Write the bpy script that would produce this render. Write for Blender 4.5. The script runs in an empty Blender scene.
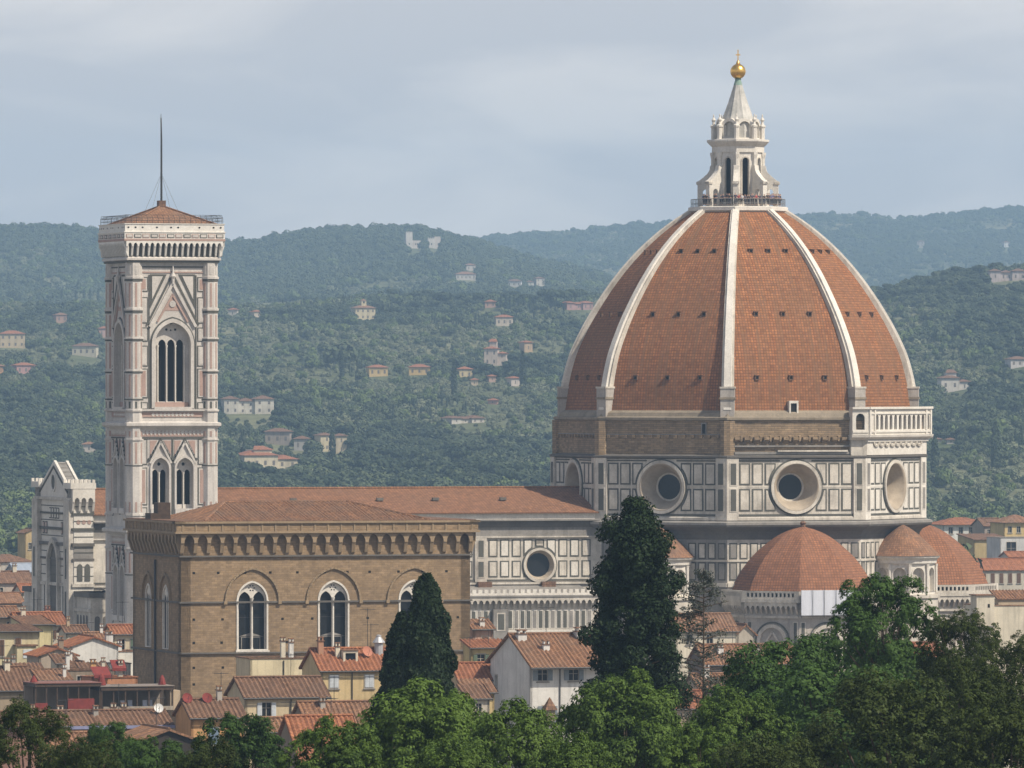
import bpy, math, random
import numpy as np
from mathutils import Vector
from mathutils.geometry import tessellate_polygon

random.seed(7)
R_ = math.radians
pi = math.pi
sc = bpy.context.scene
COL = sc.collection

# ------------------------------------------------------------------ camera
FPX = 7900.0          # focal length in pixels of the 1024 px wide frame
ZC = 61.0             # eye height above the cathedral square
cam_d = bpy.data.cameras.new('camera')
cam = bpy.data.objects.new('camera', cam_d)
COL.objects.link(cam)
cam.location = (0, 0, ZC)
cam.rotation_euler = (R_(90), 0, 0)
cam_d.sensor_width = 36
cam_d.lens = FPX / 1024 * 36
cam_d.clip_start = 1
cam_d.clip_end = 60000
sc.camera = cam

# ------------------------------------------------------------------ sky + sun
SUN_EL = 49.0
SUN_AZ = 122.0        # clockwise from +Y (the view direction)
w = bpy.data.worlds.new('World')
sc.world = w
w.use_nodes = True
nt = w.node_tree
nt.nodes.clear()
out = nt.nodes.new('ShaderNodeOutputWorld')
bg = nt.nodes.new('ShaderNodeBackground')
sky = nt.nodes.new('ShaderNodeTexSky')
sky.sky_type = 'NISHITA'
sky.sun_disc = False
sky.sun_elevation = R_(SUN_EL)
sky.sun_rotation = R_(SUN_AZ)
sky.altitude = 100
sky.air_density = 1.0
sky.dust_density = 1.5
sky.ozone_density = 1.0
tc = nt.nodes.new('ShaderNodeTexCoord')
mp = nt.nodes.new('ShaderNodeMapping')
mp.inputs['Scale'].default_value = (20, 20, 58)
mp.inputs['Location'].default_value = (3.1, 0.4, 1.7)
nz = nt.nodes.new('ShaderNodeTexNoise')
nz.inputs['Scale'].default_value = 1.0
nz.inputs['Detail'].default_value = 8
nz.inputs['Roughness'].default_value = 0.52
nz.inputs['Distortion'].default_value = 0.5
rp = nt.nodes.new('ShaderNodeValToRGB')
rp.color_ramp.elements[0].position = 0.40
rp.color_ramp.elements[0].color = (6.7, 6.35, 6.3, 1)
rp.color_ramp.elements[1].position = 0.62
rp.color_ramp.elements[1].color = (9.0, 8.3, 7.75, 1)
mx = nt.nodes.new('ShaderNodeMix')
mx.data_type = 'RGBA'
el = nt.nodes.new('ShaderNodeSeparateXYZ')
mr = nt.nodes.new('ShaderNodeMapRange')      # cloud mix lowered in the unseen upper sky to weaken the fill light
mr.inputs['From Min'].default_value = 0.12
mr.inputs['From Max'].default_value = 0.42
mr.inputs['To Min'].default_value = 0.97
mr.inputs['To Max'].default_value = 0.22
nt.links.new(tc.outputs['Generated'], el.inputs[0])
nt.links.new(el.outputs['Z'], mr.inputs['Value'])
nt.links.new(mr.outputs[0], mx.inputs[0])           # overcast near the horizon, mostly clear above
nt.links.new(tc.outputs['Generated'], mp.inputs['Vector'])
nt.links.new(mp.outputs['Vector'], nz.inputs['Vector'])
nt.links.new(nz.outputs['Fac'], rp.inputs['Fac'])
nt.links.new(sky.outputs['Color'], mx.inputs[6])
nt.links.new(rp.outputs['Color'], mx.inputs[7])
nt.links.new(mx.outputs[2], bg.inputs['Color'])
bg.inputs['Strength'].default_value = 0.1
nt.links.new(bg.outputs['Background'], out.inputs['Surface'])

sun_d = bpy.data.lights.new('sun', 'SUN')
sun_d.energy = 5.0
sun_d.angle = R_(0.55)
sun_d.color = (1.0, 0.90, 0.75)
sun = bpy.data.objects.new('sun', sun_d)
COL.objects.link(sun)
sun.rotation_euler = (R_(90 - SUN_EL), 0, R_(180 - SUN_AZ))
sun.location = (300, 0, 500)

sc.view_settings.view_transform = 'Standard'
sc.view_settings.look = 'None'
sc.view_settings.exposure = 0.1
sc.view_settings.gamma = 1.0
sc.view_settings.use_curve_mapping = False
sc.cycles.use_denoising = True
sc.cycles.max_bounces = 6
sc.cycles.diffuse_bounces = 3
sc.cycles.glossy_bounces = 2
sc.cycles.transmission_bounces = 3
sc.cycles.transparent_max_bounces = 8
sc.cycles.volume_bounces = 1
sc.cycles.use_adaptive_sampling = True
sc.cycles.adaptive_threshold = 0.02


def PX(px, Y):
    return (px - 512) * Y / FPX


def PZ(py, Y):
    return ZC - (py - 384) * Y / FPX


# ------------------------------------------------------------------ materials
def _mat(name):
    m = bpy.data.materials.new(name)
    m.use_nodes = True
    t = m.node_tree
    b = t.nodes['Principled BSDF']
    return m, t, b


def _noise(t, scale, detail=4, rough=0.55, vec=None, sx=None):
    n = t.nodes.new('ShaderNodeTexNoise')
    n.inputs['Scale'].default_value = scale
    n.inputs['Detail'].default_value = detail
    n.inputs['Roughness'].default_value = rough
    if vec is None:
        c = t.nodes.new('ShaderNodeTexCoord')
        vec = c.outputs['Object']
    if sx:
        mpn = t.nodes.new('ShaderNodeMapping')
        mpn.inputs['Scale'].default_value = sx
        t.links.new(vec, mpn.inputs['Vector'])
        vec = mpn.outputs['Vector']
    t.links.new(vec, n.inputs['Vector'])
    return n.outputs['Fac']


def _ramp(t, fac, a, ca, b, cb):
    r = t.nodes.new('ShaderNodeValToRGB')
    r.color_ramp.elements[0].position = a
    r.color_ramp.elements[0].color = (*ca, 1)
    r.color_ramp.elements[1].position = b
    r.color_ramp.elements[1].color = (*cb, 1)
    t.links.new(fac, r.inputs['Fac'])
    return r.outputs['Color']


def _mix(t, fac, a, b, mode='MIX'):
    x = t.nodes.new('ShaderNodeMix')
    x.data_type = 'RGBA'
    x.blend_type = mode
    if isinstance(fac, (int, float)):
        x.inputs[0].default_value = fac
    else:
        t.links.new(fac, x.inputs[0])
    for i, s in ((6, a), (7, b)):
        if isinstance(s, tuple):
            x.inputs[i].default_value = (*s, 1)
        else:
            t.links.new(s, x.inputs[i])
    return x.outputs[2]


def _bump(t, b, h, strength, dist):
    n = t.nodes.new('ShaderNodeBump')
    n.inputs['Strength'].default_value = strength
    n.inputs['Distance'].default_value = dist
    t.links.new(h, n.inputs['Height'])
    t.links.new(n.outputs['Normal'], b.inputs['Normal'])


def m_stone(name, col, dirt, scale=0.35, amt=0.6, rough=0.8, streak=True, fine=0.25):
    """weathered stone, stucco or marble: soft blotches, grain and rain streaks"""
    m, t, b = _mat(name)
    f1 = _noise(t, scale, 6, 0.62)
    c = _mix(t, _ramp(t, f1, 0.38, (0, 0, 0), 0.75, (amt, amt, amt)), tuple(col), tuple(dirt))
    if streak:
        f2 = _noise(t, 1.0, 5, 0.65, sx=(1.3, 1.3, 0.12))
        c = _mix(t, _ramp(t, f2, 0.5, (0, 0, 0), 0.8, (amt * .8,) * 3), c, tuple(x * .55 for x in dirt))
    f3 = _noise(t, 4.0, 3, 0.7)
    c = _mix(t, 1.0, c, _ramp(t, f3, 0.2, (1 - fine,) * 3, 0.8, (1 + fine * .4,) * 3), 'MULTIPLY')
    t.links.new(c, b.inputs['Base Color'])
    b.inputs['Roughness'].default_value = rough
    b.inputs['Specular IOR Level'].default_value = 0.25
    _bump(t, b, f3, 0.25, 0.05)
    return m


def m_brick(name, c1, c2, mortar, bw, bh, dirt=(0.1, 0.06, 0.04), amt=0.5, msize=0.03, offs=0.5, rough=0.85, big=0.12, bump=0.5, stain=None):
    """coursed masonry or rows of tiles, laid out in metres on the UV map"""
    m, t, b = _mat(name)
    uv = t.nodes.new('ShaderNodeUVMap')
    uv.uv_map = 'uv'
    br = t.nodes.new('ShaderNodeTexBrick')
    br.offset = offs
    br.inputs['Scale'].default_value = 1.0
    br.inputs['Brick Width'].default_value = bw
    br.inputs['Row Height'].default_value = bh
    br.inputs['Mortar Size'].default_value = msize
    br.inputs['Mortar Smooth'].default_value = 0.4
    br.inputs['Bias'].default_value = 0.0
    br.inputs['Color1'].default_value = (*c1, 1)
    br.inputs['Color2'].default_value = (*c2, 1)
    br.inputs['Mortar'].default_value = (*mortar, 1)
    t.links.new(uv.outputs['UV'], br.inputs['Vector'])
    f1 = _noise(t, big, 7, 0.66)
    c = _mix(t, _ramp(t, f1, 0.42, (0, 0, 0), 0.78, (amt,) * 3), br.outputs['Color'], tuple(dirt))
    f2 = _noise(t, 1.1, 5, 0.7)
    c = _mix(t, 1.0, c, _ramp(t, f2, 0.3, (0.72,) * 3, 0.72, (1.14,) * 3), 'MULTIPLY')
    if stain:
        f4 = _noise(t, 1.0, 4, 0.6, vec=uv.outputs['UV'], sx=(1.3, 0.05, 1))
        c = _mix(t, _ramp(t, f4, 0.46, (0, 0, 0), 0.68, (stain,) * 3), c, tuple(dirt))
    t.links.new(c, b.inputs['Base Color'])
    b.inputs['Roughness'].default_value = rough
    b.inputs['Specular IOR Level'].default_value = 0.2
    inv = t.nodes.new('ShaderNodeMath')
    inv.operation = 'SUBTRACT'
    inv.inputs[0].default_value = 1.0
    t.links.new(br.outputs['Fac'], inv.inputs[1])
    _bump(t, b, inv.outputs[0], bump, 0.06)
    return m


def m_plain(name, col, rough=0.5, metal=0.0, spec=0.4, var=0.15):
    m, t, b = _mat(name)
    f = _noise(t, 2.0, 4)
    c = _mix(t, 1.0, tuple(col), _ramp(t, f, 0.25, (1 - var,) * 3, 0.75, (1 + var * .5,) * 3), 'MULTIPLY')
    t.links.new(c, b.inputs['Base Color'])
    b.inputs['Roughness'].default_value = rough
    b.inputs['Metallic'].default_value = metal
    b.inputs['Specular IOR Level'].default_value = spec
    return m


def m_leaf(name, dark, light, transl=0.3, rough=0.55):
    m, t, b = _mat(name)
    at = t.nodes.new('ShaderNodeAttribute')
    at.attribute_name = 'tint'
    oi = t.nodes.new('ShaderNodeObjectInfo')
    n = _noise(t, 0.45, 3)
    ad = t.nodes.new('ShaderNodeMath'); ad.operation = 'MULTIPLY_ADD'
    ad.inputs[1].default_value = 0.55
    t.links.new(at.outputs['Fac'], ad.inputs[0]); t.links.new(n, ad.inputs[2])
    ad2 = t.nodes.new('ShaderNodeMath'); ad2.operation = 'MULTIPLY_ADD'
    ad2.inputs[1].default_value = 0.3
    t.links.new(oi.outputs['Random'], ad2.inputs[0]); t.links.new(ad.outputs[0], ad2.inputs[2])
    c = _ramp(t, ad2.outputs[0], 0.4, dark, 1.15, light)
    t.links.new(c, b.inputs['Base Color'])
    b.inputs['Roughness'].default_value = rough
    b.inputs['Specular IOR Level'].default_value = 0.08
    if transl > 0:
        tr = t.nodes.new('ShaderNodeBsdfTranslucent')
        tc_ = _mix(t, 1.0, c, (1.1, 1.25, 0.6), 'MULTIPLY')
        t.links.new(tc_, tr.inputs['Color'])
        ms = t.nodes.new('ShaderNodeMixShader')
        ms.inputs[0].default_value = transl
        t.links.new(b.outputs[0], ms.inputs[1]); t.links.new(tr.outputs[0], ms.inputs[2])
        t.links.new(ms.outputs[0], t.nodes['Material Output'].inputs['Surface'])
    return m


WH = m_stone('white_marble', (0.66, 0.61, 0.53), (0.25, 0.22, 0.185), 0.3, 0.75)
WH2 = m_stone('clean_marble', (0.72, 0.68, 0.61), (0.42, 0.38, 0.33), 0.3, 0.45)
GR = m_stone('green_marble', (0.11, 0.108, 0.092), (0.06, 0.058, 0.05), 0.5, 0.5, streak=False)
PK = m_stone('pink_marble', (0.43, 0.30, 0.25), (0.28, 0.20, 0.17), 0.5, 0.5, streak=False)
OCS = m_stone('oculus_stone', (0.44, 0.37, 0.285), (0.22, 0.18, 0.14), 0.5, 0.7, streak=False)
PAR = m_stone('parapet_marble', (0.74, 0.71, 0.65), (0.5, 0.46, 0.4), 0.5, 0.35)
TRB = m_stone('tribune_stone', (0.46, 0.42, 0.375), (0.24, 0.22, 0.195), 0.4, 0.7)
PK2 = m_stone('pale_pink_marble', (0.50, 0.39, 0.34), (0.33, 0.26, 0.225), 0.5, 0.5, streak=False)
LEDGE = m_stone('brown_ledge', (0.30, 0.25, 0.185), (0.15, 0.125, 0.095), 0.4, 0.7)
GY = m_stone('grey_stone', (0.29, 0.27, 0.245), (0.14, 0.13, 0.12), 0.3, 0.7)
DKS = m_stone('dark_stone_and_shade', (0.115, 0.105, 0.095), (0.2, 0.18, 0.15), 0.4, 0.7)  # dark stone, also carries painted shade under the cornices
ROUGH = m_brick('rough_masonry', (0.38, 0.272, 0.165), (0.24, 0.172, 0.107), (0.15, 0.12, 0.09), 1.1, 0.32, (0.11, 0.09, 0.07), 0.65, 0.03)
ORS = m_brick('sandstone_ashlar', (0.35, 0.248, 0.15), (0.25, 0.177, 0.107), (0.235, 0.165, 0.10), 0.7, 0.27, (0.165, 0.12, 0.08), 0.7, 0.02, bump=0.35)
ORST = m_stone('sandstone_trim', (0.34, 0.25, 0.155), (0.20, 0.15, 0.10), 0.5, 0.6)
DTILE = m_brick('dome_tile', (0.42, 0.18, 0.074), (0.26, 0.106, 0.046), (0.17, 0.075, 0.042), 0.46, 0.46, (0.19, 0.108, 0.06), 0.7, 0.06, offs=0.0, big=0.1, bump=0.8, stain=0.85)
DTILE2 = m_brick('dome_tile_small', (0.375, 0.165, 0.08), (0.25, 0.108, 0.056), (0.17, 0.08, 0.05), 0.46, 0.46, (0.21, 0.11, 0.07), 0.55, 0.06, offs=0.0, big=0.15, bump=0.8, stain=0.4)
RTILE = m_brick('roof_tile', (0.34, 0.178, 0.095), (0.20, 0.105, 0.06), (0.13, 0.07, 0.05), 0.42, 0.42, (0.19, 0.135, 0.10), 0.8, 0.035, offs=0.0, big=0.3, bump=0.6)
RTILE_D = m_brick('old_roof_tile', (0.25, 0.142, 0.085), (0.15, 0.088, 0.056), (0.11, 0.055, 0.04), 0.42, 0.42, (0.15, 0.10, 0.075), 0.65, 0.035, offs=0.0, big=0.3, bump=0.6)
RTILE_R = m_brick('new_roof_tile', (0.38, 0.162, 0.08), (0.25, 0.11, 0.056), (0.2, 0.07, 0.045), 0.42, 0.42, (0.22, 0.10, 0.07), 0.5, 0.035, offs=0.0, big=0.3, bump=0.6)
NTILE = m_brick('nave_roof_tile', (0.30, 0.152, 0.082), (0.20, 0.102, 0.056), (0.17, 0.08, 0.05), 0.5, 0.5, (0.19, 0.11, 0.07), 0.55, 0.05, offs=0.0, big=0.12, bump=0.7)
GLASS = m_plain('dark_glass', (0.016, 0.018, 0.021), 0.35, 0, 0.2, 0.3)
VOID = m_plain('dark_interior', (0.02, 0.018, 0.016), 0.9, 0, 0.1)
IRON = m_plain('dark_iron', (0.05, 0.048, 0.048), 0.55, 0.3)
GOLD = m_plain('gilded_copper', (0.85, 0.52, 0.14), 0.32, 1.0)
LEAD = m_stone('spire_marble', (0.55, 0.53, 0.49), (0.26, 0.27, 0.25), 0.6, 0.7)
VERDI = m_plain('green_copper', (0.20, 0.30, 0.25), 0.7)
RED = m_plain('red_canvas', (0.2, 0.042, 0.036), 0.8, 0, 0.2, 0.3)
SHEET = m_stone('white_sheeting', (0.58, 0.60, 0.66), (0.48, 0.50, 0.55), 0.6, 0.4, fine=0.08)
BARK = m_stone('bark', (0.10, 0.075, 0.055), (0.05, 0.04, 0.03), 1.5, 0.7, streak=False)
WOODD = m_plain('dark_wood', (0.075, 0.05, 0.035), 0.7, 0, 0.2, 0.4)
_pl = {}


def plaster(r, g, b):
    k = (r, g, b)
    if k not in _pl:
        _pl[k] = m_stone('stucco', k, tuple(x * .62 for x in k), 0.22, 0.85, 0.9, True, 0.14)
    return _pl[k]


def paint(r, g, b):
    k = (r, g, b, 1)
    if k not in _pl:
        _pl[k] = m_plain('paint', (r, g, b), 0.6, 0, 0.3, 0.2)
    return _pl[k]


LEAFA = m_leaf('broad_leaf', (0.006, 0.020, 0.005), (0.10, 0.16, 0.032), 0.22)
LEAFB = m_leaf('dark_leaf', (0.004, 0.014, 0.005), (0.058, 0.108, 0.026), 0.2)
LEAFC = m_leaf('oak_leaf', (0.006, 0.011, 0.004), (0.05, 0.07, 0.018), 0.15)
LEAFD = m_leaf('cypress_leaf', (0.004, 0.009, 0.005), (0.022, 0.038, 0.017), 0.08)
LEAFE = m_leaf('grey_needle', (0.035, 0.042, 0.036), (0.09, 0.10, 0.085), 0.15)
HLEAF = [m_leaf('wood_leaf', (0.04, 0.058, 0.03), (0.085, 0.105, 0.054), 0.0),
         m_leaf('olive_leaf', (0.095, 0.115, 0.065), (0.19, 0.205, 0.12), 0.0),
         m_leaf('pine_leaf', (0.018, 0.031, 0.018), (0.047, 0.064, 0.033), 0.0),
         m_leaf('spring_leaf', (0.055, 0.085, 0.028), (0.12, 0.155, 0.055), 0.0)]


# ------------------------------------------------------------------ mesh helper
class Fr:
    """a wall frame: a = along the wall (to the right seen from outside), z = up, d = outwards"""
    def __init__(s, ox, oy, ang, oz=0.0):
        s.o = (ox, oy, oz)
        s.n = (math.cos(ang), math.sin(ang))
        s.u = (-s.n[1], s.n[0])

    def __call__(s, a, z, d):
        return (s.o[0] + s.u[0] * a + s.n[0] * d, s.o[1] + s.u[1] * a + s.n[1] * d, s.o[2] + z)


def rect(a0, a1, z0, z1):
    return [(a0, z0), (a1, z0), (a1, z1), (a0, z1)]


def circ(a, z, r, n=32):
    return [(a + r * math.cos(2 * pi * i / n), z + r * math.sin(2 * pi * i / n)) for i in range(n)]


def arch(c, hw, z0, zs, k=0.0, n=8):
    """opening outline: straight jambs to zs, then a round (k=0) or pointed arch (k>0 shifts the centres apart)"""
    r = hw * (1 + k)
    ca = hw * k
    th = math.acos(ca / r) if k > 0 else pi / 2
    p = [(c - hw, z0), (c + hw, z0)]
    for i in range(n + 1):
        t = th * i / n
        p.append((c - ca + r * math.cos(t), zs + r * math.sin(t)))
    for i in range(n if k > 0 else n - 1, -1, -1) if False else range(n - 1, -1, -1):
        t = th * i / n
        p.append((c + ca - r * math.cos(t), zs + r * math.sin(t)))
    return p


class MB:
    def __init__(s):
        s.v = []; s.f = []; s.m = []; s.uv = []; s.sm = []

    def face(s, pts, m, uv=None, sm=False):
        i = len(s.v)
        s.v += [tuple(p) for p in pts]
        s.f.append(tuple(range(i, i + len(pts))))
        s.m.append(m); s.uv.append(uv); s.sm.append(sm)

    def ext(s, F, outer, d0, d1, m, holes=(), ms=None, back=False, front=True):
        ms = ms or m
        ds = ([d1] if front else []) + ([d0] if back else [])
        for d in ds:
            if holes:
                loops = [outer] + list(holes)
                flat = [p for l in loops for p in l]
                for tri in tessellate_polygon([[Vector((p[0], p[1], 0)) for p in l] for l in loops]):
                    s.face([F(flat[i][0], flat[i][1], d) for i in tri], m)
            else:
                s.face([F(p[0], p[1], d) for p in outer], m)
        for l in [outer] + list(holes):
            for i in range(len(l)):
                p, q = l[i], l[(i + 1) % len(l)]
                s.face([F(p[0], p[1], d0), F(q[0], q[1], d0), F(q[0], q[1], d1), F(p[0], p[1], d1)], ms)

    def fbox(s, F, a0, a1, z0, z1, d0, d1, m):
        s.ext(F, rect(a0, a1, z0, z1), d0, d1, m, back=True)

    def ring(s, F, lo, li, d0, d1, m):
        s.ext(F, lo, d0, d1, m, holes=[li])

    def loft(s, F, l0, d0, l1, d1, m, sm=True):
        n = len(l0)
        for i in range(n):
            j = (i + 1) % n
            s.face([F(*l0[i], d0), F(*l0[j], d0), F(*l1[j], d1), F(*l1[i], d1)], m, sm=sm)

    def box(s, x0, x1, y0, y1, z0, z1, m):
        P = lambda a, b, c: (x1 if a else x0, y1 if b else y0, z1 if c else z0)
        for q in (((0, 0, 0), (1, 0, 0), (1, 0, 1), (0, 0, 1)), ((1, 1, 0), (0, 1, 0), (0, 1, 1), (1, 1, 1)),
                  ((1, 0, 0), (1, 1, 0), (1, 1, 1), (1, 0, 1)), ((0, 1, 0), (0, 0, 0), (0, 0, 1), (0, 1, 1)),
                  ((0, 0, 1), (1, 0, 1), (1, 1, 1), (0, 1, 1)), ((0, 1, 0), (1, 1, 0), (1, 0, 0), (0, 0, 0))):
            s.face([P(*c) for c in q], m)

    def lathe(s, prof, n, m, cx=0, cy=0, a0=0.0, a1=2 * pi, sm=False, cap=True):
        full = abs(a1 - a0 - 2 * pi) < 1e-6
        for i in range(n):
            t0 = a0 + (a1 - a0) * i / n
            t1 = a0 + (a1 - a0) * (i + 1) / n
            for (r0, z0), (r1, z1) in zip(prof[:-1], prof[1:]):
                P = lambda r, t, z: (cx + r * math.cos(t), cy + r * math.sin(t), z)
                if r0 < 1e-6 and r1 < 1e-6:
                    continue
                if r1 < 1e-6:
                    s.face([P(r0, t0, z0), P(r0, t1, z0), P(0, 0, z1)], m, sm=sm)
                elif r0 < 1e-6:
                    s.face([P(0, 0, z0), P(r1, t1, z1), P(r1, t0, z1)], m, sm=sm)
                else:
                    s.face([P(r0, t0, z0), P(r0, t1, z0), P(r1, t1, z1), P(r1, t0, z1)], m, sm=sm)
        if cap:
            for (r, z) in (prof[0], prof[-1]):
                if r > 1e-6 and full:
                    s.face([(cx + r * math.cos(a0 + 2 * pi * i / n), cy + r * math.sin(a0 + 2 * pi * i / n), z) for i in range(n)], m)

    def tube(s, p, q, r0, r1, m, n=6, sm=True):
        p = Vector(p); q = Vector(q)
        d = (q - p).normalized()
        u = d.cross(Vector((0, 0, 1)) if abs(d.z) < 0.95 else Vector((1, 0, 0))).normalized()
        v = d.cross(u)
        c = [(math.cos(2 * pi * i / n), math.sin(2 * pi * i / n)) for i in range(n)]
        A = [p + (u * a + v * b) * r0 for a, b in c]
        B = [q + (u * a + v * b) * r1 for a, b in c]
        for i in range(n):
            j = (i + 1) % n
            s.face([A[i], A[j], B[j], B[i]], m, sm=sm)
        s.face(A[::-1], m); s.face(B, m)

    def build(s, name, parent=None, merge=False):
        me = bpy.data.meshes.new(name)
        v = s.v; f = s.f
        if merge:
            d = {}; idx = []; nv = []
            for p in v:
                k = (round(p[0], 4), round(p[1], 4), round(p[2], 4))
                if k not in d:
                    d[k] = len(nv); nv.append(p)
                idx.append(d[k])
            v = nv
            f = [tuple(idx[i] for i in q) for q in f]
        me.from_pydata(v, [], f)
        mats = []
        for m in s.m:
            if m not in mats:
                mats.append(m)
        for m in mats:
            me.materials.append(m)
        me.polygons.foreach_set('material_index', [mats.index(m) for m in s.m])
        me.polygons.foreach_set('use_smooth', s.sm)
        uvl = me.uv_layers.new(name='uv')
        data = []
        for k, poly in enumerate(f):
            if s.uv[k] is not None:
                for c in s.uv[k]:
                    data += c
                continue
            P = [v[i] for i in poly]
            nx = ny = nzz = 0.0
            for i in range(len(P)):
                a = P[i]; b = P[(i + 1) % len(P)]
                nx += (a[1] - b[1]) * (a[2] + b[2]); ny += (a[2] - b[2]) * (a[0] + b[0]); nzz += (a[0] - b[0]) * (a[1] + b[1])
            l = math.sqrt(nx * nx + ny * ny + nzz * nzz) or 1
            nx /= l; ny /= l; nzz /= l
            h = math.hypot(nx, ny)
            if h < 0.25:
                for p in P:
                    data += [p[0], p[1]]
            else:
                ux, uy = -ny / h, nx / h
                vx, vy, vz = -uy * nzz * -1, ux * nzz * -1, h
                vx, vy = -nx * nzz / h, -ny * nzz / h
                for p in P:
                    data += [p[0] * ux + p[1] * uy, p[0] * vx + p[1] * vy + p[2] * vz]
        uvl.data.foreach_set('uv', data)
        me.update()
        o = bpy.data.objects.new(name, me)
        COL.objects.link(o)
        if parent is not None:
            o.parent = parent
        return o


def thing(name, label, cat, loc=(0, 0, 0), rz=0.0, group=None):
    o = bpy.data.objects.new(name, None)
    o.empty_display_size = 1
    COL.objects.link(o)
    o.location = loc
    o.rotation_euler = (0, 0, rz)
    o['label'] = label; o['category'] = cat
    if group:
        o['group'] = group
    return o


def tag(o, label, cat, group=None):
    o['label'] = label; o['category'] = cat
    if group:
        o['group'] = group
    return o


def dup(root, loc, rz, label, group=None, scale=None):
    r = root.copy(); COL.objects.link(r)
    r.location = loc; r.rotation_euler = (0, 0, rz); r['label'] = label
    if group:
        r['group'] = group
    if scale:
        r.scale = scale
    for ch in list(root.children):
        c = ch.copy(); COL.objects.link(c); c.parent = r
        for g in list(ch.children):
            d = g.copy(); COL.objects.link(d); d.parent = c
    return r


def structure(o):
    o['kind'] = 'structure'
    return o


# ------------------------------------------------------------------ value noise (numpy)
_rng = np.random.default_rng(11)
_tab = _rng.random((256, 256))


def vnoise(x, y):
    xi = np.floor(x).astype(int); yi = np.floor(y).astype(int)
    fx = x - xi; fy = y - yi
    fx = fx * fx * (3 - 2 * fx); fy = fy * fy * (3 - 2 * fy)
    a = _tab[xi % 256, yi % 256]; b = _tab[(xi + 1) % 256, yi % 256]
    c = _tab[xi % 256, (yi + 1) % 256]; d = _tab[(xi + 1) % 256, (yi + 1) % 256]
    return (a * (1 - fx) + b * fx) * (1 - fy) + (c * (1 - fx) + d * fx) * fy


def fbm(x, y, o=4):
    s = 0; a = 0.5; t = 0
    for i in range(o):
        s = s + a * vnoise(x * 2 ** i + 17 * i, y * 2 ** i + 31 * i); t += a; a *= 0.55
    return s / t


def sheet_mesh(name, V, ny, nx, mat, parent=None, smooth=True):
    me = bpy.data.meshes.new(name)
    idx = np.arange(ny * nx).reshape(ny, nx)
    q = np.stack([idx[:-1, :-1], idx[:-1, 1:], idx[1:, 1:], idx[1:, :-1]], -1).reshape(-1, 4)
    me.vertices.add(len(V)); me.vertices.foreach_set('co', np.asarray(V, dtype=np.float32).ravel())
    me.loops.add(q.size); me.loops.foreach_set('vertex_index', q.ravel().astype(np.int32))
    me.polygons.add(len(q)); me.polygons.foreach_set('loop_start', np.arange(0, q.size, 4, dtype=np.int32))
    me.polygons.foreach_set('use_smooth', np.full(len(q), smooth))
    me.update(calc_edges=True)
    me.materials.append(mat)
    o = bpy.data.objects.new(name, me); COL.objects.link(o)
    if parent is not None:
        o.parent = parent
    return o


# ------------------------------------------------------------------ ground, hills, haze
def m_ground():
    m, t, b = _mat('town_ground')
    f = _noise(t, 0.02, 5)
    c = _ramp(t, f, 0.35, (0.10, 0.095, 0.085), 0.7, (0.20, 0.185, 0.16))
    t.links.new(c, b.inputs['Base Color']); b.inputs['Roughness'].default_value = 0.95
    return m


def m_hill():
    m, t, b = _mat('hill_ground')
    f = _noise(t, 0.006, 6, 0.6)
    c = _ramp(t, f, 0.38, (0.06, 0.082, 0.035), 0.6, (0.17, 0.17, 0.095))
    f3 = _noise(t, 0.09, 4, 0.7)
    c = _mix(t, 1.0, c, _ramp(t, f3, 0.3, (0.55,) * 3, 0.7, (1.25,) * 3), 'MULTIPLY')
    f2 = _noise(t, 0.012, 5, 0.6, sx=(1, 0.45, 1))
    c = _mix(t, _ramp(t, f2, 0.62, (0, 0, 0), 0.7, (0.7,) * 3), c, (0.22, 0.20, 0.12))
    t.links.new(c, b.inputs['Base Color']); b.inputs['Roughness'].default_value = 1.0
    b.inputs['Specular IOR Level'].default_value = 0.1
    return m


gy = np.array([-60, 60, 130, 200, 280, 400, 500, 650, 750, 1000, 1400, 2000, 4000, 8000, 13900], float)
gz = np.array([57, 54, 50, 45, 39, 31, 26, 8, 0, 0, 0, 0, 0, 0, 0], float)
gx = np.array([-1900, -900, -400, -200, -100, 0, 100, 200, 400, 900, 1900], float)
GYm, GXm = np.meshgrid(gy, gx, indexing='ij')
ground = structure(sheet_mesh('ground', np.stack([GXm, GYm, np.repeat(gz[:, None], len(gx), 1)], -1).reshape(-1, 3), len(gy), len(gx), m_ground()))


def ground_z(Y):
    return float(np.interp(Y, gy, gz))


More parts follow.
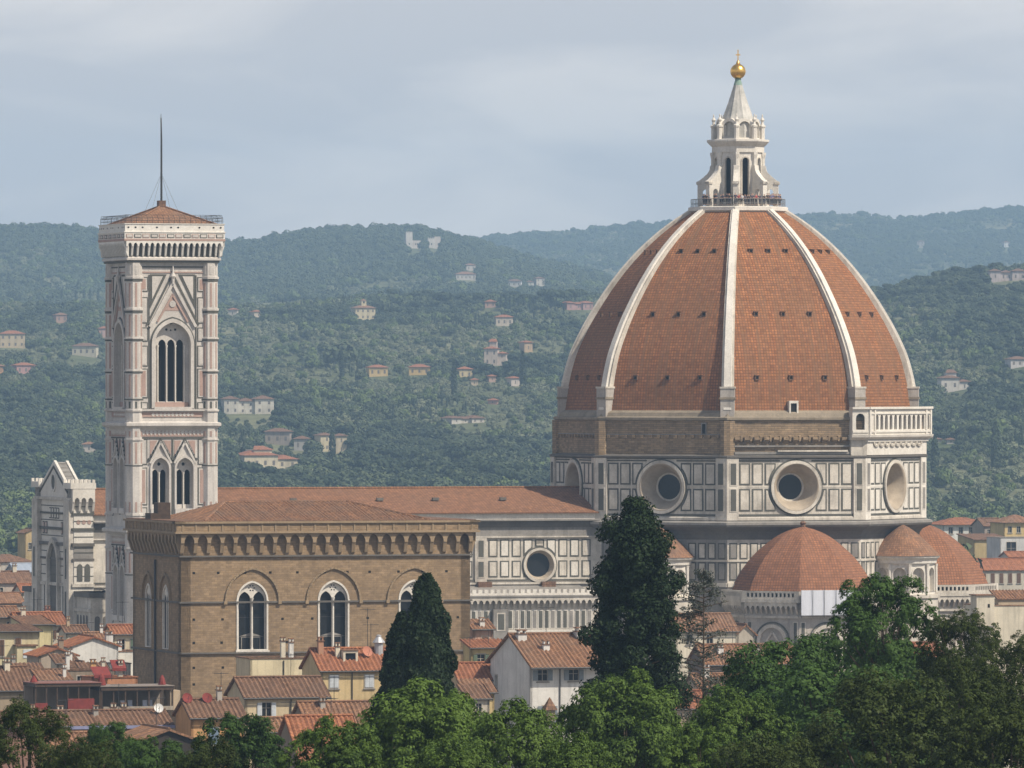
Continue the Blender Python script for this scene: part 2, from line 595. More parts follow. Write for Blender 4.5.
_px = np.array([-300, 0, 60, 100, 230, 260, 300, 400, 430, 460, 520, 560, 600, 640, 700, 800, 860, 905, 940, 1024, 1300], float)
_bands = [
    (1700, {-300: 668, 1300: 668}),
    (2400, {-300: 568, 1300: 566}),
    (3000, {-300: 506, 600: 506, 860: 512, 1300: 512}),
    (3600, {-300: 450, 100: 446, 230: 446, 300: 452, 400: 450, 520: 446, 600: 440, 700: 430, 860: 420, 940: 412, 1024: 405, 1300: 400}),
    (4200, {-300: 388, 100: 386, 230: 382, 300: 378, 400: 377, 520: 380, 600: 378, 700: 360, 860: 340, 940: 327, 1024: 318, 1300: 310}),
    (4700, {-300: 340, 0: 342, 100: 338, 230: 334, 300: 332, 400: 332, 520: 334, 600: 336, 700: 330, 860: 308, 905: 294, 940: 285, 1024: 272, 1300: 265}),
    (5200, {-300: 312, 0: 313, 100: 311, 230: 318, 300: 314, 400: 314, 520: 308, 600: 306, 700: 322, 860: 330, 940: 315, 1024: 300, 1300: 290}),
    (5900, {-300: 318, 0: 320, 230: 322, 300: 318, 400: 316, 520: 312, 600: 312, 700: 330, 860: 345, 1300: 340}),
    (6700, {-300: 296, 0: 300, 230: 304, 300: 296, 400: 290, 460: 288, 520: 294, 600: 302, 700: 320, 860: 330, 1300: 330}),
    (8200, {-300: 228, 0: 231, 60: 229, 100: 236, 230: 246, 260: 243, 300: 232, 400: 229, 430: 230, 460: 239, 520: 258, 560: 269, 600: 278, 700: 300, 860: 312, 1300: 312}),
    (9300, {-300: 280, 430: 280, 600: 292, 700: 296, 860: 290, 1300: 288}),
    (10300, {-300: 262, 460: 260, 600: 257, 700: 254, 800: 250, 860: 248, 905: 252, 1024: 246, 1300: 246}),
    (11700, {-300: 252, 400: 246, 460: 242, 520: 236, 560: 232, 640: 227, 700: 222, 800: 218, 860: 211, 905: 220, 940: 216, 1024: 207, 1300: 205}),
    (13200, {-300: 300, 1300: 280}),
]
_tp = np.arange(-300, 1301, 8.0)
_tY = np.arange(1700, 13201, 40.0)
_zb = []
for Yb, dd in _bands:
    k = sorted(dd)
    ysc = np.interp(_tp, k, [dd[a] for a in k])
    ker = np.ones(7) / 7
    ysc = np.convolve(np.pad(ysc, 3, 'edge'), ker, 'valid')
    _zb.append(ZC - (ysc - 384) * Yb / FPX)
_zb = np.array(_zb); _by = np.array([b[0] for b in _bands], float)
TZ = np.array([np.interp(_tY, _by, _zb[:, j]) for j in range(len(_tp))]).T
ker = np.ones(7) / 7
TZ = np.apply_along_axis(lambda c: np.convolve(np.pad(c, 3, 'edge'), ker, 'valid'), 0, TZ)
TXg = (_tp[None, :] - 512) * _tY[:, None] / FPX
TYg = np.repeat(_tY[:, None], len(_tp), 1)
_amp = np.clip((TYg - 2600) / 1500, 0, 1) * (1 - 0.75 * np.exp(-((TYg - 8200) / 400) ** 2)) * (1 - 0.7 * np.exp(-((TYg - 11700) / 500) ** 2))
TZ = TZ + (fbm(TXg / 170, TYg / 260, 4) - 0.5) * 26 * _amp
TZ[0] = -2.0


def terrain(X, Y):
    p = (512 + X * FPX / Y + 300) / 8.0
    r = (Y - 1700) / 40.0
    p = np.clip(p, 0, len(_tp) - 1.001); r = np.clip(r, 0, len(_tY) - 1.001)
    i = np.floor(p).astype(int); j = np.floor(r).astype(int); fp = p - i; frr = r - j
    return (TZ[j, i] * (1 - fp) + TZ[j, i + 1] * fp) * (1 - frr) + (TZ[j + 1, i] * (1 - fp) + TZ[j + 1, i + 1] * fp) * frr


def spot(px, py, y0=1900, y1=12600):
    """the first point of the terrain met by looking at a direction: where a far thing stands"""
    for Y in np.arange(y0, y1, 15.0):
        z = terrain(np.array([PX(px, Y)]), np.array([Y]))[0]
        if 384 - (z - ZC) * FPX / Y <= py:
            return (PX(px, Y), float(Y), float(z))
    Y = 8200.0
    return (PX(px, Y), Y, float(terrain(np.array([PX(px, Y)]), np.array([Y]))[0]))


structure(sheet_mesh('hills', np.stack([TXg, TYg, TZ], -1).reshape(-1, 3), len(_tY), len(_tp), m_hill()))

HAZE = 8.0e-5
mz = bpy.data.materials.new('haze'); mz.use_nodes = True
mz.node_tree.nodes.clear()
ho = mz.node_tree.nodes.new('ShaderNodeOutputMaterial')
hv = mz.node_tree.nodes.new('ShaderNodeVolumePrincipled')
hv.inputs['Color'].default_value = (0.47, 0.71, 1.0, 1)
hv.inputs['Density'].default_value = HAZE
hv.inputs['Anisotropy'].default_value = 0.15
mz.node_tree.links.new(hv.outputs[0], ho.inputs['Volume'])
hb = MB(); hb.box(-2100, 2300, -80, 14000, -4, 480, mz)
haze = hb.build('haze', merge=True); haze['kind'] = 'stuff'; haze['label'] = 'pale blue summer haze in the air before the hills'; haze['category'] = 'haze'
# ================================================================== CATHEDRAL
GRID = R_(17.56)                 # the old street grid, and the nave's axis
CX, CY = PX(738, 1250), 1250.0   # dome centre
T8 = math.tan(pi / 8); C8 = math.cos(pi / 8)


def pchip(xs, ys):
    xs = np.array(xs, float); ys = np.array(ys, float)
    h = np.diff(xs); dl = np.diff(ys) / h
    d = np.zeros(len(xs))
    for i in range(1, len(xs) - 1):
        if dl[i - 1] * dl[i] > 0:
            w1 = 2 * h[i] + h[i - 1]; w2 = h[i] + 2 * h[i - 1]
            d[i] = (w1 + w2) / (w1 / dl[i - 1] + w2 / dl[i])
    d[0] = dl[0]; d[-1] = dl[-1]

    def f(x):
        i = int(np.clip(np.searchsorted(xs, x) - 1, 0, len(h) - 1))
        t = (x - xs[i]) / h[i]
        return float(ys[i] * (1 + 2 * t) * (1 - t) ** 2 + h[i] * d[i] * t * (1 - t) ** 2 + ys[i + 1] * t * t * (3 - 2 * t) + h[i] * d[i + 1] * t * t * (t - 1))
    return f


def clip_disc(poly, c, z, r):
    """push the part of an outline that falls inside a disc out to the disc's edge"""
    ca = sum(p[0] for p in poly) / len(poly); cz = sum(p[1] for p in poly) / len(poly)
    far_ = max(poly, key=lambda p: math.hypot(p[0] - c, p[1] - z))
    if math.hypot(ca - c, cz - z) < r * 1.1:
        ca, cz = ca * .22 + far_[0] * .78, cz * .22 + far_[1] * .78
    if math.hypot(ca - c, cz - z) < r:
        return None
    pts = []
    n = len(poly)
    for i in range(n):
        p, q = poly[i], poly[(i + 1) % n]
        for k in range(10):
            pts.append((p[0] + (q[0] - p[0]) * k / 10, p[1] + (q[1] - p[1]) * k / 10))
    if all(math.hypot(a - c, b - z) >= r for a, b in pts):
        return poly
    o = []
    for a, b in pts:
        if math.hypot(a - c, b - z) < r:
            lo, hi = 0.0, 1.0
            for _ in range(20):
                m = (lo + hi) / 2
                x, y = a + (ca - a) * m, b + (cz - b) * m
                if math.hypot(x - c, y - z) < r: lo = m
                else: hi = m
            a, b = a + (ca - a) * hi, b + (cz - b) * hi
        o.append((a, b))
    return o


def panel(mb, F, a0, a1, z0, z1, fw, mf, mi, d=0.0, disc=None):
    for (e, dd, m) in ((0, 0.06, mf), (fw, 0.10, mi)):
        p = rect(a0 + e, a1 - e, z0 + e, z1 - e)
        if disc:
            p = clip_disc(p, disc[0], disc[1], disc[2] + e)
            if p is None:
                return
        mb.ext(F, p, d, d + dd, m)


def wedge(mb, F, a0, a1, prof, m):
    """a bracket: an outline in (d, z) carried along the wall from a0 to a1"""
    L = [F(a0, z, d) for d, z in prof]; Rr = [F(a1, z, d) for d, z in prof]
    mb.face(L, m); mb.face(Rr[::-1], m)
    for i in range(len(prof)):
        j = (i + 1) % len(prof)
        mb.face([L[i], L[j], Rr[j], Rr[i]], m)


def corbels(mb, F, a0, a1, zb, zt, n, proj, m, wfrac=0.3, spring=0.45, pointed=0.35, mplate=None, plate=0.2):
    p = (a1 - a0) / n; h = zt - zb; hw = p * wfrac / 2
    for i in range(n + 1):
        a = a0 + p * i
        wedge(mb, F, a - hw, a + hw, [(0, zb), (proj * .35, zb + h * .08), (proj * .9, zb + h * spring), (proj - .02, zb + h * spring + .02), (proj - .02, zt - .02), (0, zt - .02)], m)
    pts = []
    for i in range(n):
        c = a0 + p * (i + .5)
        ar = arch(c, p / 2 - hw, zb + h * spring, zb + h * (spring + .05), pointed, 5)
        pts += [ar[0]] + ar[:1:-1] + [ar[1]]
    pts = [(a0 - hw, zb + h * spring)] + pts + [(a1 + hw, zb + h * spring), (a1 + hw, zt), (a0 - hw, zt)]
    mb.ext(F, pts, proj - plate, proj, mplate or m, back=True)


def strip(mb, F, pts, w, d0, d1, m):
    """a moulding of width w along a polyline on the wall"""
    for (p, q) in zip(pts[:-1], pts[1:]):
        dx, dz = q[0] - p[0], q[1] - p[1]
        l = math.hypot(dx, dz); nx, nz_ = -dz / l * w / 2, dx / l * w / 2
        ex, ez = dx / l * w * .25, dz / l * w * .25
        mb.ext(F, [(p[0] + nx - ex, p[1] + nz_ - ez), (p[0] - nx - ex, p[1] - nz_ - ez), (q[0] - nx + ex, q[1] - nz_ + ez), (q[0] + nx + ex, q[1] + nz_ + ez)], d0, d1, m)


OCT = pi / 8
cath = thing('cathedral', 'huge marble cathedral with a red tiled ribbed dome, white lantern and long nave', 'cathedral', (CX, CY, 0), GRID)
rib_r = pchip([56.0, 56.6, 61, 65.1, 69.5, 74.1, 78.6, 82.1, 84.6, 86.7, 88.6], [28.75, 28.6, 27.9, 26.85, 24.9, 22.2, 19.0, 15.9, 13.2, 10.5, 7.6])


def tile_r(z):
    return rib_r(z) - 0.75


# --- dome shell
db = MB()
zs = np.linspace(56.7, 88.2, 56)
ln = [0.0]
for i in range(1, len(zs)):
    ln.append(ln[-1] + math.hypot(zs[i] - zs[i - 1], (tile_r(zs[i]) - tile_r(zs[i - 1])) * C8))
for k in range(8):
    th = k * pi / 4
    for i in range(len(zs) - 1):
        A0, A1 = tile_r(zs[i]) * C8, tile_r(zs[i + 1]) * C8
        F0 = Fr(A0 * math.cos(th), A0 * math.sin(th), th); F1 = Fr(A1 * math.cos(th), A1 * math.sin(th), th)
        h0, h1 = A0 * T8, A1 * T8
        db.face([F0(-h0, zs[i], 0), F0(h0, zs[i], 0), F1(h1, zs[i + 1], 0), F1(-h1, zs[i + 1], 0)], DTILE,
                uv=[(-h0, ln[i]), (h0, ln[i]), (h1, ln[i + 1]), (-h1, ln[i + 1])])
dome = db.build('dome', cath)
for k in range(8):
    ph = OCT + k * pi / 4
    e = (math.cos(ph), math.sin(ph)); t = (-e[1], e[0])
    rb = MB()
    Z = np.linspace(57.0, 88.6, 40)
    P = lambda r, s, z: (e[0] * r + t[0] * s, e[1] * r + t[1] * s, z)
    for i in range(len(Z) - 1):
        q = []
        for z in (Z[i], Z[i + 1]):
            r = rib_r(z); f = (z - 57) / 31.6; wd = 1.0 - .36 * f
            q.append([P(r - 1.6, -wd, z), P(r - .28, -wd, z), P(r - .28, -wd * .66, z), P(r + .1, -wd * .6, z), P(r + .1, wd * .6, z), P(r - .28, wd * .66, z), P(r - .28, wd, z), P(r - 1.6, wd, z)])
        for j in range(7):
            rb.face([q[0][j], q[0][j + 1], q[1][j + 1], q[1][j]], WH2 if j in (2, 3, 4) else WH)
    rb.build('rib', dome)
    ft = MB()
    for (z0, z1, hw, o, m) in ((55.4, 58.6, 1.08, .2, TRB), (58.6, 58.95, 1.2, .35, LEDGE), (58.95, 60.3, 1.1, .22, TRB), (60.3, 60.6, 1.2, .32, WH)):
        Fq = Fr(0, 0, ph)
        ft.fbox(Fq, -hw, hw, z0, z1, 26.0, rib_r(58) + o, m)
    ft.build('rib_foot', dome)
for k in range(8):
    th = k * pi / 4
    if k in (1, 2, 3):
        continue                      # the sides facing away
    for (z, sp) in ((81.8, 2.9), (71.9, 4.45), (62.0, 5.6)):
        A = tile_r(z) * C8
        F0 = Fr(A * math.cos(th), A * math.sin(th), th)
        for s in (-1, 0, 1):
            d_ = MB()
            a = s * sp
            d_.ext(F0, rect(a - .33, a + .33, z - .42, z + .3), -1.5, .3, RTILE_D, holes=[rect(a - .22, a + .22, z - .28, z + .18)])
            d_.fbox(F0, a - .22, a + .22, z - .28, z + .18, -1.5, .2, VOID)
            d_.fbox(F0, a - .38, a + .38, z + .3, z + .4, -1.6, .4, RTILE_D)
            d_.build('dormer', dome)
F0 = Fr(tile_r(57) * C8 * math.cos(-pi / 2), tile_r(57) * C8 * math.sin(-pi / 2), -pi / 2)
d_ = MB()
d_.ext(F0, rect(-.75, .75, 55.8, 58.4), -1.6, .7, WH2, holes=[rect(-.5, .5, 55.9, 58.0)])
d_.fbox(F0, -.5, .5, 55.9, 58.0, -1.6, .45, VOID)
d_.build('roof_door', dome)

# --- drum
HW = 27.16 * T8
dr = MB()
OZ = 45.0
for k in range(8):
    th = k * pi / 4
    F0 = Fr(27.16 * math.cos(th), 27.16 * math.sin(th), th)
    white = WH2 if k == 7 else WH
    dr.ext(F0, rect(-HW, HW, 39.0, 49.7), -3.2, 0, white, holes=[circ(0, OZ, 3.9, 40)])
    for (z0, z1) in ((41.3, 44.77), (45.35, 48.76)):
        for c in (4.2, 6.3, 8.4):
            for s in (-1, 1):
                panel(dr, F0, s * c - .9, s * c + .9, z0, z1, .24, GR, white, 0.0, (0, OZ, 4.4))
        for s in (-1, 1):
            q0, q1 = sorted((s * 9.75, s * 10.95))
            panel(dr, F0, q0, q1, z0 - .1, z1 + .1, .16, white, GR if k != 7 else GY, .36)
    for (z0, z1, d1, m) in ((40.55, 40.85, .12, GR), (44.95, 45.2, .05, white), (49.0, 49.2, .12, GR)):
        a_ = math.sqrt(max(4.3 ** 2 - (max(abs(z0 - OZ), abs(z1 - OZ))) ** 2, 0)) if m is white else 0
        if a_ > 0:
            dr.fbox(F0, -9.4, -a_, z0, z1, 0, d1, m); dr.fbox(F0, a_, 9.4, z0, z1, 0, d1, m)
        else:
            s_ = [(-9.4, 9.4)] if abs(z0 - OZ) > 4.3 else [(-9.4, -2.6), (2.6, 9.4)]
            for (x0, x1) in s_:
                dr.fbox(F0, x0, x1, z0, z1, 0, d1, m)
    for s in (-1, 1):                # corner pilasters, mitred against the neighbour face
        r0 = sorted([(s * 9.45), s * HW]); r1 = sorted([s * 9.45, s * (HW + .36 * T8)])
        l0, l1 = rect(r0[0], r0[1], 39.9, 49.5), rect(r1[0], r1[1], 39.9, 49.5)
        dr.loft(F0, l0, 0, l1, .36, white, sm=False)
        dr.face([F0(*p, .36) for p in l1], white)
dr.lathe([(28.6, 36.9), (28.75, 37.6), (29.2, 38.2), (30.6, 38.9), (30.75, 39.2)], 8, DKS, a0=OCT, a1=OCT + 2 * pi, cap=False)  # underside of the cornice, its shade put into the colour
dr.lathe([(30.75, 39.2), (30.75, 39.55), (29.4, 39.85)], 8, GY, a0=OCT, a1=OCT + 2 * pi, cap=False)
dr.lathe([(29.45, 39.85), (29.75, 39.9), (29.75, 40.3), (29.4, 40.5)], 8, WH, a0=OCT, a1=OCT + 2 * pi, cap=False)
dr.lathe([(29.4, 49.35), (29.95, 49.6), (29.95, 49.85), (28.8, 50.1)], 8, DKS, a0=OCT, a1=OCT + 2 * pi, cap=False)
drum = dr.build('drum', cath)
for k in range(8):
    th = k * pi / 4
    F0 = Fr(27.16 * math.cos(th), 27.16 * math.sin(th), th)
    ob = MB()
    N = 40
    ob.ring(F0, circ(0, OZ, 4.36, N), circ(0, OZ, 4.1, N), 0, .2, GR)
    ob.ring(F0, circ(0, OZ, 4.15, N), circ(0, OZ, 3.7, N), 0, .42, WH)
    ob.loft(F0, circ(0, OZ, 3.7, N), .42, circ(0, OZ, 3.45, N), .1, OCS)
    ob.loft(F0, circ(0, OZ, 3.45, N), .1, circ(0, OZ, 2.15, N), -2.6, OCS)
    ob.ring(F0, circ(0, OZ, 2.2, N), circ(0, OZ, 1.95, N), -2.75, -2.5, WH)
    oc = ob.build('oculus', drum, merge=True)
    gb = MB()
    gb.face([F0(*p, -2.72) for p in circ(0, OZ, 2.0, N)], GLASS)
    gb.build('glass', drum)

# --- rough masonry ring between drum and tiles
rg = MB()
rg.lathe([(28.85, 49.9), (28.85, 55.2)], 8, ROUGH, a0=OCT, a1=OCT + 2 * pi, cap=False)
rg.lathe([(28.85, 55.2), (29.3, 55.45), (29.3, 55.8), (28.75, 55.95), (28.5, 56.55), (27.6, 57.0)], 8, LEDGE, a0=OCT, a1=OCT + 2 * pi, cap=False)
for k in range(8):
    th = k * pi / 4
    A = 28.85 * C8
    F0 = Fr(A * math.cos(th), A * math.sin(th), th)
    hw = A * T8
    ph = OCT + k * pi / 4
    rg.lathe([(1.25, 49.9), (1.25, 55.3)], 8, ROUGH, cx=28.3 * math.cos(ph), cy=28.3 * math.sin(ph), a0=ph + OCT, a1=ph + OCT + 2 * pi, cap=False)
    if k == 6:
        for i in range(13):
            a = -9.6 + i * 1.6
            wedge(rg, F0, a - .42, a + .42, [(0, 51.8), (.55, 52.2), (.75, 52.35), (.75, 52.75), (0, 52.75)], ROUGH)
            wedge(rg, F0, a - .95, a - .62, [(0, 51.9), (.3, 52.1), (.3, 52.9), (0, 53.0)], ROUGH)
        rg.fbox(F0, -10, 9.5, 51.25, 51.5, 0, .45, GY)
        rg.fbox(F0, -3, 8.5, 50.5, 50.75, 0, .8, WH)
        rg.fbox(F0, -10, 9.5, 50.1, 50.5, 0, .55, GY)
    elif k in (5, 4):
        for i in range(14):
            a = -9.4 + i * 1.45
            rg.fbox(F0, a - .25, a + .25, 52.6, 53.1, 0, .3, ROUGH)
        rg.fbox(F0, -9.8, 9.8, 53.1, 53.25, 0, .12, GY)
    elif k != 7:
        rg.fbox(F0, -9.8, 9.8, 53.1, 53.25, 0, .12, GY)
    if k in (5,):
        rg.ext(F0, rect(6.6, 7.5, 53.2, 55.0), 0, .12, GY, holes=[rect(6.75, 7.35, 53.3, 54.8)])
        rg.fbox(F0, 6.75, 7.35, 53.3, 54.8, -.5, .03, VOID)
rg.build('masonry_ring', cath)

# --- marble gallery, finished on one side only
th = 7 * pi / 4
A = 27.16
F0 = Fr(A * math.cos(th), A * math.sin(th), th)
gl = MB()
gl.fbox(F0, -HW + .1, HW - .1, 49.95, 52.5, -1, .5, WH2)
for i in range(9):
    c = -8 + i * 2
    strip(gl, F0, [(c + .9 * math.cos(t_), 51.9 - .55 * math.sin(t_)) for t_ in np.linspace(0.1, pi - .1, 7)], .3, .5, .75, WH)
gl.fbox(F0, -HW - .1, HW + .1, 52.0, 52.3, -1, .75, WH2)
wedge(gl, F0, -11.9, 11.9, [(-2, 52.35), (.7, 52.35), (1.3, 52.75), (1.4, 53.1), (-2, 53.15)], WH2)
hs = [arch(-8.6 + i * 1.72, .52, 53.9, 55.7, 0, 5) for i in range(11)] + [arch(10.5, .45, 53.9, 55.7, 0, 6)]
gl.ext(F0, rect(-11.6, 11.6, 53.1, 57.1), .7, 1.05, WH2, holes=hs, back=True)
for c in (-11.6, -9.9, 9.4, 11.1):
    gl.fbox(F0, c, c + .5, 53.1, 57.1, 1.05, 1.25, WH2)
gl.fbox(F0, -11.8, 11.8, 57.1, 57.45, .5, 1.4, WH2)
gl.fbox(F0, -11.65, 11.65, 56.3, 56.55, 1.05, 1.2, WH2)
gl.fbox(F0, -11.65, 11.65, 53.45, 53.75, 1.05, 1.22, WH2)
for (kk, sgn) in ((6, 1), (0, -1)):          # the gallery turns the two corners for one bay
    t2 = kk * pi / 4
    F2 = Fr(A * math.cos(t2), A * math.sin(t2), t2)
    x0, x1 = sorted((sgn * 9.0, sgn * 11.62))
    wedge(gl, F2, x0 - .2, x1 + .1, [(-1, 52.3), (.7, 52.3), (1.3, 52.72), (1.4, 53.05), (-1, 53.1)], WH2)
    gl.ext(F2, rect(x0, x1, 53.1, 57.1), .66, 1.0, WH2, holes=[arch((x0 + x1) / 2, .72, 53.9, 55.7, 0, 7)], back=True)
    gl.fbox(F2, x0 - .1, x1 + .1, 57.1, 57.42, -.2, 1.35, WH2)
    gl.fbox(F2, x0, x1, 53.45, 53.72, 1.0, 1.16, WH2)
    xe = x0 if sgn > 0 else x1
    gl.fbox(F2, min(xe, xe + sgn * .35), max(xe, xe + sgn * .35), 53.1, 57.1, -.6, .66, WH2)
    gl.fbox(F2, x0, x1, 49.9, 52.3, -.6, .3, WH)
gl.fbox(F0, -11.5, 11.5, 56.9, 57.1, -1.5, .7, GY)
gl.build('gallery', cath)

# --- lantern
lb = MB()
lb.lathe([(7.55, 87.3), (7.55, 88.2), (7.9, 88.35), (7.9, 88.9), (7.6, 89.0), (0, 89.0)], 8, WH2, a0=OCT, a1=OCT + 2 * pi, cap=False)
hwl = 3.9 * C8 * T8
for k in range(8):
    th = k * pi / 4
    F0 = Fr(3.9 * C8 * math.cos(th), 3.9 * C8 * math.sin(th), th)
    lb.ext(F0, rect(-hwl, hwl, 89, 97.6), -.5, 0, WH2, holes=[arch(0, .55, 90.2, 96.2, 0, 7)])
    lb.ring(F0, arch(0, .75, 90.0, 96.2, 0, 7), arch(0, .55, 90.2, 96.2, 0, 7), 0, .12, WH)
    ph = OCT + k * pi / 4
    lb.lathe([(.34, 89), (.34, 96.6), (.5, 97.2), (.5, 97.6)], 6, WH2, cx=3.95 * math.cos(ph), cy=3.95 * math.sin(ph), cap=False)
lb.lathe([(4.15, 97.6), (4.15, 98.5), (4.6, 98.9), (4.95, 99.3), (4.95, 99.6), (3.6, 99.75)], 8, WH2, a0=OCT, a1=OCT + 2 * pi)
lb.lathe([(2.7, 89), (2.7, 97.6)], 8, VOID, cap=False)  # added black core blocks the sky seen through the windows
lant = lb.build('lantern', cath)
for k in range(8):
    ph = OCT + k * pi / 4
    bb = MB()
    Fb = Fr(0, 0, ph - pi / 2)
    ol = [(3.7, 89), (6.4, 89), (6.4, 92.5), (6.6, 92.55), (6.6, 92.95), (6.1, 93.2), (5.4, 93.75), (4.8, 94.3), (4.5, 94.8), (4.4, 95.5), (3.7, 95.6)]
    bb.ext(Fb, ol, -.42, .42, WH2, holes=[arch(5.1, .5, 89.1, 91.3, 0, 6)], back=True)
    bb.fbox(Fb, 5.8, 6.6, 92.55, 92.9, -.55, .55, WH)
    bb.build('buttress', lant)
cr = MB()
for k in range(8):
    th = k * pi / 4
    r_ = 3.55
    F0 = Fr(r_ * C8 * math.cos(th), r_ * C8 * math.sin(th), th)
    hw = r_ * C8 * T8
    cr.ext(F0, arch(0, hw, 99.7, 101.6, 0, 8), -.9, 0, WH2, holes=[arch(0, hw * .72, 99.9, 101.5, 0, 8)])
    cr.face([F0(p[0], p[1], -.75) for p in arch(0, hw * .8, 99.7, 101.6, 0, 8)], GY)
    ph = OCT + k * pi / 4
    cr.lathe([(.42, 99.6), (.42, 101.5), (.55, 101.6), (.55, 101.85), (.3, 102.0), (.2, 102.4), (.38, 102.75), (.1, 103.2), (.12, 103.5), (0, 103.75)], 6, WH2, cx=3.85 * math.cos(ph), cy=3.85 * math.sin(ph), cap=False)
cr.build('niche_crown', lant)
sp = MB()
n_ = 32
for i in range(n_):
    t0, t1 = 2 * pi * i / n_, 2 * pi * (i + 1) / n_
    q = [(3.15, 99.7), (3.05, 102.0), (1.62, 105.6), (.62, 108.6)]
    f0 = 1.0 if i % 4 == 0 else .93; f1 = 1.0 if (i + 1) % 4 == 0 else .93
    for (r0, z0), (r1, z1) in zip(q[:-1], q[1:]):
        m = LEAD
        sp.face([(r0 * f0 * math.cos(t0), r0 * f0 * math.sin(t0), z0), (r0 * f1 * math.cos(t1), r0 * f1 * math.sin(t1), z0),
                 (r1 * f1 * math.cos(t1), r1 * f1 * math.sin(t1), z1), (r1 * f0 * math.cos(t0), r1 * f0 * math.sin(t0), z1)], m)
sp.lathe([(.72, 108.3), (.46, 109.1), (.55, 109.2), (.4, 109.35)], 12, VERDI, sm=True)
spire = sp.build('spire', lant)
og = MB()
og.lathe([(1.22 * math.sin(t_), 110.45 - 1.22 * math.cos(t_)) for t_ in np.linspace(0, pi, 17)], 24, GOLD, sm=True, cap=False)
og.lathe([(.4, 111.5), (.25, 112.0), (.1, 112.2)], 12, GOLD, sm=True)
og.build('gilded_ball', lant, merge=True)
cb = MB()
cb.box(-.07, .07, -.07, .07, 112.1, 113.9, GOLD); cb.box(-.38, -.07, -.06, .06, 113.0, 113.16, GOLD); cb.box(.07, .38, -.06, .06, 113.0, 113.16, GOLD)
cb.build('cross', lant)
rl = MB()
RAILM = m_plain('railing_grey', (0.22, 0.21, 0.2), 0.6, 0.2)
rad = 7.45
for k in range(8):
    p0 = (rad * math.cos(OCT + k * pi / 4), rad * math.sin(OCT + k * pi / 4)); p1 = (rad * math.cos(OCT + (k + 1) * pi / 4), rad * math.sin(OCT + (k + 1) * pi / 4))
    for z in (89.5, 90.2):
        rl.tube((*p0, z), (*p1, z), .035, .035, RAILM, 4)
    for i in range(14):
        f = i / 14
        x, y = p0[0] + (p1[0] - p0[0]) * f, p0[1] + (p1[1] - p0[1]) * f
        rl.tube((x, y, 89), (x, y, 90.2), .025 if i else .05, .025 if i else .05, RAILM, 4)
rl.build('railing', lant)

# --- lower octagon
lo = MB()
for k in range(8):
    th = k * pi / 4
    A = 28.6 * C8
    F0 = Fr(A * math.cos(th), A * math.sin(th), th)
    hw = A * T8
    lo.fbox(F0, -hw, hw, 0, 37.0, -1, 0, GY if k not in (6, 7) else WH)  # faces away from the sun are greyer, shade put into the colour
    for (z0, z1) in ((30.6, 33.4), (33.9, 36.4)):
        for c in (4.9, 6.6, 8.3, 10.0):
            for s in (-1, 1):
                panel(lo, F0, s * c - .65, s * c + .65, z0, z1, .2, GR, WH if c < 9 else GY, 0)
    lo.fbox(F0, -hw, hw, 29.6, 30.2, 0, .3, WH)
    lo.fbox(F0, -hw, hw, 33.5, 33.75, 0, .15, WH)
lo.build('lower_octagon', cath)

# --- tribunes with their half domes
tr_r = pchip([0, .205, .48, .702, .896, .97, 1.0], [1, .914, .745, .54, .285, .11, 0.0])


